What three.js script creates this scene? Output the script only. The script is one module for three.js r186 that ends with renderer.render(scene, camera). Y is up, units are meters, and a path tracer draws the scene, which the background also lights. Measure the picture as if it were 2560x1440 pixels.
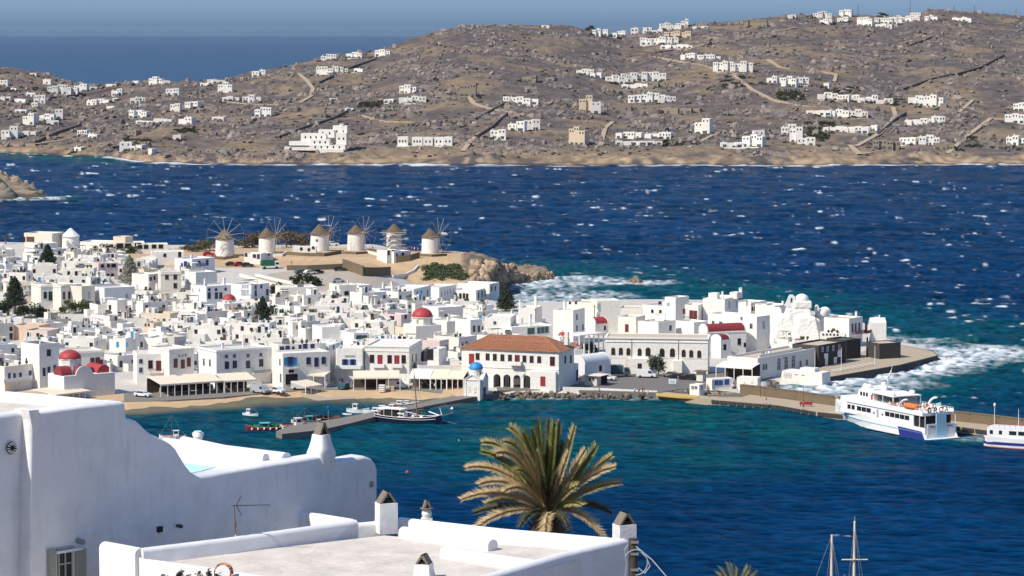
import*as THREE from 'three';
import{mergeGeometries,mergeVertices,toCreasedNormals}from 'three/addons/utils/BufferGeometryUtils.js';
import{MarchingCubes}from 'three/addons/objects/MarchingCubes.js';
import{createNoise2D,createNoise3D}from 'simplex-noise';

/* ------------------------------------------------------------------ camera, sky, sun, exposure */
const F=7200,EYE=90,PITCH=Math.atan(645 / F);
const scene=new THREE.Scene();
const camera=new THREE.PerspectiveCamera(2*Math.atan(720 / F)*180 / Math.PI,16 / 9,1,200000);
camera.position.set(0,EYE,0);
camera.rotation.set(-PITCH,0,0);
scene.add(camera);

const SUN=new THREE.Vector3(-0.56,0.71,0.40).normalize();
{
const W=128,H=2048,data=new Float32Array(W*H*4);
const lerp=(a,b,t)=>a+(b-a)*t;
for(let j=0;j<H;j++)for(let i=0;i<W;i++){
const el=((j+0.5)/ H-0.5)*Math.PI,az=((i+0.5)/ W-0.5)*2*Math.PI;
const y=Math.sin(el),x=Math.cos(el)*Math.cos(az),z=Math.cos(el)*Math.sin(az);
const c=x*SUN.x+y*SUN.y+z*SUN.z,t=Math.pow(Math.max(y,0),0.4),glow=Math.pow(Math.max(c,0),6)*0.3,haze=Math.exp(-Math.max(el,0)*57.3 / 0.45);
const o=(j*W+i)*4,band=[0.082,0.158,0.272],low=[0.285,0.41,0.555],high=[0.06,0.15,0.40];
for(let k=0;k<3;k++)data[o+k]=lerp(lerp(low[k],high[k],t),band[k],haze)+glow*(1-k*0.06);data[o+3]=1;
}
const sky=new THREE.DataTexture(data,W,H,THREE.RGBAFormat,THREE.FloatType);
sky.mapping=THREE.EquirectangularReflectionMapping;sky.magFilter=THREE.LinearFilter;sky.needsUpdate=true;
scene.background=sky;scene.environment=sky;
}
const sun=new THREE.DirectionalLight(new THREE.Color(1,0.93,0.82),4.4);
sun.position.copy(SUN).multiplyScalar(900).add(new THREE.Vector3(0,0,-850));sun.target.position.set(0,0,-850);
sun.castShadow=true;Object.assign(sun.shadow.camera,{left:-400,right:400,top:400,bottom:-400,near:1,far:3000});
sun.shadow.mapSize.set(4096,4096);sun.shadow.radius=1;
scene.add(sun,sun.target);
scene.fog=new THREE.FogExp2(new THREE.Color(0.62,0.72,0.85),0.000006);

const renderer=new THREE.WebGLRenderer({antialias:true});
renderer.setSize(1024,576);
renderer.shadowMap.enabled=true;
renderer.toneMapping=THREE.LinearToneMapping;
renderer.toneMappingExposure=1.18;

/* ------------------------------------------------------------------ helpers */
let seedState=12345;
const seed=(s)=>{seedState=s>>>0;};
function rnd(){seedState=(seedState+0x6d2b79f5)|0;let t=Math.imul(seedState^(seedState>>>15),1|seedState);t=(t+Math.imul(t^(t>>>7),61|t))^t;return((t^(t>>>14))>>>0)/ 4294967296;}
const rr=(a,b)=>a+(b-a)*rnd();
const pick=(a)=>a[Math.floor(rnd()*a.length)];
const clamp=(x,a=0,b=1)=>Math.min(b,Math.max(a,x));
const smooth=(a,b,x)=>{const t=clamp((x-a)/ (b-a));return t*t*(3-2*t);};
const mix=(a,b,t)=>a+(b-a)*t;
seed(7);const N2=createNoise2D(rnd);seed(8);const N2b=createNoise2D(rnd);seed(9);const N3=createNoise3D(rnd);
const fbm=(x,y,o=4,n=N2)=>{let s=0,a=0.5;for(let i=0;i<o;i++){s+=a*n(x,y);x=x*2.03+17.1;y=y*2.03+9.7;a*=0.5;}return s;};
const V=(x,y,z)=>new THREE.Vector3(x,y,z);
const cP=Math.cos(PITCH),sP=Math.sin(PITCH);

function ray(px,py){const x=(px-1280)/ F,y=(720-py)/ F;return V(x,y*cP-sP,-y*sP-cP);}
function P(px,py,h=0){const r=ray(px,py),t=(h-EYE)/ r.y;return V(r.x*t,h,r.z*t);}
function D(px,py,d){const r=ray(px,py),t=d / -r.z;return V(r.x*t,EYE+r.y*t,r.z*t);}
function hit(px,py,ground,off=0,d0=600,d1=1300,step=2){
const r=ray(px,py);let prev=d0;
for(let d=d0;d<d1;d+=step){
const t=d / -r.z;
if(EYE+r.y*t<ground(r.x*t,r.z*t)+off){
let a=prev,b=d;
for(let i=0;i<14;i++){const m=(a+b)/ 2,u=m / -r.z;if(EYE+r.y*u<ground(r.x*u,r.z*u)+off)b=m;else a=m;}
const u=b / -r.z;return V(r.x*u,EYE+r.y*u,r.z*u);
}
prev=d;
}
const t=d1 / -r.z;return V(r.x*t,EYE+r.y*t,r.z*t);
}
function toPx(v){const dy=v.y-EYE,a=dy*cP-v.z*sP,b=-dy*sP-v.z*cP;return[1280+v.x / b*F,720-a / b*F];}

const counts={};
function numbered(name){const n=counts[name]=(counts[name]??-1)+1;return n?name+'_'+String(n).padStart(3,'0'):name;}
const allThings=[];
function thing(name,label,category,pos=[0,0,0],turn=0,group){
const o=new THREE.Group();o.name=numbered(name);scene.add(o);
if(pos.isVector3)o.position.copy(pos);else o.position.set(...pos);
o.rotation.y=turn;o.userData={label,category};if(group)o.userData.group=group;
allThings.push(o);return o;
}
function part(name,geo,m,parent,label){
const o=new THREE.Mesh(geo,m);o.name=name;o.castShadow=o.receiveShadow=true;
if(label)o.userData.label=label;
parent.add(o);return o;
}
function single(name,label,category,geo,m,group){
const o=part(numbered(name),geo,m,scene);o.userData={label,category};if(group)o.userData.group=group;return o;
}
function structure(name,geo,m,label){const o=part(numbered(name),geo,m,scene);o.userData={kind:'structure'};if(label)o.userData.label=label;return o;}
function stuff(name,label,category,geo,m,parent=scene){
const o=part(numbered(name),geo,m,parent);o.userData={kind:'stuff'};if(label)Object.assign(o.userData,{label,category});return o;
}
function instanced(name,label,category,geo,m,mats,cols){
const o=new THREE.InstancedMesh(geo,m,mats.length);o.name=numbered(name);o.castShadow=o.receiveShadow=true;
mats.forEach((x,i)=>o.setMatrixAt(i,x));if(cols)cols.forEach((c,i)=>o.setColorAt(i,c));
o.userData={kind:'stuff',label,category};scene.add(o);return o;
}
function copyOf(root,name,pos,turn,label){
const r=root.clone();r.name=numbered(name);r.position.copy(pos);r.rotation.y=turn;r.userData={...root.userData,label};scene.add(r);allThings.push(r);return r;
}

/* mesh builder: boxes, quads, prisms and tubes gathered into one flat-shaded geometry, uv in metres */
class MB{
constructor(){this.p=[];this.n=[];this.u=[];this.g=[];this.m=new THREE.Matrix4();this.mi=0;}
at(x=0,y=0,z=0,ry=0,rx=0,rz=0){this.m.makeRotationFromEuler(new THREE.Euler(rx,ry,rz,'YXZ')).setPosition(x,y,z);return this;}
mat(i){if(this.p.length / 3>0||this.g.length)this.close();this.mi=i;return this;}
close(){const c=this.p.length / 3,s=this.g.length?this.g[this.g.length-1][0]+this.g[this.g.length-1][1]:0;if(c>s)this.g.push([s,c-s,this.mi]);}
tri(a,b,c,na,nb,nc){
const q=[a,b,c].map((v)=>V(...v).applyMatrix4(this.m)),n=q[1].clone().sub(q[0]).cross(q[2].clone().sub(q[0])).normalize();
const ns=na?[na,nb,nc].map((v)=>V(...v).transformDirection(this.m)):[n,n,n];
const ax=Math.abs(n.x),ay=Math.abs(n.y),az=Math.abs(n.z);
q.forEach((v,i)=>{this.p.push(v.x,v.y,v.z);this.n.push(ns[i].x,ns[i].y,ns[i].z);if(ay>ax&&ay>az)this.u.push(v.x,v.z);else if(ax>az)this.u.push(v.z,v.y);else this.u.push(v.x,v.y);});
return this;
}
quad(a,b,c,d){this.tri(a,b,c);this.tri(a,c,d);return this;}

box(x,y,z,w,h,d,skip=''){
const x0=x-w / 2,x1=x+w / 2,y1=y+h,z0=z-d / 2,z1=z+d / 2;
this.quad([x0,y,z1],[x1,y,z1],[x1,y1,z1],[x0,y1,z1]);this.quad([x1,y,z0],[x0,y,z0],[x0,y1,z0],[x1,y1,z0]);
this.quad([x1,y,z1],[x1,y,z0],[x1,y1,z0],[x1,y1,z1]);this.quad([x0,y,z0],[x0,y,z1],[x0,y1,z1],[x0,y1,z0]);
if(!skip.includes('t'))this.quad([x0,y1,z1],[x1,y1,z1],[x1,y1,z0],[x0,y1,z0]);
if(!skip.includes('b'))this.quad([x0,y,z0],[x1,y,z0],[x1,y,z1],[x0,y,z1]);
return this;
}

bar(a,b,r0,r1=r0,n=6){
const A=V(...a),B=V(...b),t=B.clone().sub(A).normalize(),s=Math.abs(t.y)>0.9?V(1,0,0):V(0,1,0),e=t.clone().cross(s).normalize(),f=t.clone().cross(e);
const ring=(C,r,k)=>{const q=k / n*2*Math.PI,v=e.clone().multiplyScalar(Math.cos(q)*r).addScaledVector(f,Math.sin(q)*r).add(C);return[v.x,v.y,v.z];};
const nor=(k)=>{const q=k / n*2*Math.PI,v=e.clone().multiplyScalar(Math.cos(q)).addScaledVector(f,Math.sin(q));return[v.x,v.y,v.z];};
for(let k=0;k<n;k++){
const p=[ring(A,r0,k),ring(A,r0,k+1),ring(B,r1,k+1),ring(B,r1,k)],q=[nor(k),nor(k+1)];
this.tri(p[0],p[2],p[3],q[0],q[1],q[0]);this.tri(p[0],p[1],p[2],q[0],q[1],q[1]);
this.tri([B.x,B.y,B.z],p[3],p[2]);
}
return this;
}

lathe(x,z,prof,n=16,a0=0,a1=2*Math.PI,flat=false){
for(let k=0;k<n;k++){
const q0=mix(a0,a1,k / n),q1=mix(a0,a1,(k+1)/ n),pt=(r,y,q)=>[x+r*Math.cos(q),y,z-r*Math.sin(q)];
for(let i=0;i+1<prof.length;i++){
const[r0,y0]=prof[i],[r1,y1]=prof[i+1],l=Math.hypot(r1-r0,y1-y0)||1,ny=-(r1-r0)/ l,nr=(y1-y0)/ l;
const nn=(q)=>[nr*Math.cos(q),ny,-nr*Math.sin(q)];
const a=pt(r0,y0,q0),b=pt(r0,y0,q1),c=pt(r1,y1,q1),d=pt(r1,y1,q0);
if(flat){if(r0>1e-6)this.tri(a,b,c);if(r1>1e-6)this.tri(a,c,d);}
else{if(r0>1e-6)this.tri(a,b,c,nn(q0),nn(q1),nn(q1));if(r1>1e-6)this.tri(a,c,d,nn(q0),nn(q1),nn(q0));}
}
}
return this;
}

prism(outline,z0,z1,caps=true){
const s=new THREE.Shape(outline.map(([x,y])=>new THREE.Vector2(x,y)));
const tri=THREE.ShapeUtils.triangulateShape(s.getPoints(),[]);
const pts=s.getPoints();let area=0;for(let i=0;i<pts.length;i++){const a=pts[i],b=pts[(i+1)%pts.length];area+=a.x*b.y-b.x*a.y;}
if(caps)for(const t of tri){const[a,b,c]=t.map((i)=>pts[i]);this.tri([a.x,a.y,z1],[b.x,b.y,z1],[c.x,c.y,z1]);this.tri([a.x,a.y,z0],[c.x,c.y,z0],[b.x,b.y,z0]);}
for(let i=0;i<pts.length;i++){let a=pts[i],b=pts[(i+1)%pts.length];if(area<0)[a,b]=[b,a];this.quad([a.x,a.y,z1],[a.x,a.y,z0],[b.x,b.y,z0],[b.x,b.y,z1]);}
return this;
}
build(){
this.close();const g=new THREE.BufferGeometry();
g.setAttribute('position',new THREE.Float32BufferAttribute(this.p,3));g.setAttribute('normal',new THREE.Float32BufferAttribute(this.n,3));g.setAttribute('uv',new THREE.Float32BufferAttribute(this.u,2));
if(this.g.some((x)=>x[2]))this.g.forEach((x)=>g.addGroup(...x));
return g;
}
}

/* materials */
function noiseTexture(size,fn,srgb=true){
const data=new Uint8Array(size*size*4);
for(let j=0;j<size;j++)for(let i=0;i<size;i++){
const c=fn(i / size,j / size,i,j),o=(j*size+i)*4;
for(let k=0;k<3;k++)data[o+k]=clamp(Array.isArray(c)?c[k]:c)*255;data[o+3]=255;
}
const t=new THREE.DataTexture(data,size,size);t.wrapS=t.wrapT=THREE.RepeatWrapping;t.magFilter=THREE.LinearFilter;t.minFilter=THREE.LinearMipmapLinearFilter;
if(srgb)t.colorSpace=THREE.SRGBColorSpace;t.needsUpdate=true;return t;
}

const tile=(u,v,f,n=N2)=>{const a=n(u*f,v*f),b=n((u-1)*f,v*f),c=n(u*f,(v-1)*f),d=n((u-1)*f,(v-1)*f),s=u*u*(3-2*u),t=v*v*(3-2*v);return mix(mix(a,b,s),mix(c,d,s),t)*1.25;};
const wash=noiseTexture(256,(u,v)=>{const a=tile(u,v,5)*0.5+tile(u,v,13,N2b)*0.3+tile(u,v,37)*0.2,st=tile(u,v*0.2+0.1,24,N2b);const k=0.965+a*0.05-Math.max(0,st-0.25)*0.06;return[k,k*0.995,k*0.985];});
const scaled=(t,s)=>{const c=t.clone();c.repeat.set(1 / s,1 / s);c.needsUpdate=true;return c;};
const plaster=scaled(wash,7),plasterFine=scaled(wash,2.6);
const lin=(r,g,b)=>new THREE.Color().setRGB(r,g,b);
const mats={};
function mat(key,r,g,b,rough=0.85,extra={}){return mats[key]??=Object.assign(new THREE.MeshStandardMaterial({color:lin(r,g,b),roughness:rough,...extra}),{name:key});}
const M={
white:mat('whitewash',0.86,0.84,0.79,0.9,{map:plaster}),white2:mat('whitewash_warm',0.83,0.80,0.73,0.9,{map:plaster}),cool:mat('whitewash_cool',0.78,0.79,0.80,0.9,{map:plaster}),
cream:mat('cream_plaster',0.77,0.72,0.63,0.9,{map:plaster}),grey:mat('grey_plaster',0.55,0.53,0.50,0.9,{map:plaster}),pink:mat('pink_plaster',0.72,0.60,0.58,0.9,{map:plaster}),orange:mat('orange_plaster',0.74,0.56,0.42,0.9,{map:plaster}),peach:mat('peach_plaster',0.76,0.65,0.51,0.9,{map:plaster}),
roof:mat('roof_screed',0.68,0.64,0.57,0.95,{map:plaster}),roofPale:mat('roof_pale',0.80,0.77,0.71,0.95,{map:plaster}),roofTan:mat('roof_tan',0.56,0.47,0.36,0.95,{map:plaster}),roofDark:mat('roof_dark',0.12,0.12,0.12,0.95),
pane:mat('window_glass',0.02,0.025,0.03,0.15),paneGrey:mat('grey_glass',0.09,0.11,0.13,0.2),blue:mat('blue_paint',0.03,0.09,0.30,0.5),skyblue:mat('sky_blue_paint',0.04,0.26,0.48,0.5),navy:mat('navy_paint',0.02,0.03,0.10,0.5),red:mat('red_paint',0.30,0.03,0.035,0.5),darkred:mat('dark_red_paint',0.13,0.02,0.02,0.55),brown:mat('brown_paint',0.10,0.05,0.03,0.6),green:mat('green_paint',0.04,0.12,0.08,0.6),whitePaint:mat('white_paint',0.82,0.82,0.80,0.45),greyPaint:mat('grey_paint',0.35,0.38,0.42,0.5),
redDome:mat('red_dome_paint',0.42,0.045,0.05,0.6,{map:plasterFine}),redVault:mat('red_vault_paint',0.27,0.035,0.04,0.7,{map:plaster}),blueDome:mat('blue_dome_paint',0.02,0.26,0.62,0.5),
dark:mat('dark_opening',0.012,0.012,0.014,0.9),iron:mat('dark_iron',0.04,0.04,0.045,0.6),steel:mat('grey_steel',0.30,0.31,0.33,0.45,{metalness:0.5}),wood:mat('old_wood',0.17,0.11,0.07,0.85),darkwood:mat('dark_wood',0.06,0.045,0.035,0.85),bamboo:mat('reed_mat',0.30,0.22,0.13,0.95),
canvas:mat('cream_canvas',0.74,0.64,0.48,0.95),canvasWhite:mat('white_canvas',0.82,0.80,0.75,0.95),
};

/* ------------------------------------------------------------------ the lie of the land */
const flat2=(list,h=0)=>list.map(([x,y])=>{const p=P(x,y,h);return[p.x,p.z];});
function segDist(x,z,a,b){const dx=b[0]-a[0],dz=b[1]-a[1],l=dx*dx+dz*dz||1,t=clamp(((x-a[0])*dx+(z-a[1])*dz)/ l),ex=x-a[0]-t*dx,ez=z-a[1]-t*dz;return[Math.sqrt(ex*ex+ez*ez),t];}
function inside(x,z,poly){let c=false;for(let i=0,j=poly.length-1;i<poly.length;j=i++){const a=poly[i],b=poly[j];if((a[1]>z)!==(b[1]>z)&&x<(b[0]-a[0])*(z-a[1])/ (b[1]-a[1])+a[0])c=!c;}return c;}
function polyDist(x,z,poly,closed=true){let m=1e9;for(let i=closed?0:1;i<poly.length;i++){const d=segDist(x,z,poly[(i+poly.length-1)%poly.length],poly[i])[0];if(d<m)m=d;}return m;}

const coast=flat2([[-500,1010],[-100,1012],[150,1020],[310,1029],[450,1020],[600,1009],[740,1000],[800,1006],[930,998],[1060,1012],[1170,1004],[1240,994],[1400,993],[1560,994],[1645,998],
[1780,1012],[1880,1012],[1930,985],[1935,965],[2040,962],[2090,952],[2240,925],[2350,903],[2335,885],[2260,870],[2225,862],[2215,845],[2150,815],[2050,800],[1950,790],[1850,775],[1700,772],[1560,772],
[1480,776],[1380,778],[1290,782],[1225,772],[1195,752],[1235,748],[1262,735],[1275,712],[1330,705],[1388,697],[1376,691],[1300,684],[1215,688],[1130,694],[1000,698],[850,700],[600,702],[300,700],[0,692],[-500,692]]);
const millA=P(520,635,13.4),millB=P(1100,635,13.4);
const ridges=[
[[millA.x,millA.z],[millB.x,millB.z],13.4,13.4,14,0.36],
[[millB.x,millB.z],[P(1215,653,8.2).x,P(1215,653,8.2).z],12.6,8.2,5,0.42],
[[P(1215,653,8.2).x,P(1215,653,8.2).z],[P(1290,679,3.4).x,P(1290,679,3.4).z],8.0,3.2,4,0.4],
[[P(1290,679,3.4).x,P(1290,679,3.4).z],[P(1385,693,0.6).x,P(1385,693,0.6).z],3.0,0.6,3,0.4],
];
const frontD=712;
function town(x,z){
const d=-z,s=clamp((d-735)/ 240,0,1.04),east=mix(1,0.2,smooth(-52,-18,x));
let h=mix(0.9,1.5,smooth(-20,-8,x))+11.7*s*east;
for(const[a,b,h0,h1,w,k]of ridges){const[q,t]=segDist(x,z,a,b),e=mix(h0,h1,t)-Math.max(0,q-w)*k;if(e>h)h=e;}
const isIn=inside(x,z,coast),q=polyDist(x,z,coast);
if(!isIn)return-0.6-q*0.25;
const beach=x<-14&&d<760?9:2.5;
return mix(-0.6,h,smooth(0,beach,q+0.4));
}

/* town ground: one fine sheet, coloured by what lies there */
const rockiness=(x,z)=>{const q=segDist(x,z,ridges[1][0],ridges[3][1])[0],px=toPx(V(x,3,z))[0];return smooth(1135,1200,px)*smooth(46,20,q);};
{
const x0=-270,x1=130,z0=-1085,z1=-655,nx=320,nz=320,pos=[],col=[],idx=[];
const C={sand:[0.50,0.35,0.20],dry:[0.42,0.30,0.18],pave:[0.50,0.47,0.42],lot:[0.40,0.34,0.27],rock:[0.27,0.205,0.135],dark:[0.07,0.055,0.04],green:[0.07,0.09,0.035]};
const lotC=P(830,692,11),hillC=segDist;
for(let j=0;j<=nz;j++)for(let i=0;i<=nx;i++){
const x=mix(x0,x1,i / nx),z=mix(z0,z1,j / nz);let y=town(x,z);
const r=rockiness(x,z);
if(r>0.01&&y>-0.4)y+=r*Math.min(1,y*0.4+0.3)*((0.45-Math.abs(N2(x*0.13+z*0.07,z*0.05)))*1.5+(0.35-Math.abs(N2b(x*0.4,z*0.22)))*1.2-0.5);
pos.push(x,y,z);
const hill=segDist(x,z,ridges[0][0],ridges[0][1])[0],g=fbm(x*0.25,z*0.25,3),q=polyDist(x,z,coast);
let c=C.pave;
if(hill<34&&-z>925)c=C.dry.map((v,k)=>mix(v,C.sand[k],0.5+g*0.5));
if(Math.hypot(x-lotC.x,z-lotC.z)<26)c=C.lot;
if(-z<760&&x<-12&&q<22)c=C.sand;
if(r>0.3){const k=smooth(-0.1,0.5,N2(x*0.13+4,z*0.1)+g*0.6);c=C.rock.map((v,i2)=>mix(v,C.dark[i2],k*0.65));if(y<1.2)c=C.dark.map((v)=>v*1.4);}
const vv=1+g*0.18;col.push(c[0]*vv,c[1]*vv,c[2]*vv);
}
for(let j=0;j<nz;j++)for(let i=0;i<nx;i++){const a=j*(nx+1)+i,b=a+1,c=a+nx+1,d=c+1;if(Math.max(pos[a*3+1],pos[b*3+1],pos[c*3+1],pos[d*3+1])>-1.5)idx.push(a,c,b,b,c,d);}
const g=new THREE.BufferGeometry();g.setAttribute('position',new THREE.Float32BufferAttribute(pos,3));g.setAttribute('color',new THREE.Float32BufferAttribute(col,3));g.setIndex(idx);g.computeVertexNormals();
structure('town_ground',g,Object.assign(new THREE.MeshStandardMaterial({vertexColors:true,roughness:0.95}),{name:'town_ground'}));
}

/* the far hillside, a height field over bearing and distance */
const curve=(pts)=>(x)=>{for(let i=1;i<pts.length;i++)if(x<=pts[i][0]||i===pts.length-1){const a=pts[i-1],b=pts[i],t=clamp((x-a[0])/ (b[0]-a[0]));return mix(a[1],b[1],t);}};
const shoreY=curve([[-400,370],[0,380],[120,386],[230,390],[290,396],[360,406],[500,410],[1000,411],[1300,413],[1900,413],[2560,410],[3000,408]]);
const crestY=curve([[-400,150],[0,166],[60,172],[130,190],[165,205],[215,213],[300,207],[430,206],[500,202],[560,196],[620,182],[680,172],[750,156],[800,146],[860,137],[920,130],[985,112],[1030,96],[1100,79],[1160,66],[1250,62],[1400,65],[1480,74],[1560,92],[1620,80],[1700,68],[1750,60],[1830,56],[1900,46],[1980,37],[2060,42],[2130,38],[2250,43],[2330,26],[2450,31],[2560,41],[3000,60]]);
const crestD=curve([[-400,2950],[150,2900],[420,2700],[700,2850],[1200,3050],[1800,3200],[2300,3350],[3000,3400]]);
const pxOf=(x,z)=>1280+x / -z*F / (1+0*z)*(1 / cP)*1;
function far(x,z){
const u=clamp(pxOf(x,z),-390,2990),d=-z,ds=EYE*F / (shoreY(u)-75),dc=crestD(u),hc=EYE+(75-crestY(u))/ F*dc;
const t=(d-ds)/ (dc-ds);
if(t<0)return-1.5+t*60;
const w=1-smooth(0.96,1.05,t);
let h=t<1?Math.min(t*(150+120*N2b(x*0.012,3)),3.2)+(hc-3.2)*Math.pow(t,1.06):hc-(t-1)*90;
const big=fbm(x*0.0035+3,z*0.0022,3)*6*smooth(0.04,0.25,t)*smooth(1.0,0.8,t);
return h+big;
}
const farRough=(x,z)=>{const a=fbm(x*0.012,z*0.006,2,N2b);return smooth(-0.12,0.3,a);};
{
const cols=1150,rows=330,pos=[],col=[],idx=[];
for(let j=0;j<=rows;j++)for(let i=0;i<=cols;i++){
const u=mix(-260,2820,i / cols),t=j<rows?-0.012+Math.pow(j / (rows-1),1.15)*1.05:1.5;
const ds=EYE*F / (shoreY(u)-75),dc=crestD(u),d=mix(ds,dc,t),z=-d,x=(u-1280)/ F*d*cP;
const rough=farRough(x,z),cr=Math.abs(N2(x*0.055,z*0.03)),cr2=Math.abs(N2b(x*0.14,z*0.07));
let y=far(x,z);
if(t>0)y+=(0.4+rough)*((0.5-cr)*1.3+(0.5-cr2)*1.2)*smooth(0,0.03,t)+fbm(x*0.02,z*0.015,2)*1.2;
pos.push(x,y,z);
const f=fbm(x*0.011+20,z*0.007,4),g=fbm(x*0.06,z*0.03,3,N2b),k=fbm(x*0.003+7,z*0.003,2);
const scrub=[0.096,0.075,0.066],dry=[0.205,0.147,0.09],stone=[0.19,0.16,0.138],bushy=[0.05,0.05,0.034];
let a=smooth(-0.25,0.45,f+k*0.5-rough*0.4+smooth(0.35,0.0,t)*0.2);
let c=scrub.map((v,n)=>mix(v,dry[n],a));
const st=smooth(0.12,0.42,g+rough*0.28-0.02);c=c.map((v,n)=>mix(v,stone[n],st*(0.2+0.45*rough)));
const bu=smooth(0.2,0.45,fbm(x*0.03+9,z*0.02,3));c=c.map((v,n)=>mix(v,bushy[n],bu*0.55));
if(t<0.07){const m=smooth(0.05+0.025*f,0.0,t)*smooth(-0.5,0.2,g+f);c=c.map((v,n)=>mix(v,[0.30,0.215,0.13][n]*(0.6+cr),m));}
if(y<1.0)c=c.map((v)=>v*0.45);
const vv=1+g*0.35;col.push(...c.map((v)=>v*vv));
}
for(let j=0;j<rows;j++)for(let i=0;i<cols;i++){const a=j*(cols+1)+i,b=a+1,c=a+cols+1,d=c+1;idx.push(a,b,c,b,d,c);}
const g=new THREE.BufferGeometry();g.setAttribute('position',new THREE.Float32BufferAttribute(pos,3));g.setAttribute('color',new THREE.Float32BufferAttribute(col,3));g.setIndex(idx);g.computeVertexNormals();
structure('hills',g,Object.assign(new THREE.MeshStandardMaterial({vertexColors:true,roughness:0.97}),{name:'dry_hillside'}));
}
const onHill=(px,py)=>hit(px,py,far,0,1900,3500,6);

/* rocks standing out of the sea */
function rockMesh(cx,cz,rx,rz,hgt,s,name,rocky=[0.20,0.16,0.12]){
const n=64,m=40,pos=[],col=[],idx=[];
for(let j=0;j<=m;j++)for(let i=0;i<=n;i++){
const q=i / n*2*Math.PI,r=j / m,ex=Math.cos(q),ez=Math.sin(q),wob=1+0.25*N2(ex*1.3+s,ez*1.3)+0.12*N2b(ex*4+s,ez*4);
const x=cx+ex*rx*r*wob,z=cz+ez*rz*r*wob,y=hgt*(1-Math.pow(r,1.7))*(0.75+0.45*Math.abs(N2(x*0.12+s,z*0.1)))+(0.5-Math.abs(N2b(x*0.4,z*0.3)))*hgt*0.22-0.8*r;
pos.push(x,y,z);const k=0.7+0.6*Math.abs(N2(x*0.5,z*0.4)),wet=y<hgt*0.14?0.45:1;col.push(rocky[0]*k*wet,rocky[1]*k*wet,rocky[2]*k*wet);
}
for(let j=0;j<m;j++)for(let i=0;i<n;i++){const a=j*(n+1)+i,b=a+1,c=a+n+1,d=c+1;idx.push(a,b,c,b,d,c);}
const g=new THREE.BufferGeometry();g.setAttribute('position',new THREE.Float32BufferAttribute(pos,3));g.setAttribute('color',new THREE.Float32BufferAttribute(col,3));g.setIndex(idx);g.computeVertexNormals();
return structure(name,g,mats.rock??=Object.assign(new THREE.MeshStandardMaterial({vertexColors:true,roughness:0.9}),{name:'sea_rock'}));
}
{const p=P(1588,709,0);rockMesh(p.x,p.z,3.6,5,2.7,3,'rock_islet',[0.17,0.14,0.11]);}
{const p=P(-40,497,0);rockMesh(p.x-4,p.z-18,33,34,15,9,'rock_headland',[0.30,0.24,0.17]);}

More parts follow.
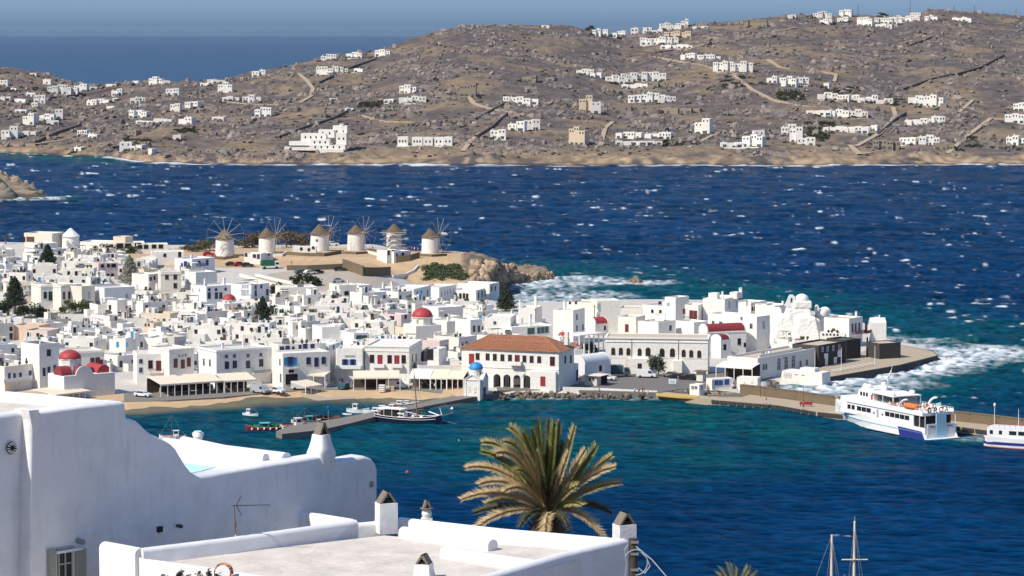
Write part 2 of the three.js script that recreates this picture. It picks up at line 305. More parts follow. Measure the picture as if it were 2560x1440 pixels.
/* the sea: one sheet, finest where it is seen; waves are real relief, colour is depth, foam, painted ripple light and far haze */
{
const az=[-80,-50,-30,-18,-13];for(let i=0;i<=1060;i++)az.push(mix(-10.7,10.7,i / 1060));az.push(13,18,30,50,80);
const dist=[60,120,220,330,420];const nd=560;for(let j=0;j<=nd;j++)dist.push(1 / mix(1 / 455,1 / 2150,j / nd));for(let j=1;j<=26;j++)dist.push(2150*Math.pow(20,j / 26));
const nC=az.length,nR=dist.length,pos=new Float32Array(nC*nR*3),col=new Float32Array(nC*nR*3),idx=[],idxFar=[];
const reach=coast.filter((c,i)=>i>0);
const surf=[
[1290,712,1395,700,9,0.9],[1395,700,1480,702,8,0.6],[1480,702,1570,706,6,0.7],[1560,712,1640,708,6,1.0],[1295,722,1420,712,12,0.75],[1300,748,1500,742,10,0.75],[1290,762,1480,758,9,0.9],[1195,752,1245,750,9,0.8],[1330,736,1440,730,6,0.45],
[2075,962,2240,930,9,1.1],[2240,930,2360,902,12,1.2],[2360,890,2470,880,9,0.95],[2270,868,2345,880,6,0.9],[2380,900,2560,886,10,0.75],[2230,850,2300,858,9,0.6],[1930,990,2070,980,8,1.05],[2080,985,2200,960,12,0.6],[2470,884,2560,892,8,0.7],
[-60,502,110,497,9,0.9],[110,497,150,494,7,0.5],[1250,997,1640,998,2.5,0.5],[2440,1100,2560,1105,4,0.4],
].map(([a,b,c,d,r,s])=>{const p=P(a,b),q=P(c,d);return[[p.x,p.z],[q.x,q.z],r,s];});
const box=coast.reduce((m,c)=>[Math.min(m[0],c[0]),Math.max(m[1],c[0]),Math.min(m[2],c[1]),Math.max(m[3],c[1])],[1e9,-1e9,1e9,-1e9]);
const beachSeg=flat2([[310,1029],[450,1020],[600,1009],[740,1000],[930,998],[1060,1012]]);
const harbourC=P(1330,1075);
for(let j=0;j<nR;j++){
const d=dist[j],gap=j?Math.abs(d-dist[j-1]):60;
for(let i=0;i<nC;i++){
const q=az[i]*Math.PI / 180,z=-d,x=Math.tan(q)*d,o=(j*nC+i)*3;
const u=1280+Math.tan(q)*F*cP;
const ds=EYE*F / (shoreY(clamp(u,-390,2990))-75);
let y=0,foam=0,teal=0,sand=0,cal=1,thin=0;
if(Math.abs(az[i])<11&&d>440&&d<ds+20){
const near=d<1300&&x>-170&&x<260?polyDist(x,z,reach,false):400;
const behind=-z>830||x>60+(760+z)*0.1&&d>700;
const open=smooth(690,760,d+(x-40)*0.8);
cal=mix(0.55,1,open);
const wv=[[2.6,0.16],[5.2,0.34],[11,0.55],[25,0.75],[60,0.8]];
for(let k=0;k<wv.length;k++){
const[L,A]=wv[k],vis=smooth(0.5,1.6,L*2.2 / gap);if(vis<=0)continue;
const tilt=0.22,xa=x*(1)+z*tilt,za=z-x*tilt,n=(k&1?N2b:N2)(xa / (L*2.6)+k*31,za / L*(gap>L?L / gap:1)+k*17);
y+=(1-Math.abs(n)*2)*A*vis*cal*0.62;if(k<3)thin+=(0.42-Math.abs(n))*vis*(k===2?0.5:1);  // thin holds painted ripple light: brighter crests, darker troughs
}
const sx=x+z*0.22,sz=z-x*0.22,zs=Math.max(3.2,gap*1.15);

const patch=fbm(x*0.012+40,z*0.008,2),crest=N2b(sx / 17,sz / zs),wisp=N2(sx / 34+50,sz / (zs*1.3)),fine=N2b(sx / 4+9,sz / zs*1.3);
const gust=crest*0.62+wisp*0.5+patch*0.38+fine*0.26;
foam=smooth(0.78,1.14,gust+mix(-0.36,0.06,open))*0.95;
foam+=smooth(0.5,1.0,gust)*0.09*open;
for(const[a,b,r,s]of surf){
if(Math.abs(x-a[0])>90&&Math.abs(x-b[0])>90)continue;
const e=segDist(x,z,a,b)[0];if(e>r*2.2)continue;
const tex=0.55+0.75*fbm(sx / 5,sz / Math.max(4,gap),3)+0.3*fine;foam=Math.max(foam,clamp(smooth(r*2.1,r*0.25,e)*s*1.35*tex-0.12));
teal=Math.max(teal,smooth(r*5,r,e)*0.8);
}
const far0=ds-d;if(far0<40){foam=Math.max(foam,smooth(20,2,far0)*smooth(-0.25,0.35,N2(x / 22,z / 40)+(u>300?0.3:-0.2))*0.9);}
if(u<420)teal=Math.max(teal,smooth(170,10,far0)*smooth(420,250,u)*0.9);
teal=Math.max(teal,smooth(95,5,near)*0.95*(0.75+0.5*fbm(x*0.02,z*0.015,2)));
teal=Math.max(teal,smooth(95,35,Math.hypot((x-harbourC.x)*0.8,(z-harbourC.z)*0.9))*(0.65+0.6*fbm(x*0.03,z*0.02,2)));
if(d>850&&d<1150)teal=Math.max(teal,smooth(60,10,polyDist(x,z,flat2([[1290,760],[1400,730],[1600,715],[1760,730],[1900,750]]),false))*0.75);
if(x<0&&d<760)sand=smooth(14,1,polyDist(x,z,beachSeg,false));
}
pos[o]=x;pos[o+1]=y;pos[o+2]=z;
const deep=[0.0010,0.027,0.084],shoal=[0.001,0.056,0.066],bed=[0.20,0.17,0.10],white=[0.72,0.76,0.78];
const v=0.9+0.25*fbm(x*0.01,z*0.006,3);
teal=clamp(teal);foam=clamp(foam);
for(let k=0;k<3;k++){let c=mix(deep[k]*v,shoal[k],teal);c=c*clamp(1+thin*0.75,0.4,1.9)+[0.001,0.004,0.005][k]*clamp(thin);c=mix(c,bed[k],sand*0.75);col[o+k]=mix(c,white[k],foam);}  // crest brightening paints ripple shimmer into the water colour
pos[o+1]+=foam*0.25*(d<1300?1:0);
}
}
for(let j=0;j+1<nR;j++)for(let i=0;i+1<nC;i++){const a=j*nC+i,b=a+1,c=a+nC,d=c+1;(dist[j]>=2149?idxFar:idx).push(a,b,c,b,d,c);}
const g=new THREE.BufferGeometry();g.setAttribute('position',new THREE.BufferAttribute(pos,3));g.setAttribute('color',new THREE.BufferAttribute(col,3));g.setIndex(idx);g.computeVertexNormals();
const fg=g.clone();fg.setIndex(idxFar);fg.deleteAttribute('color');structure('open_sea',fg,Object.assign(new THREE.MeshPhysicalMaterial({color:lin(0.022,0.066,0.128),roughness:0.45,ior:1.33,specularIntensity:1}),{name:'open_sea_water'}));  // base colour raised so the far water carries painted haze
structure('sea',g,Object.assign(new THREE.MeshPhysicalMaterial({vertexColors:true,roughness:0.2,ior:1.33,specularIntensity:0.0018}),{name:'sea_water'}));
}

/* ------------------------------------------------------------------ houses of the town */
const footprints=[];
function clash(f){
for(const o of footprints){
const dx=f[0]-o[0],dz=f[1]-o[1];if(dx*dx+dz*dz>1600)continue;
let apart=false;
for(const a of[f[4],f[4]+Math.PI / 2,o[4],o[4]+Math.PI / 2]){
const ux=Math.cos(a),uz=-Math.sin(a),ext=(q)=>Math.abs(q[2]*(Math.cos(q[4])*ux-Math.sin(q[4])*uz))+Math.abs(q[3]*(Math.sin(q[4])*ux+Math.cos(q[4])*uz));
if(Math.abs(dx*ux+dz*uz)>ext(f)+ext(o)){apart=true;break;}
}
if(!apart)return true;
}
return false;
}

const winCache={};
function winGeo(w,h,style='window'){
const key=w.toFixed(1)+h.toFixed(1)+style;if(winCache[key])return winCache[key];
const b=new MB(),f=0.09;
b.box(-w / 2-f / 2,-h / 2,0.035,f,h,0.07);b.box(w / 2+f / 2,-h / 2,0.035,f,h,0.07);b.box(0,h / 2,0.035,w+2*f,f,0.07);b.box(0,-h / 2-f,0.055,w+3*f,f,0.11);
if(style==='window'){b.box(0,-h / 2,0.03,0.06,h,0.05);if(h>1)b.box(0,h*0.16,0.03,w,0.06,0.05);}
if(style==='shutter'){for(const s of[-1,1]){b.box(s*(w / 2+w*0.26),-h / 2,0.03,w*0.46,h,0.06);}}
if(style==='arch'){const o=[];for(let k=0;k<=8;k++){const q=k / 8*Math.PI;o.push([Math.cos(q)*(w / 2+f),h / 2+Math.sin(q)*(w / 2+f)]);}for(let k=8;k>=0;k--){const q=k / 8*Math.PI;o.push([Math.cos(q)*w / 2,h / 2+Math.sin(q)*w / 2]);}b.prism(o,0,0.07);b.box(0,-h / 2,0.03,0.06,h+w*0.5,0.05);b.box(0,h*0.1,0.03,w,0.06,0.05);b.box(0,h*0.5,0.03,w,0.06,0.05);}
b.mat(1);
if(style==='arch'){const o=[[-w / 2,-h / 2],[w / 2,-h / 2]];for(let k=0;k<=8;k++){const q=k / 8*Math.PI;o.push([Math.cos(q)*w / 2,h / 2+Math.sin(q)*w / 2]);}b.prism(o,0.0,0.012);}
else b.box(0,-h / 2,0.0,w,h,0.024);
return winCache[key]=b.build();
}

function blockWalls(b,w,h,d,par=0.45,th=0.28,x=0,y=0,z=0){
const x0=x-w / 2,x1=x+w / 2,z1=z,z0=z-d,y1=y+h,yr=y1-par,a0=x0+th,a1=x1-th,c1=z1-th,c0=z0+th;
b.quad([x0,y,z1],[x1,y,z1],[x1,y1,z1],[x0,y1,z1]).quad([x1,y,z0],[x0,y,z0],[x0,y1,z0],[x1,y1,z0]).quad([x1,y,z1],[x1,y,z0],[x1,y1,z0],[x1,y1,z1]).quad([x0,y,z0],[x0,y,z1],[x0,y1,z1],[x0,y1,z0]);
b.quad([x0,y1,z1],[x1,y1,z1],[a1,y1,c1],[a0,y1,c1]).quad([a0,y1,c0],[a1,y1,c0],[x1,y1,z0],[x0,y1,z0]).quad([x0,y1,z1],[a0,y1,c1],[a0,y1,c0],[x0,y1,z0]).quad([a1,y1,c1],[x1,y1,z1],[x1,y1,z0],[a1,y1,c0]);
b.quad([a1,yr,c1],[a0,yr,c1],[a0,y1,c1],[a1,y1,c1]).quad([a0,yr,c0],[a1,yr,c0],[a1,y1,c0],[a0,y1,c0]).quad([a0,yr,c1],[a0,yr,c0],[a0,y1,c0],[a0,y1,c1]).quad([a1,yr,c0],[a1,yr,c1],[a1,y1,c1],[a1,y1,c0]);
return[a0,a1,c0,c1,yr];
}
const roofQuad=(b,r)=>b.quad([r[0],r[4],r[3]],[r[1],r[4],r[3]],[r[1],r[4],r[2]],[r[0],r[4],r[2]]);
const townHouses=[];
const PAINTS=['blue','navy','darkred','brown','green','greyPaint','dark','skyblue'];
const PAINT_WORD={blue:'blue',navy:'dark blue',darkred:'dark red',brown:'brown',green:'green',greyPaint:'grey',dark:'dark',skyblue:'sky blue',red:'red',whitePaint:'white'};
const WALL_WORD={white:'white',white2:'off white',cool:'white',cream:'cream',grey:'grey',pink:'pink',orange:'orange',peach:'peach'};

class House{

constructor(name,pos,turn,w,h,d,o={}){
Object.assign(this,{w,h,d,o,wall:M[o.wall??'white'],wallKey:o.wall??'white',feats:[],paint:o.paint??'blue'});
this.g=thing(name,o.label??'',o.category??'house',pos,turn,o.group);
const drop=o.drop??3,b=new MB();let r;
if(o.vault){
b.box(0,-drop,-d / 2,w,h+drop,d,'t');r=[-w / 2,w / 2,-d,0,h];
}else r=blockWalls(b,w,h+drop,d,o.par??0.45,o.th??0.3,0,-drop,0);
this.walls=part('wall',b.build(),this.wall,this.g);this.top=r[4];
if(!o.vault)part('roof',roofQuad(new MB(),r).build(),M[o.roof??'roof'],this.g);
if(!o.loose){const c=V(0,0,-d / 2).applyAxisAngle(V(0,1,0),turn).add(this.g.position);footprints.push([c.x,c.z,w / 2,d / 2,turn]);}
townHouses.push(this);
}
frame(face){const{w,d}=this;return{F:[V(-w / 2,0,0),V(1,0,0),V(0,0,1),0,w],R:[V(w / 2,0,0),V(0,0,-1),V(1,0,0),Math.PI / 2,d],L:[V(-w / 2,0,-d),V(0,0,1),V(-1,0,0),-Math.PI / 2,d]}[face];}

onWall(face,px,py){
const[o,t,n]=this.frame(face),q=V(0,1,0),a=this.g.rotation.y,O=o.clone().applyAxisAngle(q,a).add(this.g.position),T=t.clone().applyAxisAngle(q,a),Nn=n.clone().applyAxisAngle(q,a),r=ray(px,py),e=V(0,EYE,0);
const k=O.clone().sub(e).dot(Nn)/ r.dot(Nn),p=e.addScaledVector(r,k).sub(O);return[p.dot(T),p.y];
}
put(name,geo,m,face,u,v,out=0,label){const[o,t,n,ry]=this.frame(face),p=o.clone().addScaledVector(t,u).addScaledVector(n,out);const s=part(name,geo,m,this.g,label);s.position.set(p.x,v,p.z);s.rotation.y=ry;return s;}
win(face,u,v,w=0.9,h=1.3,style='window',paint=this.paint,pane='pane'){const dr=style==='door'||style==='panel';return this.put(dr&&style==='door'?'door':'window',winGeo(w,h,style),[M[style==='door'?this.wallKey==='white'?'whitePaint':'whitePaint':paint],M[style==='door'||style==='panel'?paint:pane]],face,u,v);}

wins(face,list,w,h,style,paint,pane){for(const[x,y,w2,h2,s2,p2]of list){const[u,v]=this.onWall(face,x,y);this.win(face,u,v,w2??w,h2??h,s2??style,p2??paint,pane);}return this;}
row(face,n,v,w,h,style,paint,m=0.8){const L=this.frame(face)[4];for(let k=0;k<n;k++)this.win(face,m+(L-2*m)*(n===1?0.5:k / (n-1))+0,v,w,h,style,paint);return this;}
chimney(x,z,h=1.3,s=0.55){const b=new MB();b.box(x,this.top-0.05,z,s,h,s);b.box(x,this.top+h-0.05,z,s+0.16,0.1,s+0.16);b.box(x-s*0.3,this.top+h+0.04,z,0.1,0.22,s*0.8);b.box(x+s*0.3,this.top+h+0.04,z,0.1,0.22,s*0.8);b.box(x,this.top+h+0.25,z,s,0.07,s);part('chimney',b.build(),this.wall,this.g);this.feats.push('chimney');return this;}
upper(x,z,w,h,d,wallKey,door=true){
const b=new MB(),r=blockWalls(b,w,h+0.02,d,0.3,0.25,x,this.top-0.02,z);const u=part('upper_storey',b.build(),wallKey?M[wallKey]:this.wall,this.g);part('roof',roofQuad(new MB(),r).build(),M[this.o.roof??'roof'],u);
if(door){const s=new THREE.Mesh(winGeo(0.9,1.9,'door'),[M.whitePaint,M[this.paint]]);s.name='door';s.position.set(x+(rnd()-0.5)*(w-1.4),this.top+1.0,z);u.add(s);if(w>3.4){const q=new THREE.Mesh(winGeo(0.8,1.0),[M[this.paint],M.pane]);q.name='window';q.position.set(x+(s.position.x>x?-w / 4:w / 4),this.top+1.4,z);u.add(q);}}
this.feats.push('upper storey');return this;
}
tank(x,z){const b=new MB();b.lathe(x,z,[[0.001,this.top],[0.5,this.top],[0.5,this.top+1.1],[0.001,this.top+1.25]],10);part('water_tank',b.build(),rnd()<0.5?M.steel:M.iron,this.g);this.feats.push('water tank');return this;}
solar(x,z){const b=new MB();b.at(x,this.top,z,rr(-0.6,0.6));b.quad([-0.95,0.25,0.55],[0.95,0.25,0.55],[0.95,1.25,-0.45],[-0.95,1.25,-0.45]).quad([0.95,0.2,0.55],[-0.95,0.2,0.55],[-0.95,1.2,-0.45],[0.95,1.2,-0.45]);b.box(-0.9,0,-0.4,0.06,1.2,0.06).box(0.9,0,-0.4,0.06,1.2,0.06).box(0,1.15,-0.6,1.5,0.4,0.4);part('solar_heater',b.build(),M.roofDark,this.g);this.feats.push('solar heater');return this;}
cooler(x,z){const b=new MB().box(x,this.top,z,0.9,0.75,0.4);part('air_conditioner',b.build(),M.whitePaint,this.g);return this;}
pergola(x,z,w,d,m='bamboo',hgt=2.3){const b=new MB();for(const i of[-1,1])for(const j of[-1,1])b.box(x+i*w / 2*0.94,this.top,z+j*d / 2*0.94,0.12,hgt,0.12);const p=part('pergola',b.build(),M.whitePaint,this.g);const c=new MB();for(let k=0;k<6;k++)c.box(x,this.top+hgt,z-d / 2+(k+0.5)*d / 6,w,0.07,d / 6-0.05);part('pergola_roof',c.build(),M[m],p);this.feats.push('pergola');return this;}
pots(n,z){for(let k=0;k<n;k++){const x=rr(-this.w / 2+0.6,this.w / 2-0.6),b=new MB();b.lathe(x,z,[[0.001,this.top],[0.18,this.top],[0.24,this.top+0.4],[0.001,this.top+0.4]],8);b.mat(1);b.lathe(x,z,[[0.15,this.top+0.4],[0.45,this.top+0.75],[0.3,this.top+1.15],[0.001,this.top+1.3]],7);part('potted_shrub',b.build(),[M.brown,M.leaf],this.g);}return this;}
terraceWall(z,w,h=0.9,x=0){const b=new MB().box(x,this.top,z,w,h,0.22);part('terrace_wall',b.build(),this.wall,this.g);return this;}
cornice(y,out=0.14,th=0.22){const b=new MB().box(0,y,out / 2,this.w+2*out,th,out).box(this.w / 2+out / 2,y,-this.d / 2,out,th,this.d).box(-this.w / 2-out / 2,y,-this.d / 2,out,th,this.d);part('cornice',b.build(),this.wall,this.g);return this;}
balcony(face,px0,px1,py,out=1.0,rail='whitePaint',solid=true){
const[u0,v]=this.onWall(face,px0,py),[u1]=this.onWall(face,px1,py),w=u1-u0,b=new MB();b.box(0,0,out / 2,w,0.16,out);
const s=this.put('balcony',b.build(),this.wall,face,(u0+u1)/ 2,v);const r=new MB();
if(solid)r.box(0,0.16,out-0.06,w,0.8,0.1).box(-w / 2+0.06,0.16,out / 2,0.1,0.8,out-0.2).box(w / 2-0.06,0.16,out / 2,0.1,0.8,out-0.2);
else{r.box(0,1.0,out-0.05,w,0.07,0.07).box(-w / 2,1.0,out / 2,0.07,0.07,out).box(w / 2,1.0,out / 2,0.07,0.07,out);for(let k=0;k<=Math.ceil(w / 0.22);k++)r.box(-w / 2+w*k / Math.ceil(w / 0.22),0.16,out-0.05,0.05,0.85,0.05);}
part('railing',r.build(),M[rail],s);return this;
}
}
M.leaf=mat('shrub_leaf',0.05,0.08,0.03,0.9);M.leafDark=mat('dark_leaf',0.022,0.035,0.016,0.9);M.leafDry=mat('dry_leaf',0.16,0.13,0.07,0.95);

function house(c,h,d,o={}){
const[x0,y0,x1,y1]=c,a=o.alt!=null?P(x0,y0,o.alt):hit(x0,y0,town,h,640,1250),b=P(x1,y1,a.y),w=Math.hypot(b.x-a.x,b.z-a.z),turn=Math.atan2(-(b.z-a.z),b.x-a.x);
const pos=V((a.x+b.x)/ 2,a.y-h,(a.z+b.z)/ 2);
return new House(o.name??'town_house',pos,turn,w,h,d,o);
}

/* the houses that the photograph lets one pick out, from the waterfront back into the town */
seed(101);
const HS='whitewashed houses of the harbour town';
const H=(c,h,d,o={})=>house(c,h,d,{group:HS,...o});
let q;

q=H([98,861,148,856.5],11.2,8,{paint:'navy',roof:'roofDark',label:'tall white house with dark flat roof and open corner loggia beside the red domed church',par:0.25});
q.wins('F',[[110,930],[122,927],[137,923]],0.95,2.1,'door','navy').wins('F',[[122,882,1.0,1.5,'window','navy']]);q.wins('F',[[137,880,1.1,2.8,'panel','whitePaint']]);
q.wins('L',[[66,900,0.4,0.8]]).cooler(-1,-2);
q=H([11,917,97,906.5],6.2,9,{paint:'navy',label:'low shaded waterfront house with blue doors in front of the dark roofed house'});
q.wins('F',[[23,942],[36,943],[51,941],[75,936],[90,934]],0.95,2.0,'door','navy').balcony('F',0,72,957,1.4).pots(3,-1.2).tank(-2,-5);
q=H([-30,888,11,883],8.2,8,{wall:'pink',paint:'navy',label:'narrow mauve house with purple window at the edge of the waterfront'});q.wins('F',[[2,905]],1,1.8,'panel','navy');
q=H([149,881,259,875],6.5,9,{wall:'white2',paint:'darkred',label:'white house with dark red shutters behind the waterfront red dome'});q.wins('F',[[231,903],[244,902],[252,908]],1.0,1.7,'panel','darkred').cornice(6.0);
q=H([342,886,423,884],7.6,10,{paint:'darkred',wall:'white',label:'waterfront house with long dark red balcony above the big awning'});
q.wins('F',[[376,911],[419,908]],0.95,1.9,'window','darkred').wins('F',[[398,914,1.4,2.3,'panel','darkred']]).wins('F',[[352,903,0.8,1],[352,925,0.8,1.2]],0.8,1,'window','greyPaint').balcony('F',371,436,932,1.3,'darkred',false).chimney(3,-3);
q=H([423,874,485,869],9,10,{wall:'white2',paint:'darkred',roof:'roofPale',label:'waterfront house with four dark red doors over an arched terrace'});
q.wins('F',[[439,908],[457,910],[472,905]],0.95,2.1,'panel','darkred').cornice(8.6,0.12);q.wins('F',[[448,889,0.25,0.5],[456,889,0.25,0.5],[464,888,0.25,0.5]],0.3,0.6,'window','greyPaint');
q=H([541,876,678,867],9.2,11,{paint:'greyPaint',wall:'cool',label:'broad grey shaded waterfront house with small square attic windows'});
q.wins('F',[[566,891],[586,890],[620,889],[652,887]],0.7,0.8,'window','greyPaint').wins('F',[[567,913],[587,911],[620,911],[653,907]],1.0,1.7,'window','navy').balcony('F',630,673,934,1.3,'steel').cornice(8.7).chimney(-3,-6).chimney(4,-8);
q.wins('L',[[510,905,0.8,1.6],[525,907,0.8,1.6]],0.8,1.6,'window','greyPaint');
q=H([707,884,825,878],8.9,7.5,{paint:'navy',wall:'white',roof:'roofPale',label:'waterfront house with bright blue balcony and navy shutters'});
q.wins('F',[[771,902],[791,905,0.9,2.1],[809,901]],0.95,1.6,'panel','navy').wins('F',[[715,903],[737,903]],0.9,1.7,'panel','skyblue').wins('F',[[726,904,1.5,2.2,'panel','navy']]).balcony('F',718,746,921,1.0,'skyblue',false).wins('F',[[728,928,1.2,0.5,'panel','dark']]);
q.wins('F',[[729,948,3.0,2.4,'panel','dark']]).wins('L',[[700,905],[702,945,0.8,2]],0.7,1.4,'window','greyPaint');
q=H([696,862.5,815,857],10.2,6.5,{paint:'navy',wall:'white2',label:'set back upper house with row of navy windows behind the blue balcony house'});
q.wins('F',[[705,873],[719,871],[733,870,0.5,0.6],[750,867,0.6,0.8],[781,866,0.9,1.1]],0.95,1.2,'panel','navy').wins('F',[[763,870,1,2]],1,2,'panel','navy').pots(4,-3).solar(-3,-4);
q=H([822,864,850,855],9.2,7,{paint:'navy',wall:'cool',label:'narrow shaded house in the gap beside the blue balcony house'});q.wins('F',[[834,868,0.9,1]],0.9,1,'panel','navy');
q=H([842,871,906,871.5],8.8,8,{paint:'blue',wall:'white',label:'white waterfront house with open navy shutters and white balcony'});
q.wins('F',[[863,906],[882,906]],0.85,1.5,'shutter','blue').balcony('F',838,903,921,1.2).wins('F',[[875,890,2.4,0.2,'panel','greyPaint']]);
q=H([906,873,918,868],8.6,7,{paint:'navy',wall:'white2',label:'slim slice of white wall with navy door beside the long cafe'});q.wins('F',[[914,910]],0.9,1.8,'panel','navy');
q=H([912,864,1023,866],9.4,17,{paint:'darkred',wall:'white',roof:'roofPale',par:0.35,label:'long cafe building with brown red doors and two white balconies'});
q.wins('F',[[930,897],[974,898],[1009,898]],0.95,1.9,'window','darkred').wins('F',[[950,899],[992,900]],1.1,2.2,'panel','red').balcony('F',933,962,918,1.1).balcony('F',979,1007,918,1.1).cornice(8.0,0.12,0.15).cornice(9.1,0.14);
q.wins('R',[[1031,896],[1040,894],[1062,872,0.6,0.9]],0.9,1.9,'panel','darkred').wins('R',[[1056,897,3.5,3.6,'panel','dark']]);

q=H([1046,914,1166,912],4.6,9,{wall:'white2',paint:'navy',roof:'roofPale',label:'low flat roofed restaurant between the long cafe and the blue domed chapel'});
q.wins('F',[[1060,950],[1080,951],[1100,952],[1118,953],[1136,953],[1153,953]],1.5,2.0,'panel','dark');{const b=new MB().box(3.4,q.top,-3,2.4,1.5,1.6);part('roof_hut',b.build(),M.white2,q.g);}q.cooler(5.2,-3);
q=H([1069,872,1097,873],8.6,6,{wall:'white',paint:'dark',label:'white house with open shaded terrace behind the restaurant'});q.wins('F',[[1075,886,1.6,2.6,'panel','dark']]);
q=H([1099,852,1122,848],9,7,{wall:'pink',paint:'greyPaint',label:'mauve tinted house with two tall grey windows behind the restaurant'});q.wins('F',[[1107,874],[1116,873]],0.7,2.0,'window','greyPaint');
q=H([1122,842,1147,843],8.4,5,{wall:'white',paint:'brown',label:'white house with curved bottom oriel near the tiled roof'});q.wins('F',[[1135,864]],0.9,2,'window','brown');
q=H([1147,844,1192,838],8.6,8,{wall:'white2',paint:'navy',label:'shaded wall with two small windows touching the tiled roof'});q.wins('F',[[1155,860],[1166,857]],0.7,0.6,'panel','navy').pots(2,-2).chimney(-1,-3);

q=H([1096,769,1158,765],5.6,9,{wall:'white',roof:'roofPale',label:'long blank shaded house just uphill of the big red dome'});
q=H([1117,804,1174,800],6.4,9,{wall:'white',roof:'roofPale',label:'blank grey fronted house beside the big red dome'});q.chimney(-2,-2);
q=H([1176,800,1205,797],7.4,6,{wall:'white',paint:'navy',label:'narrow white house with shuttered window between two large plain walls'});q.wins('F',[[1185,822],[1197,822]],0.7,1.6,'window','navy');
q=H([1003,787,1027,784],5.6,6,{wall:'pink',paint:'dark',label:'small pink house left of the big red dome'});q.wins('F',[[1014,792]],0.7,1,'panel','dark').wins('L',[[980,795,1.5,1,'panel','dark']]);
q=H([1011,819,1040,817],4.4,5,{wall:'peach',paint:'brown',label:'little peach coloured house below the big red dome'});q.wins('F',[[1022,832]],0.6,0.9,'window','brown');
q=H([1211,793,1276,794],7.2,11,{wall:'white',paint:'greyPaint',roof:'roofPale',label:'large plain white house with single small window above the tiled roof'});q.wins('F',[[1237,807]],0.7,0.8).wins('R',[[1287,804],[1305,803,0.9,1.6]],0.7,1,'panel','dark');
q=H([1279,818,1384,813],5.2,9,{wall:'white',paint:'greyPaint',roof:'roofPale',label:'white house with long row of glazed gallery windows above the tiled roof'});q.wins('F',[[1323,828],[1332,827],[1347,826],[1357,825],[1367,824]],0.9,1.6,'window','green','paneGrey').chimney(1.2,-4,3.2,0.7);
q=H([1383,774,1433,776],9.6,9,{wall:'white',paint:'navy',roof:'roofPale',label:'tall white house with blank lit front and blue windows on its shaded side'});q.wins('R',[[1442,793],[1442,820],[1457,818]],0.7,1.4,'panel','navy').chimney(-2,-6,2.2,0.6);
q=H([1296,769,1340,770],7,8,{wall:'white',roof:'roofPale',label:'white house with rounded corner and tall slender chimney facing the bay'});q.chimney(2,-2,4,0.8).chimney(-3.4,-5,2,0.5);
q=H([1417,754,1478,757],7.5,9,{wall:'white2',roof:'roofTan',label:'off white house with stepped roof terraces facing the bay'});q.wins('F',[[1425,757,0.5,0.5],[1440,757,0.5,0.5]],0.5,0.5,'panel','dark');
q=H([1477,746,1493,752],9,7,{wall:'white2',roof:'roofPale',label:'small tower like house with a shaded right wall facing the bay'});q.wins('R',[[1497,768]],0.7,2,'panel','greyPaint');
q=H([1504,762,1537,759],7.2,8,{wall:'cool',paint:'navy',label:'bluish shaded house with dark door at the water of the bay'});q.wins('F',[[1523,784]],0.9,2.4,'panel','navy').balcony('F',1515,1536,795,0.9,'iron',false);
q=H([1545,791,1590,793],6,7,{wall:'white2',paint:'darkred',roof:'roofTan',label:'house with arched red door and small red fence above the long arched building'});q.wins('F',[[1567,820]],0.9,2.0,'panel','darkred');
q=H([1546,770,1605,771],5.2,9,{wall:'white2',roof:'roofTan',label:'beige flat roofed house against the teal water'});
q=H([1602,802,1645,804],5.2,6,{wall:'white',paint:'blue',label:'white house with wide blue double window above the long arched building'});q.wins('F',[[1616,818],[1626,818]],1.1,1.5,'window','greyPaint');
q=H([1646,806,1688,800],6,7,{wall:'white',paint:'navy',label:'grey shaded house with one black window above the long arched building'});q.wins('F',[[1676,820]],1,1.3,'panel','navy').pergola(0,-3,4,2.6,'canvas');
q=H([1606,761,1665,766],6.6,9,{wall:'white',paint:'navy',roof:'roofPale',label:'white house with three small windows on the sea front beside the tower block'});q.wins('F',[[1631,778],[1651,779]],0.8,0.8,'window','dark').upper(1.5,-4,3,1.2,3,null,false).tank(-2,-5);
q=H([1662,742,1689,744],10,6.5,{wall:'white',roof:'roofPale',label:'upper white block with angled shaded side on the sea front'});q.wins('F',[[1671,761]],0.9,0.7,'panel','greyPaint');
q=H([1665,766,1711,761],6.6,5,{wall:'cool',paint:'dark',label:'shaded house with two dark windows below the angled block'});q.wins('F',[[1675,781],[1692,780]],0.9,1.5,'panel','dark');
q=H([1712,762,1746,763],9.4,7,{wall:'white',paint:'darkred',roof:'roofPale',label:'white house with large dark red shuttered balcony door'});q.wins('F',[[1728,786,0.9,2.2],[1738,787,0.9,2.2]],0.9,2.2,'panel','darkred').wins('F',[[1710,778,0.6,1.3,'panel','darkred']]).wins('R',[[1772,778,1,1],[1752,808,0.8,1]],1,1,'panel','dark').balcony('F',1711,1744,799,0.9,'iron',false);
q=H([1757,746,1812,748],11,13,{wall:'white',paint:'greyPaint',roof:'roofPale',label:'biggest white house on the sea front with rooftop blocks and chimneys'});
q.wins('R',[[1823,762],[1841,760],[1867,757]],0.8,1.9,'panel','greyPaint').upper(-1.3,-3,2.6,1.8,2.6,null,false).upper(3.6,-7,2.2,1.8,3.4,null,false).chimney(1,-5,1.9,0.5).chimney(4.6,-11,2.6,0.8);
q=H([1877,757,1915,751],6.4,7,{wall:'white',paint:'darkred',label:'white house with long row of black shutters near the old church'});q.wins('F',[[1881,772],[1886,772],[1891,771]],0.5,0.9,'panel','dark').wins('F',[[1900,773],[1907,772],[1913,770]],0.7,2.2,'panel','dark');
q=H([1770,783,1892,792],9.8,6.5,{wall:'white',paint:'greyPaint',roof:'roofPale',label:'huge plain white block with small belfry on its roof edge'});
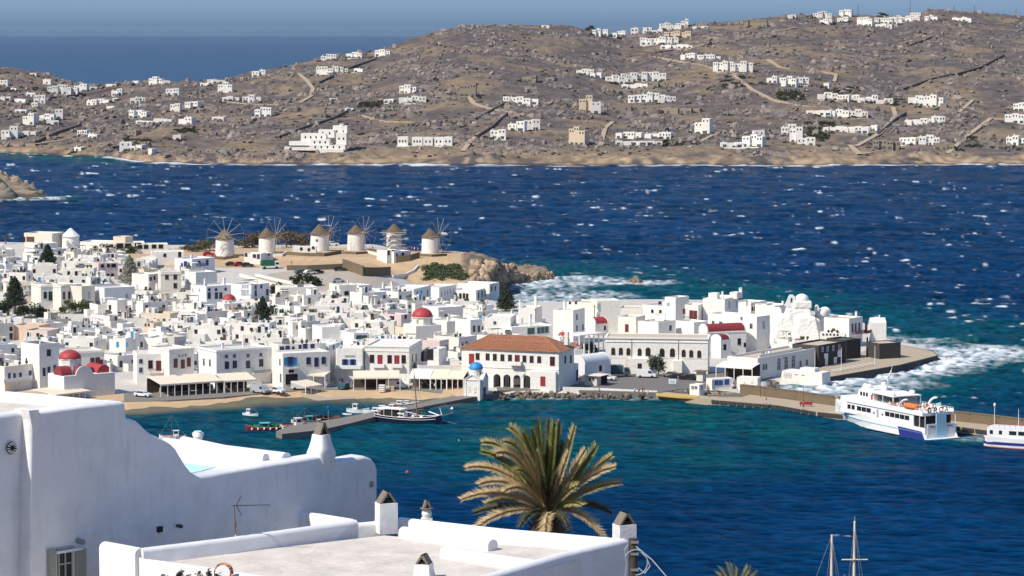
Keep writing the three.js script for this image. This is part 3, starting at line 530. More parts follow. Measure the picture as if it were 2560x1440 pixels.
q.wins('F',[[1854,796,0.5,0.7],[1878,815,0.8,1.3],[1783,807,0.7,1],[1802,809,0.9,1]],0.8,1.3,'window','greyPaint').wins('R',[[1909,813]],0.8,1.9,'panel','greyPaint');
q=H([1690,801,1735,806],5.5,6,{wall:'white',roof:'roofPale',label:'low white house with rounded shaded corner behind the red church vault'});

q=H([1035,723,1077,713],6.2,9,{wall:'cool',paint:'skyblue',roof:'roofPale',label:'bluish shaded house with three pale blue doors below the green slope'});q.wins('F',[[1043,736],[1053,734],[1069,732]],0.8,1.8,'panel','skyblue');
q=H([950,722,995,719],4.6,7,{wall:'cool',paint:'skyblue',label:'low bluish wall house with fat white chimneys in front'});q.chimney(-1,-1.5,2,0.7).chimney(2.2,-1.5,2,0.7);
q=H([1098,719,1140,711],5,8,{wall:'white',paint:'greyPaint',label:'white house with line of small arches on its shaded side near the cove'});q.wins('F',[[1104,735],[1112,733],[1119,731],[1126,729]],0.5,1.2,'panel','greyPaint');
q=H([1131,724,1190,726],5,8,{wall:'white',paint:'dark',alt:6.6,roof:'roofPale',label:'white house with three dark arched doors standing over the cove'});q.wins('F',[[1139,740],[1151,740],[1160,740],[1168,741]],0.7,1.6,'panel','dark').wins('R',[[1196,738],[1205,735],[1213,733],[1220,731]],0.6,1.8,'panel','dark');
q=H([1144,707,1224,710],5,8,{wall:'white',paint:'navy',roof:'roofPale',label:'wide white house with two blue doors behind the cove arches'});q.wins('R',[[1229,722],[1238,721]],0.6,1.4,'panel','navy');
q=H([848,713,896,711],6.0,8,{wall:'white2',paint:'dark',label:'shaded mauve fronted house with air conditioners below the car park'});q.wins('F',[[866,733,1.2,1]],1.2,1,'panel','dark').wins('L',[[840,723,0.7,1.6]],0.7,1.6,'panel','navy').chimney(1,-3);
q=H([897,714,930,711],6,7,{wall:'white2',paint:'dark',label:'shaded house with dark doorway beside the air conditioned house'});q.wins('F',[[910,731],[922,731]],0.9,1.6,'panel','dark');
q=H([700,719,792,717],4.6,9,{wall:'white2',paint:'greyPaint',roof:'roofPale',label:'wide low white house with cream window bands beside the round shrubs'});q.wins('F',[[708,727],[716,727],[777,724],[785,724]],1,1.2,'window','whitePaint','paneGrey').solar(1,-2);
q=H([628,712,673,707],7.0,8,{wall:'cool',paint:'navy',label:'bluish two storey house with navy shutters by the coastal road'});q.wins('F',[[639,718,0.7,1],[653,716,0.7,1],[639,733],[668,730]],0.8,1.7,'panel','navy').wins('L',[[607,716,0.4,0.8],[613,716,0.4,0.8],[619,716,0.4,0.8],[606,731],[612,732],[619,731]],0.6,1.5,'panel','greyPaint').pergola(0,-4,4,3,'wood',1.4);
q=H([516,716,595,711],6.6,9,{wall:'cool',paint:'navy',roof:'roofPale',label:'long grey house with four tall dark doors behind the little red dome'});q.wins('F',[[523,724,0.6,0.7],[540,724,0.6,0.7],[564,723,0.6,0.7],[584,722,0.6,0.7],[523,739],[541,739],[552,739],[585,736]],0.9,1.8,'panel','navy').wins('L',[[482,725,0.4,0.8],[499,725,0.4,0.8]],0.4,0.8,'panel','greyPaint').chimney(-5,-1.5,2.4,0.7).chimney(2,-2,2.2,0.6);
q=H([487,679,545,680],7.4,7,{wall:'white',roof:'roofPale',label:'tall white house with one blank grey wall below the first thatched mill'});q.g.rotation.y=0.62;q.wins('L',[[471,705,0.8,1.6]],0.8,1.6,'panel','greyPaint');
q=H([402,680,453,679],8.4,8,{wall:'cream',paint:'brown',roof:'roof',label:'tall beige three storey house among low white roofs'});q.wins('F',[[417,692],[438,692],[438,714]],0.9,1.4,'window','brown').cornice(7.6);
q=H([371,686,401,683],6.4,7,{wall:'white2',paint:'dark',label:'white house with dark doorway joined to the tall beige house'});q.wins('F',[[377,697,0.6,1],[386,695,0.6,1],[397,698,0.9,1.9]],0.8,1.4,'panel','dark');
q=H([480,648,537,643],5.4,8,{wall:'cool',paint:'navy',roof:'roofPale',label:'long bluish house with navy doors and balcony under the first thatched mill'});q.wins('F',[[498,660,0.9,2],[518,656,0.9,1.6]],0.9,1.9,'panel','navy').balcony('F',486,516,668,0.9,'navy',false).chimney(-4,-1.5,1.6).wins('L',[[455,662,0.7,1],[464,660,1.4,1.6],[472,661,0.8,1.4]],0.8,1.4,'panel','navy');
q=H([380,630,460,629],4.4,8,{wall:'white',paint:'dark',roof:'roofPale',label:'low white house with rounded ends uphill of the bluish balcony house'});q.wins('F',[[412,638],[449,636,0.8,1.6]],0.8,0.9,'panel','dark').chimney(2,-3,1.5,0.7);
q=H([102,713.5,152,711.5],7.2,10,{wall:'white2',paint:'green',roof:'roofTan',label:'old neoclassical house front with three tall dark windows, first of the twin fronts'});q.wins('F',[[113,738],[139,736]],0.85,1.9,'window','green').wins('F',[[126,740,0.95,2.6]],0.9,2.4,'window','green').cornice(6.6);
q=H([152.5,714,203,709],7.2,10,{wall:'white2',paint:'brown',roof:'roofTan',label:'old neoclassical house front with scalloped parapet behind the dark bushes'});q.wins('F',[[160,739],[173,738],[185,738]],0.85,2.0,'window','brown').cornice(6.6);
q=H([204,716,237,713],7,9,{wall:'cream',paint:'greyPaint',label:'greyish side wing with a single tall window behind the dark bushes'});q.wins('F',[[223,738]],0.8,2,'panel','greyPaint');
q=H([16,711,97,709],6.4,9,{wall:'cream',paint:'greyPaint',roof:'roofTan',label:'long cream house with cornice behind the layered tall conifer'});q.wins('F',[[62,719,0.4,0.5],[74,719,0.4,0.5],[85,719,0.4,0.5],[70,733,1.6,1],[23,718,0.5,0.7]],0.6,0.8,'panel','greyPaint').cornice(5.8);
q=H([257,719,341,717],6.2,9,{wall:'cool',paint:'greyPaint',roof:'roof',label:'plain grey wall house with one small dark window'});q.g.rotation.y=0.6;q.wins('F',[[316,741]],0.7,1.2,'panel','greyPaint');
q=H([268,750,293,751],5.4,6,{wall:'white',paint:'dark',label:'small white cube house with a tan shed roof beside it'});q.wins('F',[[275,768]],0.6,1.1,'panel','dark').wins('R',[[316,768,0.7,0.6]],0.6,0.6,'panel','brown');
q=H([246,658,295,656],5.6,8,{wall:'pink',paint:'dark',label:'lilac tinted house with square dark windows uphill of the plain grey wall'});q.wins('F',[[256,665],[271,664],[284,664,1.4,1],[270,688,0.8,0.7],[281,687,0.8,0.7]],0.8,0.9,'panel','dark').chimney(-1,-1.5,1.6);
q=H([191,658,232,657],5,7,{wall:'white',paint:'dark',label:'white house with tiny windows beside the lilac tinted house'});q.wins('F',[[211,665,0.4,0.4],[225,665,0.4,0.6]],0.4,0.5,'panel','dark');
q=H([73,607,112,609],4.2,7,{wall:'white',roof:'roofPale',label:'bright white cube house close to the white capped mill'});
q=H([60,582,130,584],5.0,9,{wall:'cream',paint:'dark',roof:'roofPale',label:'long flat stone and white house beside the white capped mill'});q.wins('F',[[58,598,1.6,1.6],[76,598,3,1.6,'panel','brown']],1.4,1.6,'panel','dark');
q=H([200,604,290,606],3.2,9,{wall:'white2',roof:'roofPale',label:'long low pale wall and roof east of the white capped mill'});
q=H([283,591,313,592],5.6,5,{wall:'peach',roof:'roofTan',label:'pinkish stone block above the sea at the town edge'});
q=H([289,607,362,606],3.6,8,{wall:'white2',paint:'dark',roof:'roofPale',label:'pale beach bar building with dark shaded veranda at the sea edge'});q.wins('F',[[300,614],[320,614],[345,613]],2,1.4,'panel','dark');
q=H([342,611,420,610],3.2,7,{wall:'white',paint:'dark',roof:'roofPale',label:'long low white row with dark openings at the sea edge'});q.wins('F',[[350,617],[365,617],[385,616],[402,616]],1.4,1.2,'panel','dark');
q=H([283,845,314,846],6,7,{wall:'white',paint:'skyblue',roof:'roofPale',label:'rounded white house with pale blue shutter uphill of the waterfront red dome'});q.wins('F',[[294,861,0.5,1.2],[318,862,0.5,1]],0.5,1.2,'panel','skyblue').upper(1.5,-4,2.6,1.6,2.5);
q=H([360,844,405,846],5.2,8,{wall:'white',roof:'roofPale',label:'plain white rounded house behind the dark red balcony house'});
q=H([434,842,467,841],5.8,7,{wall:'grey',paint:'green',label:'shaded house with wide green grey window behind the arched terrace'});q.g.rotation.y=0.6;q.wins('F',[[452,857,1.8,1]],1.8,1,'panel','greyPaint');
q=H([805,818,851,816],5.6,8,{wall:'white',roof:'roofPale',label:'blank square white house uphill of the blue balcony house'});q.pergola(1.6,-2,3,2.4,'wood');
q=H([885,833,921,831],4.8,7,{wall:'cool',paint:'skyblue',label:'small white house with wide teal window above the long cafe'});q.wins('F',[[897,843,1.4,0.9],[911,843,1.4,0.9]],1.4,0.9,'panel','green');
q=H([925,832,962,831],5,7,{wall:'white',paint:'blue',label:'small white house with three tiny pale windows above the long cafe'});q.wins('F',[[931,848,0.5,1.2],[944,846,0.5,0.6],[953,847,0.5,0.5]],0.5,0.8,'panel','skyblue');
q=H([60,825,118,827],4.6,8,{wall:'pink',paint:'dark',roof:'roofTan',label:'low mauve house with black doorway uphill of the dark roofed house'});q.wins('F',[[72,839,0.8,1.6],[95,837,0.7,0.8]],0.8,1.2,'panel','dark');
q=H([34,812,98,814],4.2,7,{wall:'orange',paint:'brown',roof:'roofTan',label:'orange tinted house among white roofs by the dark trees'});
q=H([360,806,384,807],4.2,5,{wall:'peach',paint:'brown',roof:'brown',label:'tiny peach house with brown roof among white terraces'});q.wins('F',[[364,812,0.4,0.6],[372,812,0.4,0.6]],0.4,0.6,'panel','brown');
for(const h of townHouses)if(h.g.rotation.y>0.5)h.shaded=true;

/* landmarks that other labels point to: [words, x, y] in photo columns and rows */
const MARKS=[['the waterfront red dome',195,905],['the big red dome',1055,800],['the little red dome',571,748],['the white capped mill',174,605],['the first thatched mill',560,625],['the second thatched mill',666,620],['the layered dark conifer',120,665],['the sunlit conifer',325,700],['the waterfront conifer',38,740],['the dark bushes',195,765],['the lone tall palm',463,745],['the pointed dark tree',658,785],['the round dark tree',700,790],['the car park',830,690],['the green slope',1110,680],['the bay conifer',1265,745],['the tiled roof',1290,860],['the blue balcony house',760,900],['the long cafe',970,880],['the arched terrace',480,900],['the tall beige house',428,700],['the pink house',1015,795],['the twin old fronts',150,735],['the dark roofed house',85,860],['the broad grey house',610,880],['the round shrubs',770,705],['the lilac house',270,665],['the plain grey wall',300,735],['the glazed gallery',1340,825],['the long arched building',1640,860],['the old white church',2000,790]];
const ORD=['','second ','third ','fourth ','fifth ','sixth ','seventh ','eighth ','ninth ','tenth ','eleventh ','twelfth '];

/* the houses between them */
seed(4242);
const noBuild=[
[800,700,11,24],[830,690,11,24],[740,690,11,16],[700,680,12,14],[900,680,12,14],[1110,685,8,20],[195,940,2,10],[1055,830,4,9],[571,760,8,5],[1900,860,2,10],[2000,830,4,14],[1820,850,3,16],[195,780,8,9],[60,780,8,15],[120,690,11,6],[325,715,9,6],[690,800,6,8],[1265,765,3,6],[1480,900,2,12],[640,690,12,9],[600,675,12,9],
].map(([x,y,h,r])=>{const p=P(x,y,h);return[p.x,p.z,r];});
const fillers=[];
{
const skyline=curve([[-100,596],[300,628],[470,650],[530,678],[600,705],[700,735],[800,718],[930,708],[1050,716],[1130,745],[1330,775]]);
for(let d=742;d<1020&&fillers.length<222;d+=9.6){
const xl=-d*0.187,xr=14;let x=xl+rr(0,4);
while(x<xr){
const w=rr(4.8,9.6),field=N2(x*0.02,d*0.02),turn=(field>-0.25?rr(0.5,0.85):rr(-0.3,0.15)),dep=rr(5.5,8);
const z=-(d+rr(-2,2)),cx=x+w / 2,front=V(0,0,dep / 2).applyAxisAngle(V(0,1,0),turn),fx=cx+front.x,fz=z+front.z;
const g=Math.min(town(cx,z),town(fx,fz)),f=[cx,z,w / 2-0.5,dep / 2-0.5,turn];
x+=w*0.92+rr(0,0.8);
if(!inside(cx,z,coast)||polyDist(cx,z,coast)<(d<800?26:9)||g<1.2)continue;
if(segDist(cx,z,ridges[0][0],ridges[0][1])[0]<27&&cx>-104)continue;
if(noBuild.some((n)=>Math.hypot(cx-n[0],z-n[1])<n[2]+w*0.35)||clash(f))continue;
const h=rnd()<0.2?rr(5,6.2):rr(2.9,4.0);
const pp=toPx(V(fx,g+h,fz));if(pp[0]<-60||pp[0]>1330||pp[1]>930||pp[1]<skyline(pp[0])+(h>4.5?8:3))continue;
const wall=rnd()<0.5?'white':rnd()<0.86?pick(['white2','white2','white2','cool']):pick(['cream','cream','peach','grey']),paint=pick(PAINTS);
const H0=new House('town_house',V(fx,g,fz),turn,w,h,dep,{wall,paint,roof:pick(['roof','roof','roofPale','roofPale','roofTan','roofTan']),group:HS,par:rr(0.2,0.75)});
H0.auto=true;fillers.push(H0);
const n=Math.max(1,Math.round(w / 3.6));
if(h>4.8){H0.row('F',n,h-1.7,0.65,1.0,'window',paint);if(rnd()<0.6)H0.row('F',n,1.3,0.75,1.6,pick(['panel','window']),paint);}else if(rnd()<0.6)H0.row('F',Math.max(1,n-(rnd()<0.5?1:0)),1.6,0.65,rr(0.7,1.6),pick(['window','panel']),paint,rr(0.8,2.2));
if(rnd()<0.5)H0.row(turn>0.3?'L':'R',1,h-1.6,0.55,0.9,'window',paint,1.5);

for(let k=0;k<4;k++)if(rnd()<0.72){const ww=rr(2.2,w*0.7),wd=rr(2,4.4),wh=h*rr(0.45,1.0),wx=k>1?(k===2?1:-1)*(w / 2+ww*0.12):rr(-w / 2+ww / 2,w / 2-ww / 2),b=new MB(),wz=k>1?-rr(0,dep-3)+1:k?wd*0.85:-dep+wd*0.4,r=blockWalls(b,ww,wh+3,wd,rr(0.2,0.6),0.25,wx,-3,wz),wm=rnd()<0.8?M.white:M.white2,u=part('wing',b.build(),wm,H0.g);part('roof',roofQuad(new MB(),r).build(),M[pick(['roof','roofPale','roofTan'])],u);if(rnd()<0.5){const s=new THREE.Mesh(winGeo(0.7,1.0,'window'),[M[paint],M.pane]);s.name='window';s.position.set(wx+rr(-0.5,0.5),wh-1.4,wz);u.add(s);}}
if(rnd()<0.5)H0.upper(rr(-w / 2+2,w / 2-2),-rr(1,dep-3.4),rr(2,3.6),rr(1.4,2.4),rr(2,3),rnd()<0.8?null:'white2',rnd()<0.7);
for(let k=0;k<2;k++)if(rnd()<0.6)H0.chimney(rr(-w / 2+0.6,w / 2-0.6),-rr(0.6,dep-0.6),rr(0.8,1.9),rr(0.4,0.65));
if(rnd()<0.34)H0.pergola(rr(-1,1),-rr(2,4),rr(2.4,3.6),rr(2,2.6),pick(['bamboo','canvas','wood','canvasWhite']));
if(rnd()<0.45)H0.solar(rr(-w / 2+1.2,w / 2-1.2),-rr(1.5,dep-1.5));
if(rnd()<0.35)H0.tank(rr(-w / 2+0.8,w / 2-0.8),-rr(1,dep-1));
for(let k=0;k<2;k++)if(rnd()<0.4)H0.cooler(rr(-w / 2+0.8,w / 2-0.8),-rr(1,dep-1));
if(rnd()<0.35)H0.pots(1+Math.floor(rnd()*3),-rr(0.6,1.6));
for(let k=0;k<2;k++)if(rnd()<0.45)H0.terraceWall(-rr(1.5,dep-1.2),w*rr(0.3,0.6),rr(0.5,1.2),rr(-w*0.2,w*0.2));
}
}
}
/* each label says the house's own look and where it stands from the nearest landmark */
{
const byMark=new Map();
for(const h of fillers){
const c=toPx(V(0,h.h*0.7,0).add(h.g.position));let best=null;
for(const m of MARKS){const dx=c[0]-m[1],dy=c[1]-m[2],r=Math.hypot(dx,dy*1.6);if(!best||r<best[0])best=[r,m[0],dx,dy];}
const[r,m,dx,dy]=best,side=Math.abs(dx)>Math.abs(dy)*1.6?(dx<0?'left of':'right of'):dy<0?'above':'below',key=side+' '+m;
const size=h.h>5?(h.w>8?'large two storey':'tall'):h.w>8?'wide low':'small',feat=h.feats.length?h.feats[0]:PAINT_WORD[h.paint]+' openings';
h.desc=`${size} ${WALL_WORD[h.wallKey]} house with ${feat}`;const k2=h.desc.split(' with ')[0]+key;h.key=k2;h.pl=key;h.r=r;(byMark.get(k2)??byMark.set(k2,[]).get(k2)).push(h);
}
for(const list of byMark.values()){list.sort((a,b)=>a.r-b.r).forEach((h,i)=>{h.g.userData.label=`${h.desc}, ${ORD[i] ?? (i + 1) + 'th '}closest ${h.pl}`.replace(', closest',', closest');});}
}

/* ------------------------------------------------------------------ plants */
function leafCloud(n,place,size,b=new MB()){
for(let k=0;k<n;k++){const[x,y,z,s=1]=place(k),a=rr(0,6.28),e=rr(-0.9,0.9),r=size*s*rr(0.6,1.3);const u=V(Math.cos(a),0,Math.sin(a)).multiplyScalar(r),v=V(-Math.sin(a)*Math.sin(e),Math.cos(e),Math.cos(a)*Math.sin(e)).multiplyScalar(r*0.7);b.tri([x-u.x-v.x,y-u.y-v.y,z-u.z-v.z],[x+u.x-v.x*0.6,y+u.y-v.y*0.6,z+u.z-v.z*0.6],[x+v.x*1.2,y+v.y*1.2,z+v.z*1.2]);}
return b;
}
function bushyTree(name,label,pos,hgt,rx,ry,m,o={}){
const t=thing(name,label,o.category??'tree',pos,0,o.group),lobes=[];const cy=hgt-ry;
for(let k=0;k<(o.lobes??9);k++){const a=rr(0,6.28),q=rr(0.1,0.75);lobes.push([Math.cos(a)*rx*q,cy+rr(-0.6,0.65)*ry,Math.sin(a)*rx*q*0.8,rr(0.35,0.6)]);}
const c=leafCloud(o.n??900,()=>{const l=pick(lobes),a=rr(0,6.28),e=Math.acos(rr(-1,1)),r=Math.pow(rnd(),0.35);return[l[0]+Math.cos(a)*Math.sin(e)*rx*l[3]*r,l[1]+Math.cos(e)*ry*l[3]*r,l[2]+Math.sin(a)*Math.sin(e)*rx*l[3]*r];},o.leaf??0.3);
part('crown',c.build(),m,t);const b=new MB();b.bar([0,-0.5,0],[0.1,cy*0.6,0],0.16+hgt*0.012,0.12+hgt*0.006);for(let k=0;k<4;k++){const l=lobes[k];b.bar([0.1,cy*0.6,0],[l[0]*0.7,l[1],l[2]*0.7],0.1,0.04,5);}part('trunk',b.build(),M.wood,t);return t;
}
function norfolkPine(label,pos,hgt,rad,m,o={}){
const t=thing('norfolk_pine',label,'tree',pos,0,'tall tiered conifers among the roofs'),b=new MB(),w=new MB();w.bar([0,-1,0],[0,hgt,0],0.28,0.05,7);
const tiers=(o.tiers??12)+3;
for(let k=0;k<tiers;k++){const f=k / (tiers-1),y=mix(hgt*(o.low??0.18),hgt*0.97,f),r=rad*Math.pow(1-f,0.75)*rr(0.85,1.1)+0.25,n=9;for(let i=0;i<n;i++){const a=i / n*6.28+k*0.5+rr(-0.12,0.12),L=r*rr(0.8,1.1);w.bar([0,y,0],[Math.cos(a)*L*0.9,y+L*0.1,Math.sin(a)*L*0.9],0.06,0.02,4);leafCloud(o.n??64,()=>{const q=Math.pow(rnd(),0.7),s=rr(-1,1)*0.24*L*(1.2-q*0.4);return[Math.cos(a)*L*q-Math.sin(a)*s,y+L*0.16*q*q+rr(-0.25,0.3),Math.sin(a)*L*q+Math.cos(a)*s];},0.2,b);}}
part('branches',b.build(),m,t);part('trunk',w.build(),M.wood,t);return t;
}
M.pine=mat('pine_needles',0.035,0.05,0.03,0.9);M.pinePale=mat('pale_pine_needles',0.30,0.30,0.24,0.9);M.oliveLeaf=mat('olive_leaf',0.10,0.10,0.055,0.9);M.scrubLeaf=mat('brown_scrub',0.13,0.10,0.06,0.95);M.greenLeaf=mat('green_leaf',0.055,0.075,0.025,0.9);
seed(77);
const onTown=(px,py,off=0)=>hit(px,py,town,off,640,1250);
norfolkPine('dark tiered conifer standing behind the long cream house with cornice',onTown(120,692),10.6,3.9,M.pine);
norfolkPine('pale sunlit conifer with silvery branches beside the tall beige house',onTown(325,722),10.5,3.8,M.pinePale,{tiers:10});
norfolkPine('dark conifer with wide tiers at the edge of town above dense dark trees',onTown(38,778),10.4,3.9,M.pine);
norfolkPine('dark conifer beside the cove in front of the headland',onTown(1265,778),8.6,3.4,M.pine,{tiers:10,low:0.1});
norfolkPine('slender pointed conifer touching the round dark tree in mid town',onTown(657,822),9.2,2.9,M.pine,{tiers:10});
bushyTree('broadleaf_tree','round dark tree beside the slender pointed conifer in mid town',onTown(700,812),6.4,4.4,3.4,M.leafDark,{n:1500});
bushyTree('broadleaf_tree','dark leafy bush before the twin neoclassical fronts, nearer the conifer',onTown(172,783),4.4,2.7,2.2,M.greenLeaf,{n:700});
bushyTree('broadleaf_tree','dark leafy bush before the twin neoclassical fronts, nearer the grey side wing',onTown(212,783),4.2,3.2,2.1,M.greenLeaf,{n:800});
for(const[x,y,h,r,l]of[[12,792,5.5,4,'dense dark tree at the town edge beneath the wide tiered conifer'],[60,795,4.6,4,'dense dark tree just right of the wide tiered conifer'],[95,797,3.6,3.2,'low dark tree at the right end of the dark grove']])bushyTree('broadleaf_tree',l,onTown(x,y),h,r,h*0.5,M.leafDark,{n:1000});
for(const[x,y,h,r,l]of[[742,713,3.6,2.6,'rounded dark shrub beside the coastal road wall'],[768,714,3.8,2.8,'rounded dark shrub in the middle of the car park edge'],[790,714,3.4,2.0,'rounded dark shrub at the right of the car park edge'],[690,735,3.4,2.2,'green shrub beside the bluish house with navy shutters'],[615,772,2.4,2.6,'green shrub next to the little red dome'],[868,842,2.4,2.2,'dark shrub above the white balcony house'],[896,822,2.6,1.4,'dark leaning shrub uphill of the teal windowed house'],[1478,882,4.0,2.6,'dark leafy tree above the barrel vaulted hall'],[1618,812,2.6,1.0,'dark tree beside the wide blue window house'],[250,648,3,3,'dark shrub in the gap uphill of the lilac house'],[300,632,3.2,3.2,'wide dark shrub below the beach bar'],[275,630,3,3,'dark shrub near the white capped mill, right of it'],[330,634,2.8,2.6,'dark shrub below the low row at the sea edge']])bushyTree('shrub',l,onTown(x,y),h,r,h*0.55,rnd()<0.5?M.leafDark:M.greenLeaf,{n:520,category:'shrub'});
bushyTree('street_tree','olive green drooping tree growing against the long arched building',onTown(1645,942),7.0,2.5,3.3,mat('street_leaf',0.075,0.085,0.045,0.9),{n:1300,leaf:0.24});
for(const[x,y,h,r,l]of[[632,622,5.6,4.2,'brown tamarisk thicket left of the second thatched mill'],[712,622,6.4,6.5,'tall brown tamarisk thicket between the second and third thatched mills'],[750,622,5.4,5.4,'brown tamarisk thicket close to the third thatched mill'],[520,628,3.4,4.6,'olive scrub left of the first thatched mill'],[478,632,2.8,4.6,'low olive scrub at the sea edge right of the white row'],[610,622,3,4,'low scrub between the first and second thatched mills']])bushyTree('tamarisk',l,onTown(x,y).add(V(0,0,-6)),h,r,h*0.5,x>600&&x<800&&y===622&&h>4?M.scrubLeaf:M.oliveLeaf,{n:1000,lobes:12,category:'shrub'});

function smallPalm(label,pos,hgt,rad,m=M.greenLeaf){
const t=thing('palm_tree',label,'palm tree',pos),b=new MB(),w=new MB();w.bar([0,-0.5,0],[0.15,hgt,0],0.28,0.2,7);
for(let k=0;k<16;k++){const a=k*2.4,up=rr(-0.1,1.0);let p=V(0.15,hgt,0),prev=p;for(let i=1;i<=6;i++){const f=i / 6,e=up-f*1.5,nx=V(0.15+Math.cos(a)*rad*f,hgt+rad*(up*f-0.85*f*f),Math.sin(a)*rad*f);const s=V(-Math.sin(a),-0.5,Math.cos(a)).multiplyScalar(0.28*rad*0.5*(1.1-f)),s2=V(Math.sin(a),-0.5,-Math.cos(a)).multiplyScalar(0.28*rad*0.5*(1.1-f));b.quad([prev.x,prev.y,prev.z],[prev.x+s.x,prev.y+s.y,prev.z+s.z],[nx.x+s.x,nx.y+s.y,nx.z+s.z],[nx.x,nx.y,nx.z]);b.quad([prev.x+s2.x,prev.y+s2.y,prev.z+s2.z],[prev.x,prev.y,prev.z],[nx.x,nx.y,nx.z],[nx.x+s2.x,nx.y+s2.y,nx.z+s2.z]);prev=nx;}}
part('fronds',b.build(),m,t);part('trunk',w.build(),M.wood,t);return t;
}
smallPalm('lone tall palm with brownish fronds among low white roofs',onTown(465,782),4.2,1.7,M.oliveLeaf);
smallPalm('dark palm at the town edge left of the long stone house',onTown(14,610),3.0,2.0);
smallPalm('palm growing close behind the white capped mill',onTown(152,622),4.6,1.6,M.oliveLeaf);

{
const b=new MB();seed(91);
for(let k=0;k<150;k++){const px=rr(1062,1165),t=(px-1062)/ 103,py=mix(rr(662,700),rr(655,702),t);if(py<655+Math.abs(px-1105)*0.32&&px<1095||px>1125&&py<650+(px-1125)*0.9)continue;const p=onTown(px,py),s=rr(0.8,1.5);leafCloud(70,()=>{const a=rr(0,6.28),e=Math.acos(rr(0,1)),r=Math.pow(rnd(),0.4)*s;return[p.x+Math.cos(a)*Math.sin(e)*r*1.3,p.y+Math.cos(e)*r*0.9,p.z+Math.sin(a)*Math.sin(e)*r*1.3];},0.3,b);}
stuff('slope_scrub','dense green scrub covering the slope below the last thatched mill','scrub',b.build(),mat('slope_leaf',0.075,0.095,0.04,0.9));
}

/* ------------------------------------------------------------------ landmarks */
M.thatch=mat('thatch',0.25,0.20,0.145,1,{map:scaled(noiseTexture(128,(u,v)=>{const k=0.75+tile(u,v*0.12,40)*0.25+tile(u,v,9)*0.12;return[k,k*0.97,k*0.92];}),2)});
M.stone=mat('field_stone',0.36,0.30,0.22,0.95,{map:scaled(noiseTexture(256,(u,v)=>{const a=tile(u,v,22),b=tile(u,v,60,N2b);const k=0.72+a*0.22+b*0.12-(Math.abs(tile(u,v,14,N2b))<0.1?0.22:0);return[k,k*0.96,k*0.9];}),5)});
M.black=mat('black_stone',0.14,0.132,0.124,0.9,{map:scaled(noiseTexture(256,(u,v)=>{const k=0.55+tile(u,v,18)*0.4+tile(u,v,50,N2b)*0.3+(Math.abs(tile(u,v,11,N2b))<0.07?0.3:0);return k;}),4)});
M.quay=mat('quay_concrete',0.44,0.36,0.26,0.95,{map:plaster});M.quayGrey=mat('quay_grey',0.21,0.195,0.17,0.95,{map:plaster});M.asphalt=mat('asphalt',0.17,0.16,0.15,0.95,{map:plaster});M.rope=mat('rope',0.45,0.40,0.32,0.9);
M.tile=mat('terracotta',0.60,0.30,0.18,0.9,{map:scaled(noiseTexture(256,(u,v)=>{const r=0.5+0.5*Math.cos(v*2*Math.PI*16),c=0.5+0.5*Math.cos(u*2*Math.PI*22+Math.floor(v*16)*2.1);const n=tile(u,v,30)*0.3+tile(u,v,8,N2b)*0.2;const k=0.55+c*0.3+n*1.6+r*0.15;return[k,k*0.92,k*0.85];}),4)});

const holed=(outline,holes,depth)=>{const s=new THREE.Shape(outline.map((p)=>new THREE.Vector2(...p)));for(const h of holes)s.holes.push(new THREE.Path(h.map((p)=>new THREE.Vector2(...p))));return new THREE.ExtrudeGeometry(s,{depth,bevelEnabled:false});};
const archPath=(x,w,y0,ySpring,n=10)=>{const o=[[x-w / 2,y0],[x+w / 2,y0]];for(let k=0;k<=n;k++){const q=k / n*Math.PI;o.push([x+Math.cos(q)*w / 2,ySpring+Math.sin(q)*w / 2]);}return o;};
function barrel(b,x0,x1,zc,r,y,n=12,over=0){for(let k=0;k<n;k++){const q0=k / n*Math.PI,q1=(k+1)/ n*Math.PI,p=(x,q,rad=r)=>[x,y+Math.sin(q)*rad,zc+Math.cos(q)*rad],N=(q)=>[0,Math.sin(q),Math.cos(q)];b.tri(p(x0,q0),p(x1,q0),p(x1,q1),N(q0),N(q0),N(q1));b.tri(p(x0,q0),p(x1,q1),p(x0,q1),N(q0),N(q1),N(q1));b.tri([x0,y,zc],p(x0,q0),p(x0,q1));b.tri([x1,y,zc],p(x1,q1),p(x1,q0));}return b;}
const domeProf=(r,y,n=10,squash=1)=>{const p=[];for(let k=0;k<=n;k++){const q=k / n*Math.PI / 2;p.push([Math.max(1e-4,r*Math.cos(q)),y+r*squash*Math.sin(q)]);}return p;};
function sdfMesh(fn,c,half,res){
const mc=new MarchingCubes(res,M.white,false,false,400000),hs=res / 2;
for(let k=0;k<res;k++)for(let j=0;j<res;j++)for(let i=0;i<res;i++)mc.field[i+j*res+k*res*res]=-fn(c.x+(i-hs)/ hs*half,c.y+(j-hs)/ hs*half,c.z+(k-hs)/ hs*half);
mc.isolation=0;mc.update();const n=mc.count??mc.geometry.drawRange.count,g=new THREE.BufferGeometry(),p=mc.positionArray.slice(0,n*3),m=mc.normalArray.slice(0,n*3);
for(let i=0;i<n;i++){p[i*3]=p[i*3]*half+c.x;p[i*3+1]=p[i*3+1]*half+c.y;p[i*3+2]=p[i*3+2]*half+c.z;}
g.setAttribute('position',new THREE.BufferAttribute(p,3));g.setAttribute('normal',new THREE.BufferAttribute(m,3));const uv=new Float32Array(n*2);for(let i=0;i<n;i++){uv[i*2]=p[i*3]+p[i*3+2]*0.6;uv[i*2+1]=p[i*3+1];}g.setAttribute('uv',new THREE.BufferAttribute(uv,2));return g;
}
const smin=(a,b,k)=>{const h=Math.max(k-Math.abs(a-b),0)/ k;return Math.min(a,b)-h*h*k / 4;};
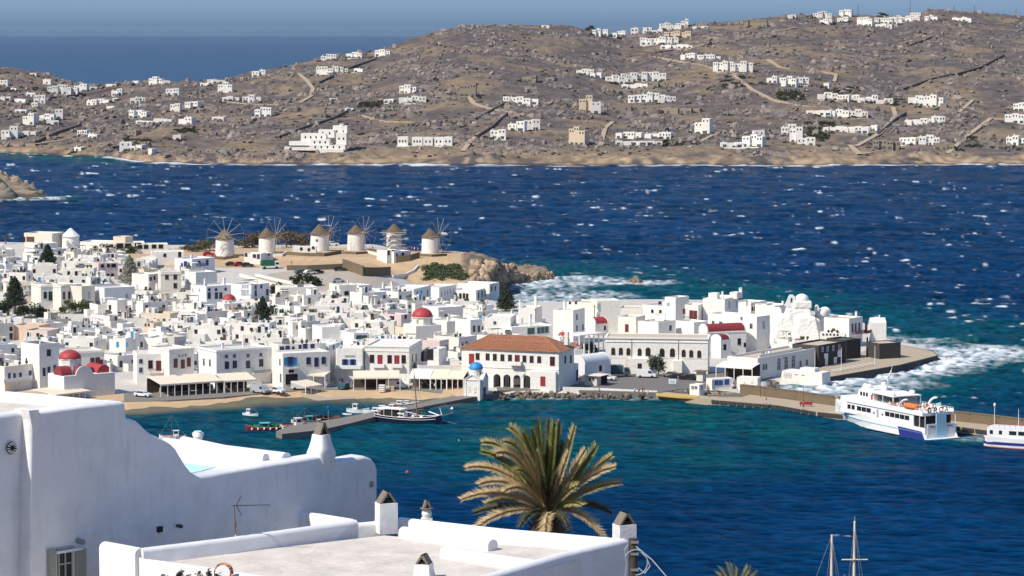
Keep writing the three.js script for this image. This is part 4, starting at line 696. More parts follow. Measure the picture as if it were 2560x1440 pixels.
const sdBox=(x,y,z,w,h,d,r=0.3)=>{const a=Math.abs(x)-w+r,b=Math.abs(y)-h+r,c=Math.abs(z)-d+r;return Math.hypot(Math.max(a,0),Math.max(b,0),Math.max(c,0))+Math.min(Math.max(a,b,c),0)-r;};

/* windmills */
seed(55);
const millPos=[];
function windmill(label,cx,baseY,wpx,topY,tipY,wheel,o={}){
let p=hit(cx,baseY,town,0,640,1250);if(-p.z>1045)p=P(cx,baseY,13.2);const k=F / -p.z,R=wpx / 2 / k,h=(baseY-topY)/ k,hr=(topY-tipY)/ k;p.z-=R;millPos.push(p);
const t=thing('windmill',label,'windmill',p,0,'round windmills along the ridge'),b=new MB();
b.lathe(0,0,[[R*1.04,-2],[R*1.03,0],[R,h*0.5],[R*0.96,h]],28);part('tower',b.build(),M.white,t);
const rf=new MB(),m=o.white?M.white:M.thatch,e=R*1.08;rf.lathe(0,0,[[1e-4,h-0.05],[e,h-0.12],[e,h+0.12],[R*0.62,h+hr*0.48],[R*0.2,h+hr*0.9],[1e-4,h+hr]],26);
const cap=part('roof',rf.build(),m,t);if(!o.white){const s=leafCloud(240,()=>{const f=rnd(),a=rr(0,6.28),r=mix(e,0.15,f);return[Math.cos(a)*r,h+0.1+hr*f*0.96,Math.sin(a)*r];},0.16);const q=part('thatch_tufts',s.build(),M.thatch,cap);q.userData.kind='stuff';}
for(const[wx,wy,ww,wh]of o.wins??[[cx-3,mix(baseY,topY,0.55),0.55,0.7]]){const a=Math.asin(clamp((wx-cx)/ (wpx / 2),-0.95,0.95)),s=part('window',winGeo(ww,wh),[M.greyPaint,M.pane],t);s.position.set(Math.sin(a)*R*0.99,(baseY-wy)/ k,Math.cos(a)*R*0.99);s.rotation.y=a;}
if(wheel){
const[hx,hy,rad,yaw,paint]=wheel,g=new THREE.Group();g.name='sail_wheel';t.add(g);const hubH=(baseY-hy)/ k,off=R+1.0;g.position.set(Math.sin(yaw)*off,hubH,Math.cos(yaw)*off);g.rotation.y=yaw;
const ax=new MB();ax.bar([0,0,-R-0.5],[0,0,0.5],0.16,0.14);ax.bar([0,0,0.5],[0,0,2.2],0.06,0.03);part('axle',ax.build(),M[paint??'wood'],g);const hub=new MB();hub.box(0,-0.3,0.15,0.6,0.6,0.5);part('hub',hub.build(),M[paint??'wood'],g);
const n=12;for(let i=0;i<n;i++){const a=i / n*6.283+0.13,s=new MB();s.bar([Math.cos(a)*0.2,Math.sin(a)*0.2,0.2],[Math.cos(a)*rad,Math.sin(a)*rad,0.2],0.085,0.05,5);part('spoke',s.build(),M.spoke??=mat('weathered_pole',0.5,0.46,0.4,0.9),g);}
const r=new MB();for(let i=0;i<n;i++){const a=i / n*6.283+0.13,c=(i+1)/ n*6.283+0.13;r.bar([Math.cos(a)*rad,Math.sin(a)*rad,0.2],[Math.cos(c)*rad,Math.sin(c)*rad,0.2],0.02,0.02,3);r.bar([Math.cos(a)*rad,Math.sin(a)*rad,0.2],[0,0,2.2],0.014,0.014,3);}part('rigging_wire',r.build(),M.rope,g);
}
return t;
}
windmill('thatched windmill with broad sail wheel towards us, first from the town end',560,641,47,598,574,[567,588,6.4,0.15],{wins:[[556,622,0.5,0.8]]});
windmill('second thatched windmill, standing above the small white blue windowed house',666,634,42,594,569,[683,589,6.4,0.95],{wins:[]});
windmill('third thatched windmill, wide, with a bright red sail hub',798,628,47,587,561,[817,582,6.2,0.95,'red'],{wins:[[792,601,0.6,0.7]]});
windmill('fourth thatched windmill, standing between the red hubbed mill and the scaffolding',889,627,43,584,563,[905,581,6.0,0.85,'rope'],{wins:[]});
const m5=windmill('windmill under repair, wrapped in scaffolding, its roof pale and stripped',985,627,40,580,560,null,{wins:[]});
windmill('last thatched windmill at the headland end above the green slope',1075,634,43,594,573,[1089,588,6.2,0.85,'darkred'],{wins:[]});
windmill('white windmill without sails, with a pointed white cap, at the far town edge',174,621,43,592,571,null,{white:true,wins:[[183,608,0.5,0.5]]});
{
const b=new MB(),R=3.4;for(let i=0;i<10;i++){const a=i / 10*6.28;b.bar([Math.cos(a)*R,0,Math.sin(a)*R],[Math.cos(a)*R,7.2,Math.sin(a)*R],0.06);}for(const y of[1.6,3.2,4.8,6.4])for(let i=0;i<10;i++){const a=i / 10*6.28,c=(i+1)/ 10*6.28;b.bar([Math.cos(a)*R,y,Math.sin(a)*R],[Math.cos(c)*R,y+rr(-0.1,0.1),Math.sin(c)*R],0.07,0.07);if(i%3===0)b.bar([Math.cos(a)*R,y-1.5,Math.sin(a)*R],[Math.cos(c)*R,y,Math.sin(c)*R],0.04);}
part('scaffold_frame',b.build(),M.wood,m5);for(const y of[2.2,4.2,5.8,6.6]){const c=new MB();c.box(rr(-0.4,0.4),y,R+0.2,rr(7.5,10),0.12,0.5);c.box(rr(-0.4,0.4),y+0.05,-R,rr(7.5,10),0.12,0.4);part('scaffold_board',c.build(),M.spoke,m5);}
}

function wallRun(name,label,pts,hgt,th,m,drop=1.5,top=null){
const b=new MB(),w=pts.map(([x,y])=>onTown(x,y));let t=null;const g=thing(name,label,'wall',w[0].clone());
for(let i=1;i<w.length;i++){const a=w[i-1].clone().sub(w[0]),c=w[i].clone().sub(w[0]),l=Math.hypot(c.x-a.x,c.z-a.z),an=Math.atan2(-(c.z-a.z),c.x-a.x),s=new THREE.Matrix4().makeRotationY(an).setPosition(a.x,0,a.z);b.m.copy(s);const e=0.12;b.quad([-e,a.y-drop,th / 2],[l+e,c.y-drop,th / 2],[l+e,c.y+hgt,th / 2],[-e,a.y+hgt,th / 2]).quad([l+e,c.y-drop,-th / 2],[-e,a.y-drop,-th / 2],[-e,a.y+hgt,-th / 2],[l+e,c.y+hgt,-th / 2]).quad([-e,a.y+hgt,th / 2],[l+e,c.y+hgt,th / 2],[l+e,c.y+hgt,-th / 2],[-e,a.y+hgt,-th / 2]).quad([l+e,c.y-drop,th / 2],[l+e,c.y-drop,-th / 2],[l+e,c.y+hgt,-th / 2],[l+e,c.y+hgt,th / 2]).quad([-e,a.y-drop,-th / 2],[-e,a.y-drop,th / 2],[-e,a.y+hgt,th / 2],[-e,a.y+hgt,-th / 2]);}
part('masonry',b.build(),m,g);return g;
}
wallRun('stone_wall','dark retaining wall along the back of the car park',[[718,676],[770,676],[858,672]],1.7,0.5,M.stone);
wallRun('stone_wall','tall tan retaining wall at the car park corner',[[858,672],[880,680],[908,690]],3.3,0.5,M.stone);
wallRun('stone_wall','dark shaded retaining wall below the headland track',[[911,689],[940,690],[975,688]],2.8,0.5,M.stone);
wallRun('white_wall','white topped curving wall beside the headland track',[[982,694],[1015,690],[1035,680],[1046,668]],0.9,0.4,M.white);
wallRun('white_wall','long white parapet of the coastal road climbing to the mills',[[600,690],[645,704],[690,716],[735,728]],0.9,0.35,M.white2);
wallRun('white_wall','second white parapet along the far side of the coastal road',[[640,690],[690,702],[748,714]],0.8,0.35,M.white2);
wallRun('stone_wall','white topped stone terrace around the first thatched mill',[[528,646],[560,649],[596,643]],0.9,0.5,M.stone);
wallRun('stone_wall','white topped curved terrace around the third thatched mill',[[718,637],[760,640],[810,641],[852,634]],1.1,0.5,M.stone);
wallRun('stone_wall','dark terrace around the fourth thatched mill',[[858,634],[890,636],[918,634]],0.8,0.5,M.stone);
wallRun('stone_wall','white sloping wall going down from the repaired mill',[[918,631],[955,643],[990,654]],0.8,0.4,M.white2);
wallRun('stone_wall','dark buttressed wall under the white house by the repaired mill',[[992,656],[1025,652],[1048,645]],2.0,0.5,M.stone);
wallRun('stone_wall','low dark terrace wall around the last thatched mill',[[1052,640],[1080,642],[1116,640]],0.8,0.5,M.stone);
wallRun('stone_wall','white topped terrace right of the second thatched mill',[[683,641],[705,641],[716,634]],0.8,0.4,M.white2);
seed(56);
q=H([610,633,652,634],3.6,5,{wall:'white',paint:'blue',roof:'roofPale',label:'small white house with blue window at the foot of the second thatched mill'});q.wins('F',[[615,637,0.8,1],[634,640,0.4,1],[638,640,0.4,1],[646,641,0.8,1.4]],0.6,1,'panel','navy');
q=H([652,634,682,632],3,4,{wall:'cool',paint:'navy',label:'bluish annex with tiny windows joined to the house below the second mill'});q.wins('F',[[656,638],[664,638],[672,636]],0.5,0.6,'panel','dark');
q=H([731,617,790,617],2.4,4,{wall:'white',paint:'dark',roof:'roofPale',label:'long low white building at the foot of the third thatched mill'});q.wins('F',[[753,622],[772,624],[783,619]],0.7,0.8,'panel','dark');
q=H([942,624,967,626],3.2,5,{wall:'white',paint:'greyPaint',label:'small white house below the mill with scaffolding, facing the town'});q.wins('R',[[972,632,0.6,1.4],[982,632,1.0,1.8]],0.6,1.4,'panel','dark');
q=H([985,629,1027,626],4,5,{wall:'white',paint:'dark',roof:'roofPale',label:'white house with arched door on the dark buttressed wall'});q.wins('F',[[992,637,0.5,0.8],[1007,638,0.8,1.4]],0.6,1,'panel','dark');

/* churches */
function smallDome(label,cx,cy,rpx,drumPx,bodyH,m,name='domed_church',o={}){
const p=hit(cx,cy+drumPx,town,bodyH,640,1250),k=F / -p.z,R=rpx / k,dh=drumPx / k;p.y-=bodyH;p.z-=R;
const t=thing(name,label,'church',p,o.turn??0.5,o.group),s=o.body??R*1.35,b=new MB();b.box(0,-2,0,s*2,bodyH+2,s*2);part('wall',b.build(),o.wall??M.white,t);
const dr=new MB();dr.lathe(0,0,[[R*0.98,bodyH-0.02],[R*0.98,bodyH+dh]],8,0.39,6.673,true);dr.lathe(0,0,[[R*1.05,bodyH+dh-0.02],[R*1.05,bodyH+dh+0.14],[R*0.9,bodyH+dh+0.15]],20);const drum=part('drum',dr.build(),o.wall??M.white,t);
const d=new MB();d.lathe(0,0,domeProf(R*1.0,bodyH+dh+0.13,10,o.squash??0.85),24);const dome=part('dome',d.build(),m,t);
const c=new MB();c.box(0,bodyH+dh+R*(o.squash??0.85),0,0.14,0.7,0.14).box(0,bodyH+dh+R*(o.squash??0.85)+0.4,0,0.45,0.12,0.12);part('cross',c.build(),M.white,dome);
for(const a of[-0.5,0.3,1.1]){const w=new THREE.Mesh(winGeo(0.4,0.8,'arch'),[M.white,M.pane]);w.name='window';w.position.set(Math.sin(a-(o.turn??0.5))*R*0.955,bodyH+dh*0.5,Math.cos(a-(o.turn??0.5))*R*0.955);w.rotation.y=a-(o.turn??0.5);drum.add(w);}
return t;
}
smallDome('church with the biggest red dome, on a pinkish drum in mid town',1055,795,26.5,18,6.5,M.redDome,'domed_church',{wall:M.white2});
smallDome('church with small red dome before the long grey house with tall doors',571,752,17,6,4.5,M.redDome);
smallDome('little red domed chapel peeping over the ridge of the tiled roof',1406,842,10.5,5,5.5,M.redDome,'domed_church',{squash:1});
smallDome('tiny red half dome beside the barrel vaulted hall',1441,870,9,4,5.2,M.redDome,'domed_church',{squash:1});
{
const a=hit(160,941,town,5.4,640,1250),e=P(287,931,a.y),turn=Math.atan2(-(e.z-a.z),e.x-a.x),w=Math.hypot(e.x-a.x,e.z-a.z),h=5.4,pos=V((a.x+e.x)/ 2,a.y-h,(a.z+e.z)/ 2);
const t=thing('domed_church','waterfront church with red dome, octagonal white drum and two red vaults','church',pos,turn),b=new MB(),d=8.5;
b.box(0,-1,-d / 2,w,h+1,d);b.m.identity();const out=[];for(let k=0;k<=12;k++){const q=k / 12*Math.PI;out.push([-w*0.1+Math.cos(q)*2.3,h-0.01+Math.sin(q)*2.2]);}b.prism(out,-0.35,0.002);part('wall',b.build(),M.cool,t);
const v=new MB();v.m.makeRotationY(Math.PI / 2).setPosition(-w*0.1,0,0);barrel(v,0.36,d-0.2,0,2.15,h-0.02);part('vault',v.build(),M.redVault,t);
const v2=new MB();v2.m.makeRotationY(Math.PI / 2).setPosition(w*0.34,0,0);barrel(v2,1.2,d-0.4,0,1.9,h-0.02);part('vault',v2.build(),M.redDome,t);const v3=new MB();barrel(v3,-w*0.5,-w*0.3,-3.2,2.2,h-0.02);part('vault',v3.build(),M.redVault,t);
const dr=new MB(),R=2.75;dr.lathe(-w*0.2,-4.8,[[R,h],[R,h+3.6]],8,0.3,6.583,true);dr.lathe(-w*0.2,-4.8,[[R*1.05,h+3.5],[R*1.05,h+3.7],[R*0.8,h+3.72]],8,0.3,6.583,true);const drum=part('drum',dr.build(),M.white,t);const dm=new MB();dm.lathe(-w*0.2,-4.8,domeProf(R*1.0,h+3.68,10,0.78),28);part('dome',dm.build(),M.redDome,t);
for(const an of[-0.9,-0.1,0.7]){const s=new THREE.Mesh(winGeo(0.4,0.9,'arch'),[M.white,M.pane]);s.name='window';s.position.set(-w*0.2+Math.sin(an)*R*0.96,h+1.7,-4.8+Math.cos(an)*R*0.96);s.rotation.y=an;drum.add(s);}
const bt=new MB();bt.box(w*0.5-0.6,h,-1.6,0.5,2.2,1.6);part('buttress',bt.build(),M.white,t);const ns=new MB();ns.box(-w*0.1-2.6,h,-2.2,1.1,1.4,1.1);part('chimney',ns.build(),M.white,t);
}
{
const a=hit(1160,948,town,4.2,640,1250),e=P(1201,949,a.y),w=Math.hypot(e.x-a.x,e.z-a.z),turn=-0.32,h=4.1,pos=V((a.x+e.x)/ 2,a.y-4.2,(a.z+e.z)/ 2),d=6.2;
const t=thing('blue_domed_chapel','small white chapel with bright blue dome at the corner of the quay','chapel',pos,turn),b=new MB();footprints.push([pos.x,pos.z-3,3,4,turn]);
b.box(0,-1,-d / 2,w,h+1,d,'t');b.prism([[-w / 2,h],[w / 2,h],[0,h+1.15]],-d,0);b.prism([[-w / 2-0.15,h-0.05],[-w / 2-0.15,h+0.1],[0,h+1.35],[w / 2+0.15,h+0.1],[w / 2+0.15,h-0.05],[0,h+1.17]],0.001,0.25);b.box(0,h-0.12,0.09,w+0.2,0.14,0.18);for(const s of[-1,1])b.box(s*(w / 2-0.25),-1,0.07,0.5,h+0.95,0.14);part('wall',b.build(),M.white,t);
const g=new MB();g.m.makeRotationY(Math.PI / 2);g.prism([[1.3,2.0],[4.6,2.0],[4.6,h+0.2],[2.95,h+1.5],[1.3,h+0.2]],w / 2-0.6,w / 2+0.25);g.prism([[1.1,h+0.05],[1.1,h+0.3],[2.95,h+1.8],[4.8,h+0.3],[4.8,h+0.05],[2.95,h+1.52]],w / 2+0.26,w / 2+0.5);part('side_gable',g.build(),M.white,t);
const dr=new MB(),R=1.62;dr.lathe(0,-2.9,[[R*0.93,h+0.2],[R*0.93,h+2.5]],22);part('drum',dr.build(),M.white,t);const dm=new MB();dm.lathe(0,-2.9,[[1e-4,h+2.42],[R*1.06,h+2.42],...domeProf(R*1.06,h+2.5,10,0.9)],26);const dome=part('dome',dm.build(),M.blueDome,t);const c=new MB();c.box(0,h+3.9,-2.9,0.09,0.8,0.09).box(0,h+4.3,-2.9,0.4,0.09,0.09);part('cross',c.build(),M.white,dome);
for(const an of[-0.5,0.25,1.0]){const s=new THREE.Mesh(winGeo(0.4,1.0,'panel'),[M.white,an>0.5?M.pane:M.cool]);s.name='window';s.position.set(Math.sin(an)*R*0.93,h+1.5,-2.9+Math.cos(an)*R*0.93);s.rotation.y=an;t.add(s);}
for(const x of[-0.75,0.75]){const s=new THREE.Mesh(winGeo(0.45,1.0,'arch'),[M.white,M.cool]);s.name='niche';s.position.set(x,1.7,0.001);t.add(s);}const s=new THREE.Mesh(winGeo(0.8,1.9,'panel'),[M.navy,M.navy]);s.name='door';s.position.set(w / 2+0.26,1.0,-2.9);s.rotation.y=Math.PI / 2;t.add(s);
}
function barrelChurch(label,c,h,d,rise,m,wall='white',o={}){const a=hit(c[0],c[1],town,h,640,1250),e=P(c[2],c[3],a.y),w=Math.hypot(e.x-a.x,e.z-a.z),x=new House('vaulted_chapel',V((a.x+e.x)/ 2,a.y-h,(a.z+e.z)/ 2),Math.atan2(-(e.z-a.z),e.x-a.x),w,h,d,{vault:true,label,category:o.category??'chapel',wall});const b=new MB();b.m.makeScale(1,rise / (d / 2),1).setPosition(0,h,0);barrel(b,-w / 2+0.3,w / 2-0.3,-d / 2,d / 2,0,16);part('vault',b.build(),m,x.g);for(const s of[-1,1]){const e2=new MB();e2.m.makeScale(1,rise / (d / 2),1).setPosition(0,h,0);barrel(e2,s*(w / 2-0.15)-0.15,s*(w / 2-0.15)+0.15,-d / 2,d / 2+0.12,0,16);part('gable',e2.build(),M[wall],x.g);}return x;}
q=barrelChurch('long white church with dark red barrel roof beside the huge plain white block',[1768,830,1865,826],6.6,5.4,1.9,M.redVault);q.cornice(6.2,0.12,0.25);q.wins('F',[[1848,854,0.8,1.6],[1862,862,0.5,1]],0.8,1.6,'panel','dark');
q=barrelChurch('short red barrel roofed side chapel in front of the long red church',[1802,850,1826,848],5,4,1.3,M.redVault);q.wins('F',[[1812,868]],0.8,1.4,'panel','dark');
q=barrelChurch('small white chapel with red curved roof and little belfry near the bay',[1488,810,1521,808],3.6,5,1.7,M.redDome,'white2');q.wins('F',[[1512,820,0.4,1.1]],0.5,1,'panel','dark');{const b=new MB();b.prism([[-0.6,3.6],[0.6,3.6],[0.6,6.2],[0.35,6.8],[0,7.2],[-0.35,6.8],[-0.6,6.2]],-2.7,-2.3);b.box(0,7.1,-2.5,0.1,0.6,0.1);const bl=part('belfry',b.build(),M.white,q.g);bl.position.x=0.2;const s=new THREE.Mesh(winGeo(0.4,1,'arch'),[M.white,M.paneGrey]);s.name='opening';s.position.set(0,5.4,-2.29);bl.add(s);}
q=barrelChurch('barrel vaulted hall with pale curved roof behind the kiosk',[1462,912,1527,904],4.4,5.4,2.2,M.cool,'cool',{category:'hall'});q.wins('F',[[1501,921,0.8,1.3]],0.8,1.3,'panel','dark');
{
const p=hit(1992,862,town,0,640,1250),k=F / -p.z;p.z-=4;const X=(px)=>(px-1992)/ k,Y=(py)=>(862-py)/ k;
const t=thing('old_church','lumpy whitewashed old church with rounded dome and belfry near the point','church',p);footprints.push([p.x,p.z-2,8,7,0]);
const slope=(x,y,z,x0,x1,z0,z1,y1,run)=>sdBox(x-(x0+x1)/ 2,y-y1 / 2,z-(z0+z1)/ 2,(x1-x0)/ 2+run*clamp(1-y / y1),y1 / 2,(z1-z0)/ 2+run*0.7*clamp(1-y / y1),0.5)*0.75;
const f=(x,y,z)=>{
let s=slope(x,y,z,X(1972),X(2028),-4.5,0.5,Y(772),2.6);
s=smin(s,slope(x,y,z,X(1998),X(2040),-2,3.0,Y(793),1.6),0.5);s=smin(s,slope(x,y,z,X(1950),X(1978),-3.5,1.2,Y(790),2.6),0.7);s=smin(s,slope(x,y,z,X(1940),X(1960),-3,2.4,Y(828),1.0),0.8);
s=smin(s,slope(x,y,z,X(2034),X(2052),-4,1.5,Y(800),0.8),0.5);s=smin(s,slope(x,y,z,X(1938),X(1958),-6,-2,Y(775),0.8),0.4);
s=smin(s,sdBox(x-X(2010),y-Y(764),z+1.6,2.5,1.0,2.3,0.35),0.35);
return s+N3(x*0.9,y*0.9,z*0.9)*0.07;
};
part('wall',sdfMesh(f,V(0,5,-1.5),10.5,104),M.white,t);const fb=new MB();fb.box(0.5,-2.5,-1.5,13,3.2,8);part('base',fb.build(),M.white,t);
const dr=new MB();dr.lathe(X(2009),-1.7,[[2.0,Y(768)],[2.0,Y(752)],[1.88,Y(751)]],22);part('drum',dr.build(),M.white,t);const dm=new MB();dm.lathe(X(2009),-1.7,domeProf(1.95,Y(752),10,0.82),26);part('dome',dm.build(),M.white,t);const wd=new THREE.Mesh(winGeo(0.35,0.7,'panel'),[M.white,M.dark]);wd.name='window';wd.position.set(X(2009)-1.1,Y(758),0.02);wd.rotation.y=-0.6;t.add(wd);
const bx=X(1981),out=[[bx-1.9,Y(768)],[bx+1.25,Y(768)],[bx+1.2,Y(750)]];for(let i=0;i<=8;i++){const a=i / 8*Math.PI;out.push([bx+0.1+Math.cos(a)*1.0,Y(748)+Math.sin(a)*1.0]);}out.push([bx-1.1,Y(752)]);part('belfry',holed(out,[archPath(bx+0.1,0.62,Y(760),Y(750))],0.7),M.white,t).position.z=-1.2;
const sb=X(2047);part('small_belfry',holed([[sb-0.7,Y(784)],[sb+0.7,Y(784)],[sb+0.55,Y(770)],[sb+0.3,Y(766)],[sb-0.3,Y(766)],[sb-0.55,Y(770)]],[archPath(sb,0.35,Y(776),Y(772))],0.5),M.white,t).position.z=-2.5;
const sd=new MB();sd.lathe(X(2062),-4,[[1.9,Y(795)],...domeProf(1.9,Y(788),8,0.7)],20).lathe(X(2072),-6,[[1.6,Y(790)],...domeProf(1.6,Y(786),8,0.8)],20);sd.box(X(2062),Y(796)-5,-5,5,5,4);part('side_dome',sd.build(),M.white,t);
for(const[x,y,w,h,z]of[[1966,846,0.5,0.9,2.6],[1974,840,0.6,1.4,2.4]]){const s=new THREE.Mesh(winGeo(w,h,'panel'),[M.white,M.dark]);s.name='opening';s.position.set(X(x),Y(y),z);t.add(s);}
}

/* town hall under the tiled roof */
{
const a=hit(1154,871,town,9.6,640,1250),e=P(1397,881,a.y),turn=Math.atan2(-(e.z-a.z),e.x-a.x),w=Math.hypot(e.x-a.x,e.z-a.z),h=9.6,d=11.5,pos=V((a.x+e.x)/ 2,a.y-h,(a.z+e.z)/ 2);
const hall=new House('town_hall',pos,turn,w,h,d,{loose:false,label:'long white arcaded town hall with hipped terracotta roof and red doors',category:'public building',drop:1});const g=hall.g;g.remove(...g.children);footprints.push([pos.x,pos.z-5,w / 2+1,8,turn]);
const u=(px)=>(px-1154)/ (1397-1154)*w-w / 2,xa=u(1229),xb=u(1331),hs=5.2,b=new MB();
b.box(0,hs,-d / 2,w,h-hs,d);b.box((-w / 2+xa)/ 2,-1,-d / 2,xa+w / 2,hs+0.999,d);b.box((xb+w / 2)/ 2,-1,-d / 2,w / 2-xb,hs+0.999,d);b.box((xa+xb)/ 2,-1,-(d+4)/ 2,xb-xa,hs+0.999,d-4);b.box(u(1361),-1,0.5,u(1393)-u(1330),hs+0.6,1.0);part('wall',b.build(),M.white,g);
const holes=[1243,1268,1293,1318].map((x)=>archPath(u(x),1.9,0.02,2.6));const ar=part('arcade',holed([[xa,-1],...[],[xb,-1],[xb,hs],[xa,hs]],holes.map((o)=>o),0.45),M.white,g);ar.position.z=-0.45;
part('inner_wall',new MB().box((xa+xb)/ 2,-0.5,-3.93,xb-xa-0.1,hs+0.4,0.1).build(),M.grey,g);for(let k=0;k<4;k++)part('inner_door',new MB().box(mix(xa,xb,(k+0.5)/ 4),0,-3.86,1.5,2.7,0.1).build(),M.dark,g);  // grey back wall and dark doors added to paint the arcade shade darker
const c=new MB();c.box(0,hs-0.1,0.07,w,0.14,0.14).box(0,h-0.25,0.1,w+0.3,0.25,0.2);part('cornice',c.build(),M.white,g);
const r=new MB(),o=0.45,x0=-w / 2-o,x1=w / 2+o,z1=o,z0=-d-o,rz=-d / 2,rx0=x0+d*0.52,rx1=x1-d*0.52,ry=h+3.1;const A=[x0,h,z1],B=[x1,h,z1],C=[x1,h,z0],E=[x0,h,z0],R0=[rx0,ry,rz],R1=[rx1,ry,rz];
r.quad(A,B,R1,R0).tri(B,C,R1).quad(C,E,R0,R1).tri(E,A,R0).quad(E,C,B,A);const roof=part('roof',r.build(),M.tile,g);const rg=new MB();for(const[p0,p1]of[[R0,R1],[A,R0],[B,R1],[C,R1],[E,R0]])rg.bar(p0,p1,0.14,0.14,6);part('ridge_tiles',rg.build(),M.tile,roof);
const tg=new MB();for(let k=0;k<78;k++){const x=mix(x0+0.2,x1-0.2,k / 77),f=x<rx0?(x-x0)/ (rx0-x0):x>rx1?(x1-x)/ (x1-rx1):1;if(f>0.05)tg.bar([x,h+0.05,z1],[x,h+0.02+(ry-h)*f,mix(z1,rz,f)],0.07,0.07,4);}part('tile_courses',tg.build(),M.tile,roof).userData.kind='stuff';
const ch=new MB();ch.box(u(1389),h+1,-d*0.72,0.9,3.2,0.9);part('chimney',ch.build(),M.white,g);
hall.wins('F',[[1179,897]],1.2,2.4,'panel','red').wins('F',[[1194,891],[1219,892],[1237,893],[1256,894],[1275,895],[1311,897],[1329,898],[1348,899]],0.85,1.5,'window','brown').wins('F',[[1293,898]],1.1,1.9,'panel','darkred').wins('F',[[1381,903]],1.1,2.1,'window','red').balcony('F',1277,1306,912,1.3);
const dd=hall.win('F',u(1361)+w / 2,2.4,1.1,2.2,'panel','red');dd.position.z+=1.0;hall.wins('R',[[1413,899],[1427,898]],0.8,1.7,'panel','dark');const fl=new MB();fl.bar([0,0,0],[0.3,2.6,1.2],0.03);fl.quad([0.1,1,0.5],[0.35,0.2,0.7],[0.55,1.7,1.3],[0.3,2.5,1.2]);const f2=hall.put('flag',fl.build(),M.red,'F',u(1297)+w / 2,4.2,1.0);
}
q=H([1393,920,1446,908],5.2,6,{wall:'cool',paint:'navy',label:'low bluish wing with dark doors attached beside the arcaded town hall'});q.wins('F',[[1397,945,0.8,2.4],[1421,946,1.4,2.6],[1443,938,0.9,2.6]],1,2.4,'panel','navy');
q=H([1514,842,1770,845],9.4,10,{name:'arched_building',wall:'white',paint:'brown',roof:'roofTan',par:0.2,category:'public building',group:undefined,label:'long two storey white building with ten arched upper windows'});
q.wins('F',[[1533,880],[1552,880],[1571,881],[1599,882],[1709,885],[1728,886],[1748,887]],0.85,1.3,'arch','brown').wins('F',[[1620,882],[1681,884],[1655,884]],1.1,1.5,'arch','brown').cornice(8.1,0.16,0.2).cornice(9.0,0.26,0.38).cornice(4.0,0.08,0.12).wins('R',[[1776,888]],0.7,1.6,'panel','greyPaint').wins('F',[[1569,910,0.9,2.2]],0.9,2,'panel','pink');{const b=new MB();b.box(q.onWall('F',1600,920)[0]-q.w / 2,-1,0.75,5.4,5.0,1.5);b.box(q.onWall('F',1695,920)[0]-q.w / 2,-1,0.9,2.2,4.6,1.8);part('porch',b.build(),M.white,q.g);const s=q.wins('F',[[1600,913,0.9,1.1]],0.9,1.1,'window','brown');q.g.children.at(-1).position.z+=1.5;const dp=new MB();for(const x of[1579,1696])dp.bar([q.onWall('F',x,870)[0]-q.w / 2,0,0.1],[q.onWall('F',x,870)[0]-q.w / 2,8.8,0.1],0.07);part('drainpipe',dp.build(),M.wood,q.g);}
/* point of the peninsula */
q=H([1894,896,2046,869],5.6,9,{name:'restaurant',category:'restaurant',group:undefined,wall:'white',paint:'greyPaint',roof:'roofTan',par:0.5,label:'long low white restaurant with three dark arches on its shaded quay side'});
q.wins('F',[[1909,918],[1915.5,917],[2001,909],[2017,906]],0.8,1.3,'window','greyPaint').wins('F',[[1947,914],[1965,911],[1983,908]],1.7,2.2,'arch','white','paneGrey').wins('F',[[1947,898,1,0.16],[1963,894,1.6,0.16],[1984,891,1.6,0.16]],1,0.16,'panel','greyPaint').terraceWall(-3,q.w*0.7,0.7,1).tank(-6,-4).cooler(-3,-5).cooler(-1,-5);
q=H([2047,864,2115,852],6.2,8,{name:'stone_house',group:undefined,wall:'black',paint:'whitePaint',roof:'roofTan',label:'black stone house with white framed windows and white sign on the point'});q.wins('F',[[2056,873],[2069,872],[2083,870],[2098,868]],0.8,1.2,'window','whitePaint').wins('F',[[2065,889,1.8,1.0,'panel','whitePaint'],[2098,884,1.6,1.6,'panel','whitePaint'],[2066,905,1.2,2,'panel','whitePaint'],[2088,903,1.4,2,'panel','whitePaint']]);
q=H([2116,850,2152,846],5.6,7,{name:'stone_house',group:undefined,wall:'black',roof:'roofDark',label:'windowless black stone building below the red balcony house'});
q=H([2060,793,2123,797],8,8,{wall:'white',paint:'darkred',roof:'roofTan',label:'white house with overhanging dark red wooden balcony on the point'});q.wins('R',[[2131,820],[2139,819],[2148,817]],0.7,2.2,'panel','darkred').wins('R',[[2165,818,1.2,2.2]],1.2,2,'panel','darkred').balcony('R',2158,2176,834,1.3,'darkred').balcony('R',2130,2155,838,1.0,'red',false).wins('R',[[2168,851,0.7,1.6]],0.7,1.6,'panel','dark').chimney(3,-6,1.7).wins('F',[[2084,824,0.9,0.5]],0.9,0.5,'panel','brown');
q=H([2178,807,2216,807],6,6,{name:'chapel',category:'chapel',group:undefined,wall:'white',label:'plain white gabled chapel at the seaward end of the point'});{const b=new MB();b.m.makeRotationY(Math.PI / 2);b.prism([[0,5.9],[6,5.9],[3,7.2]],-q.w / 2,q.w / 2);b.m.identity();b.box(0.5,7,-3,0.4,0.9,0.4);part('gable_roof',b.build(),M.white,q.g);}
q=H([2199,859,2252,856],4.6,6.5,{name:'stone_house',group:undefined,wall:'black',roof:'roofTan',par:0.2,label:'square black stone block house standing alone on the jetty'});
q=H([2050,832,2112,833],4,4,{wall:'white',paint:'dark',roof:'roofPale',label:'low white terrace house with tiny square openings below the old church'});q.wins('F',[[2058,836],[2067,836],[2076,836],[2085,837],[2094,837]],0.3,0.3,'panel','dark').pots(3,-1);
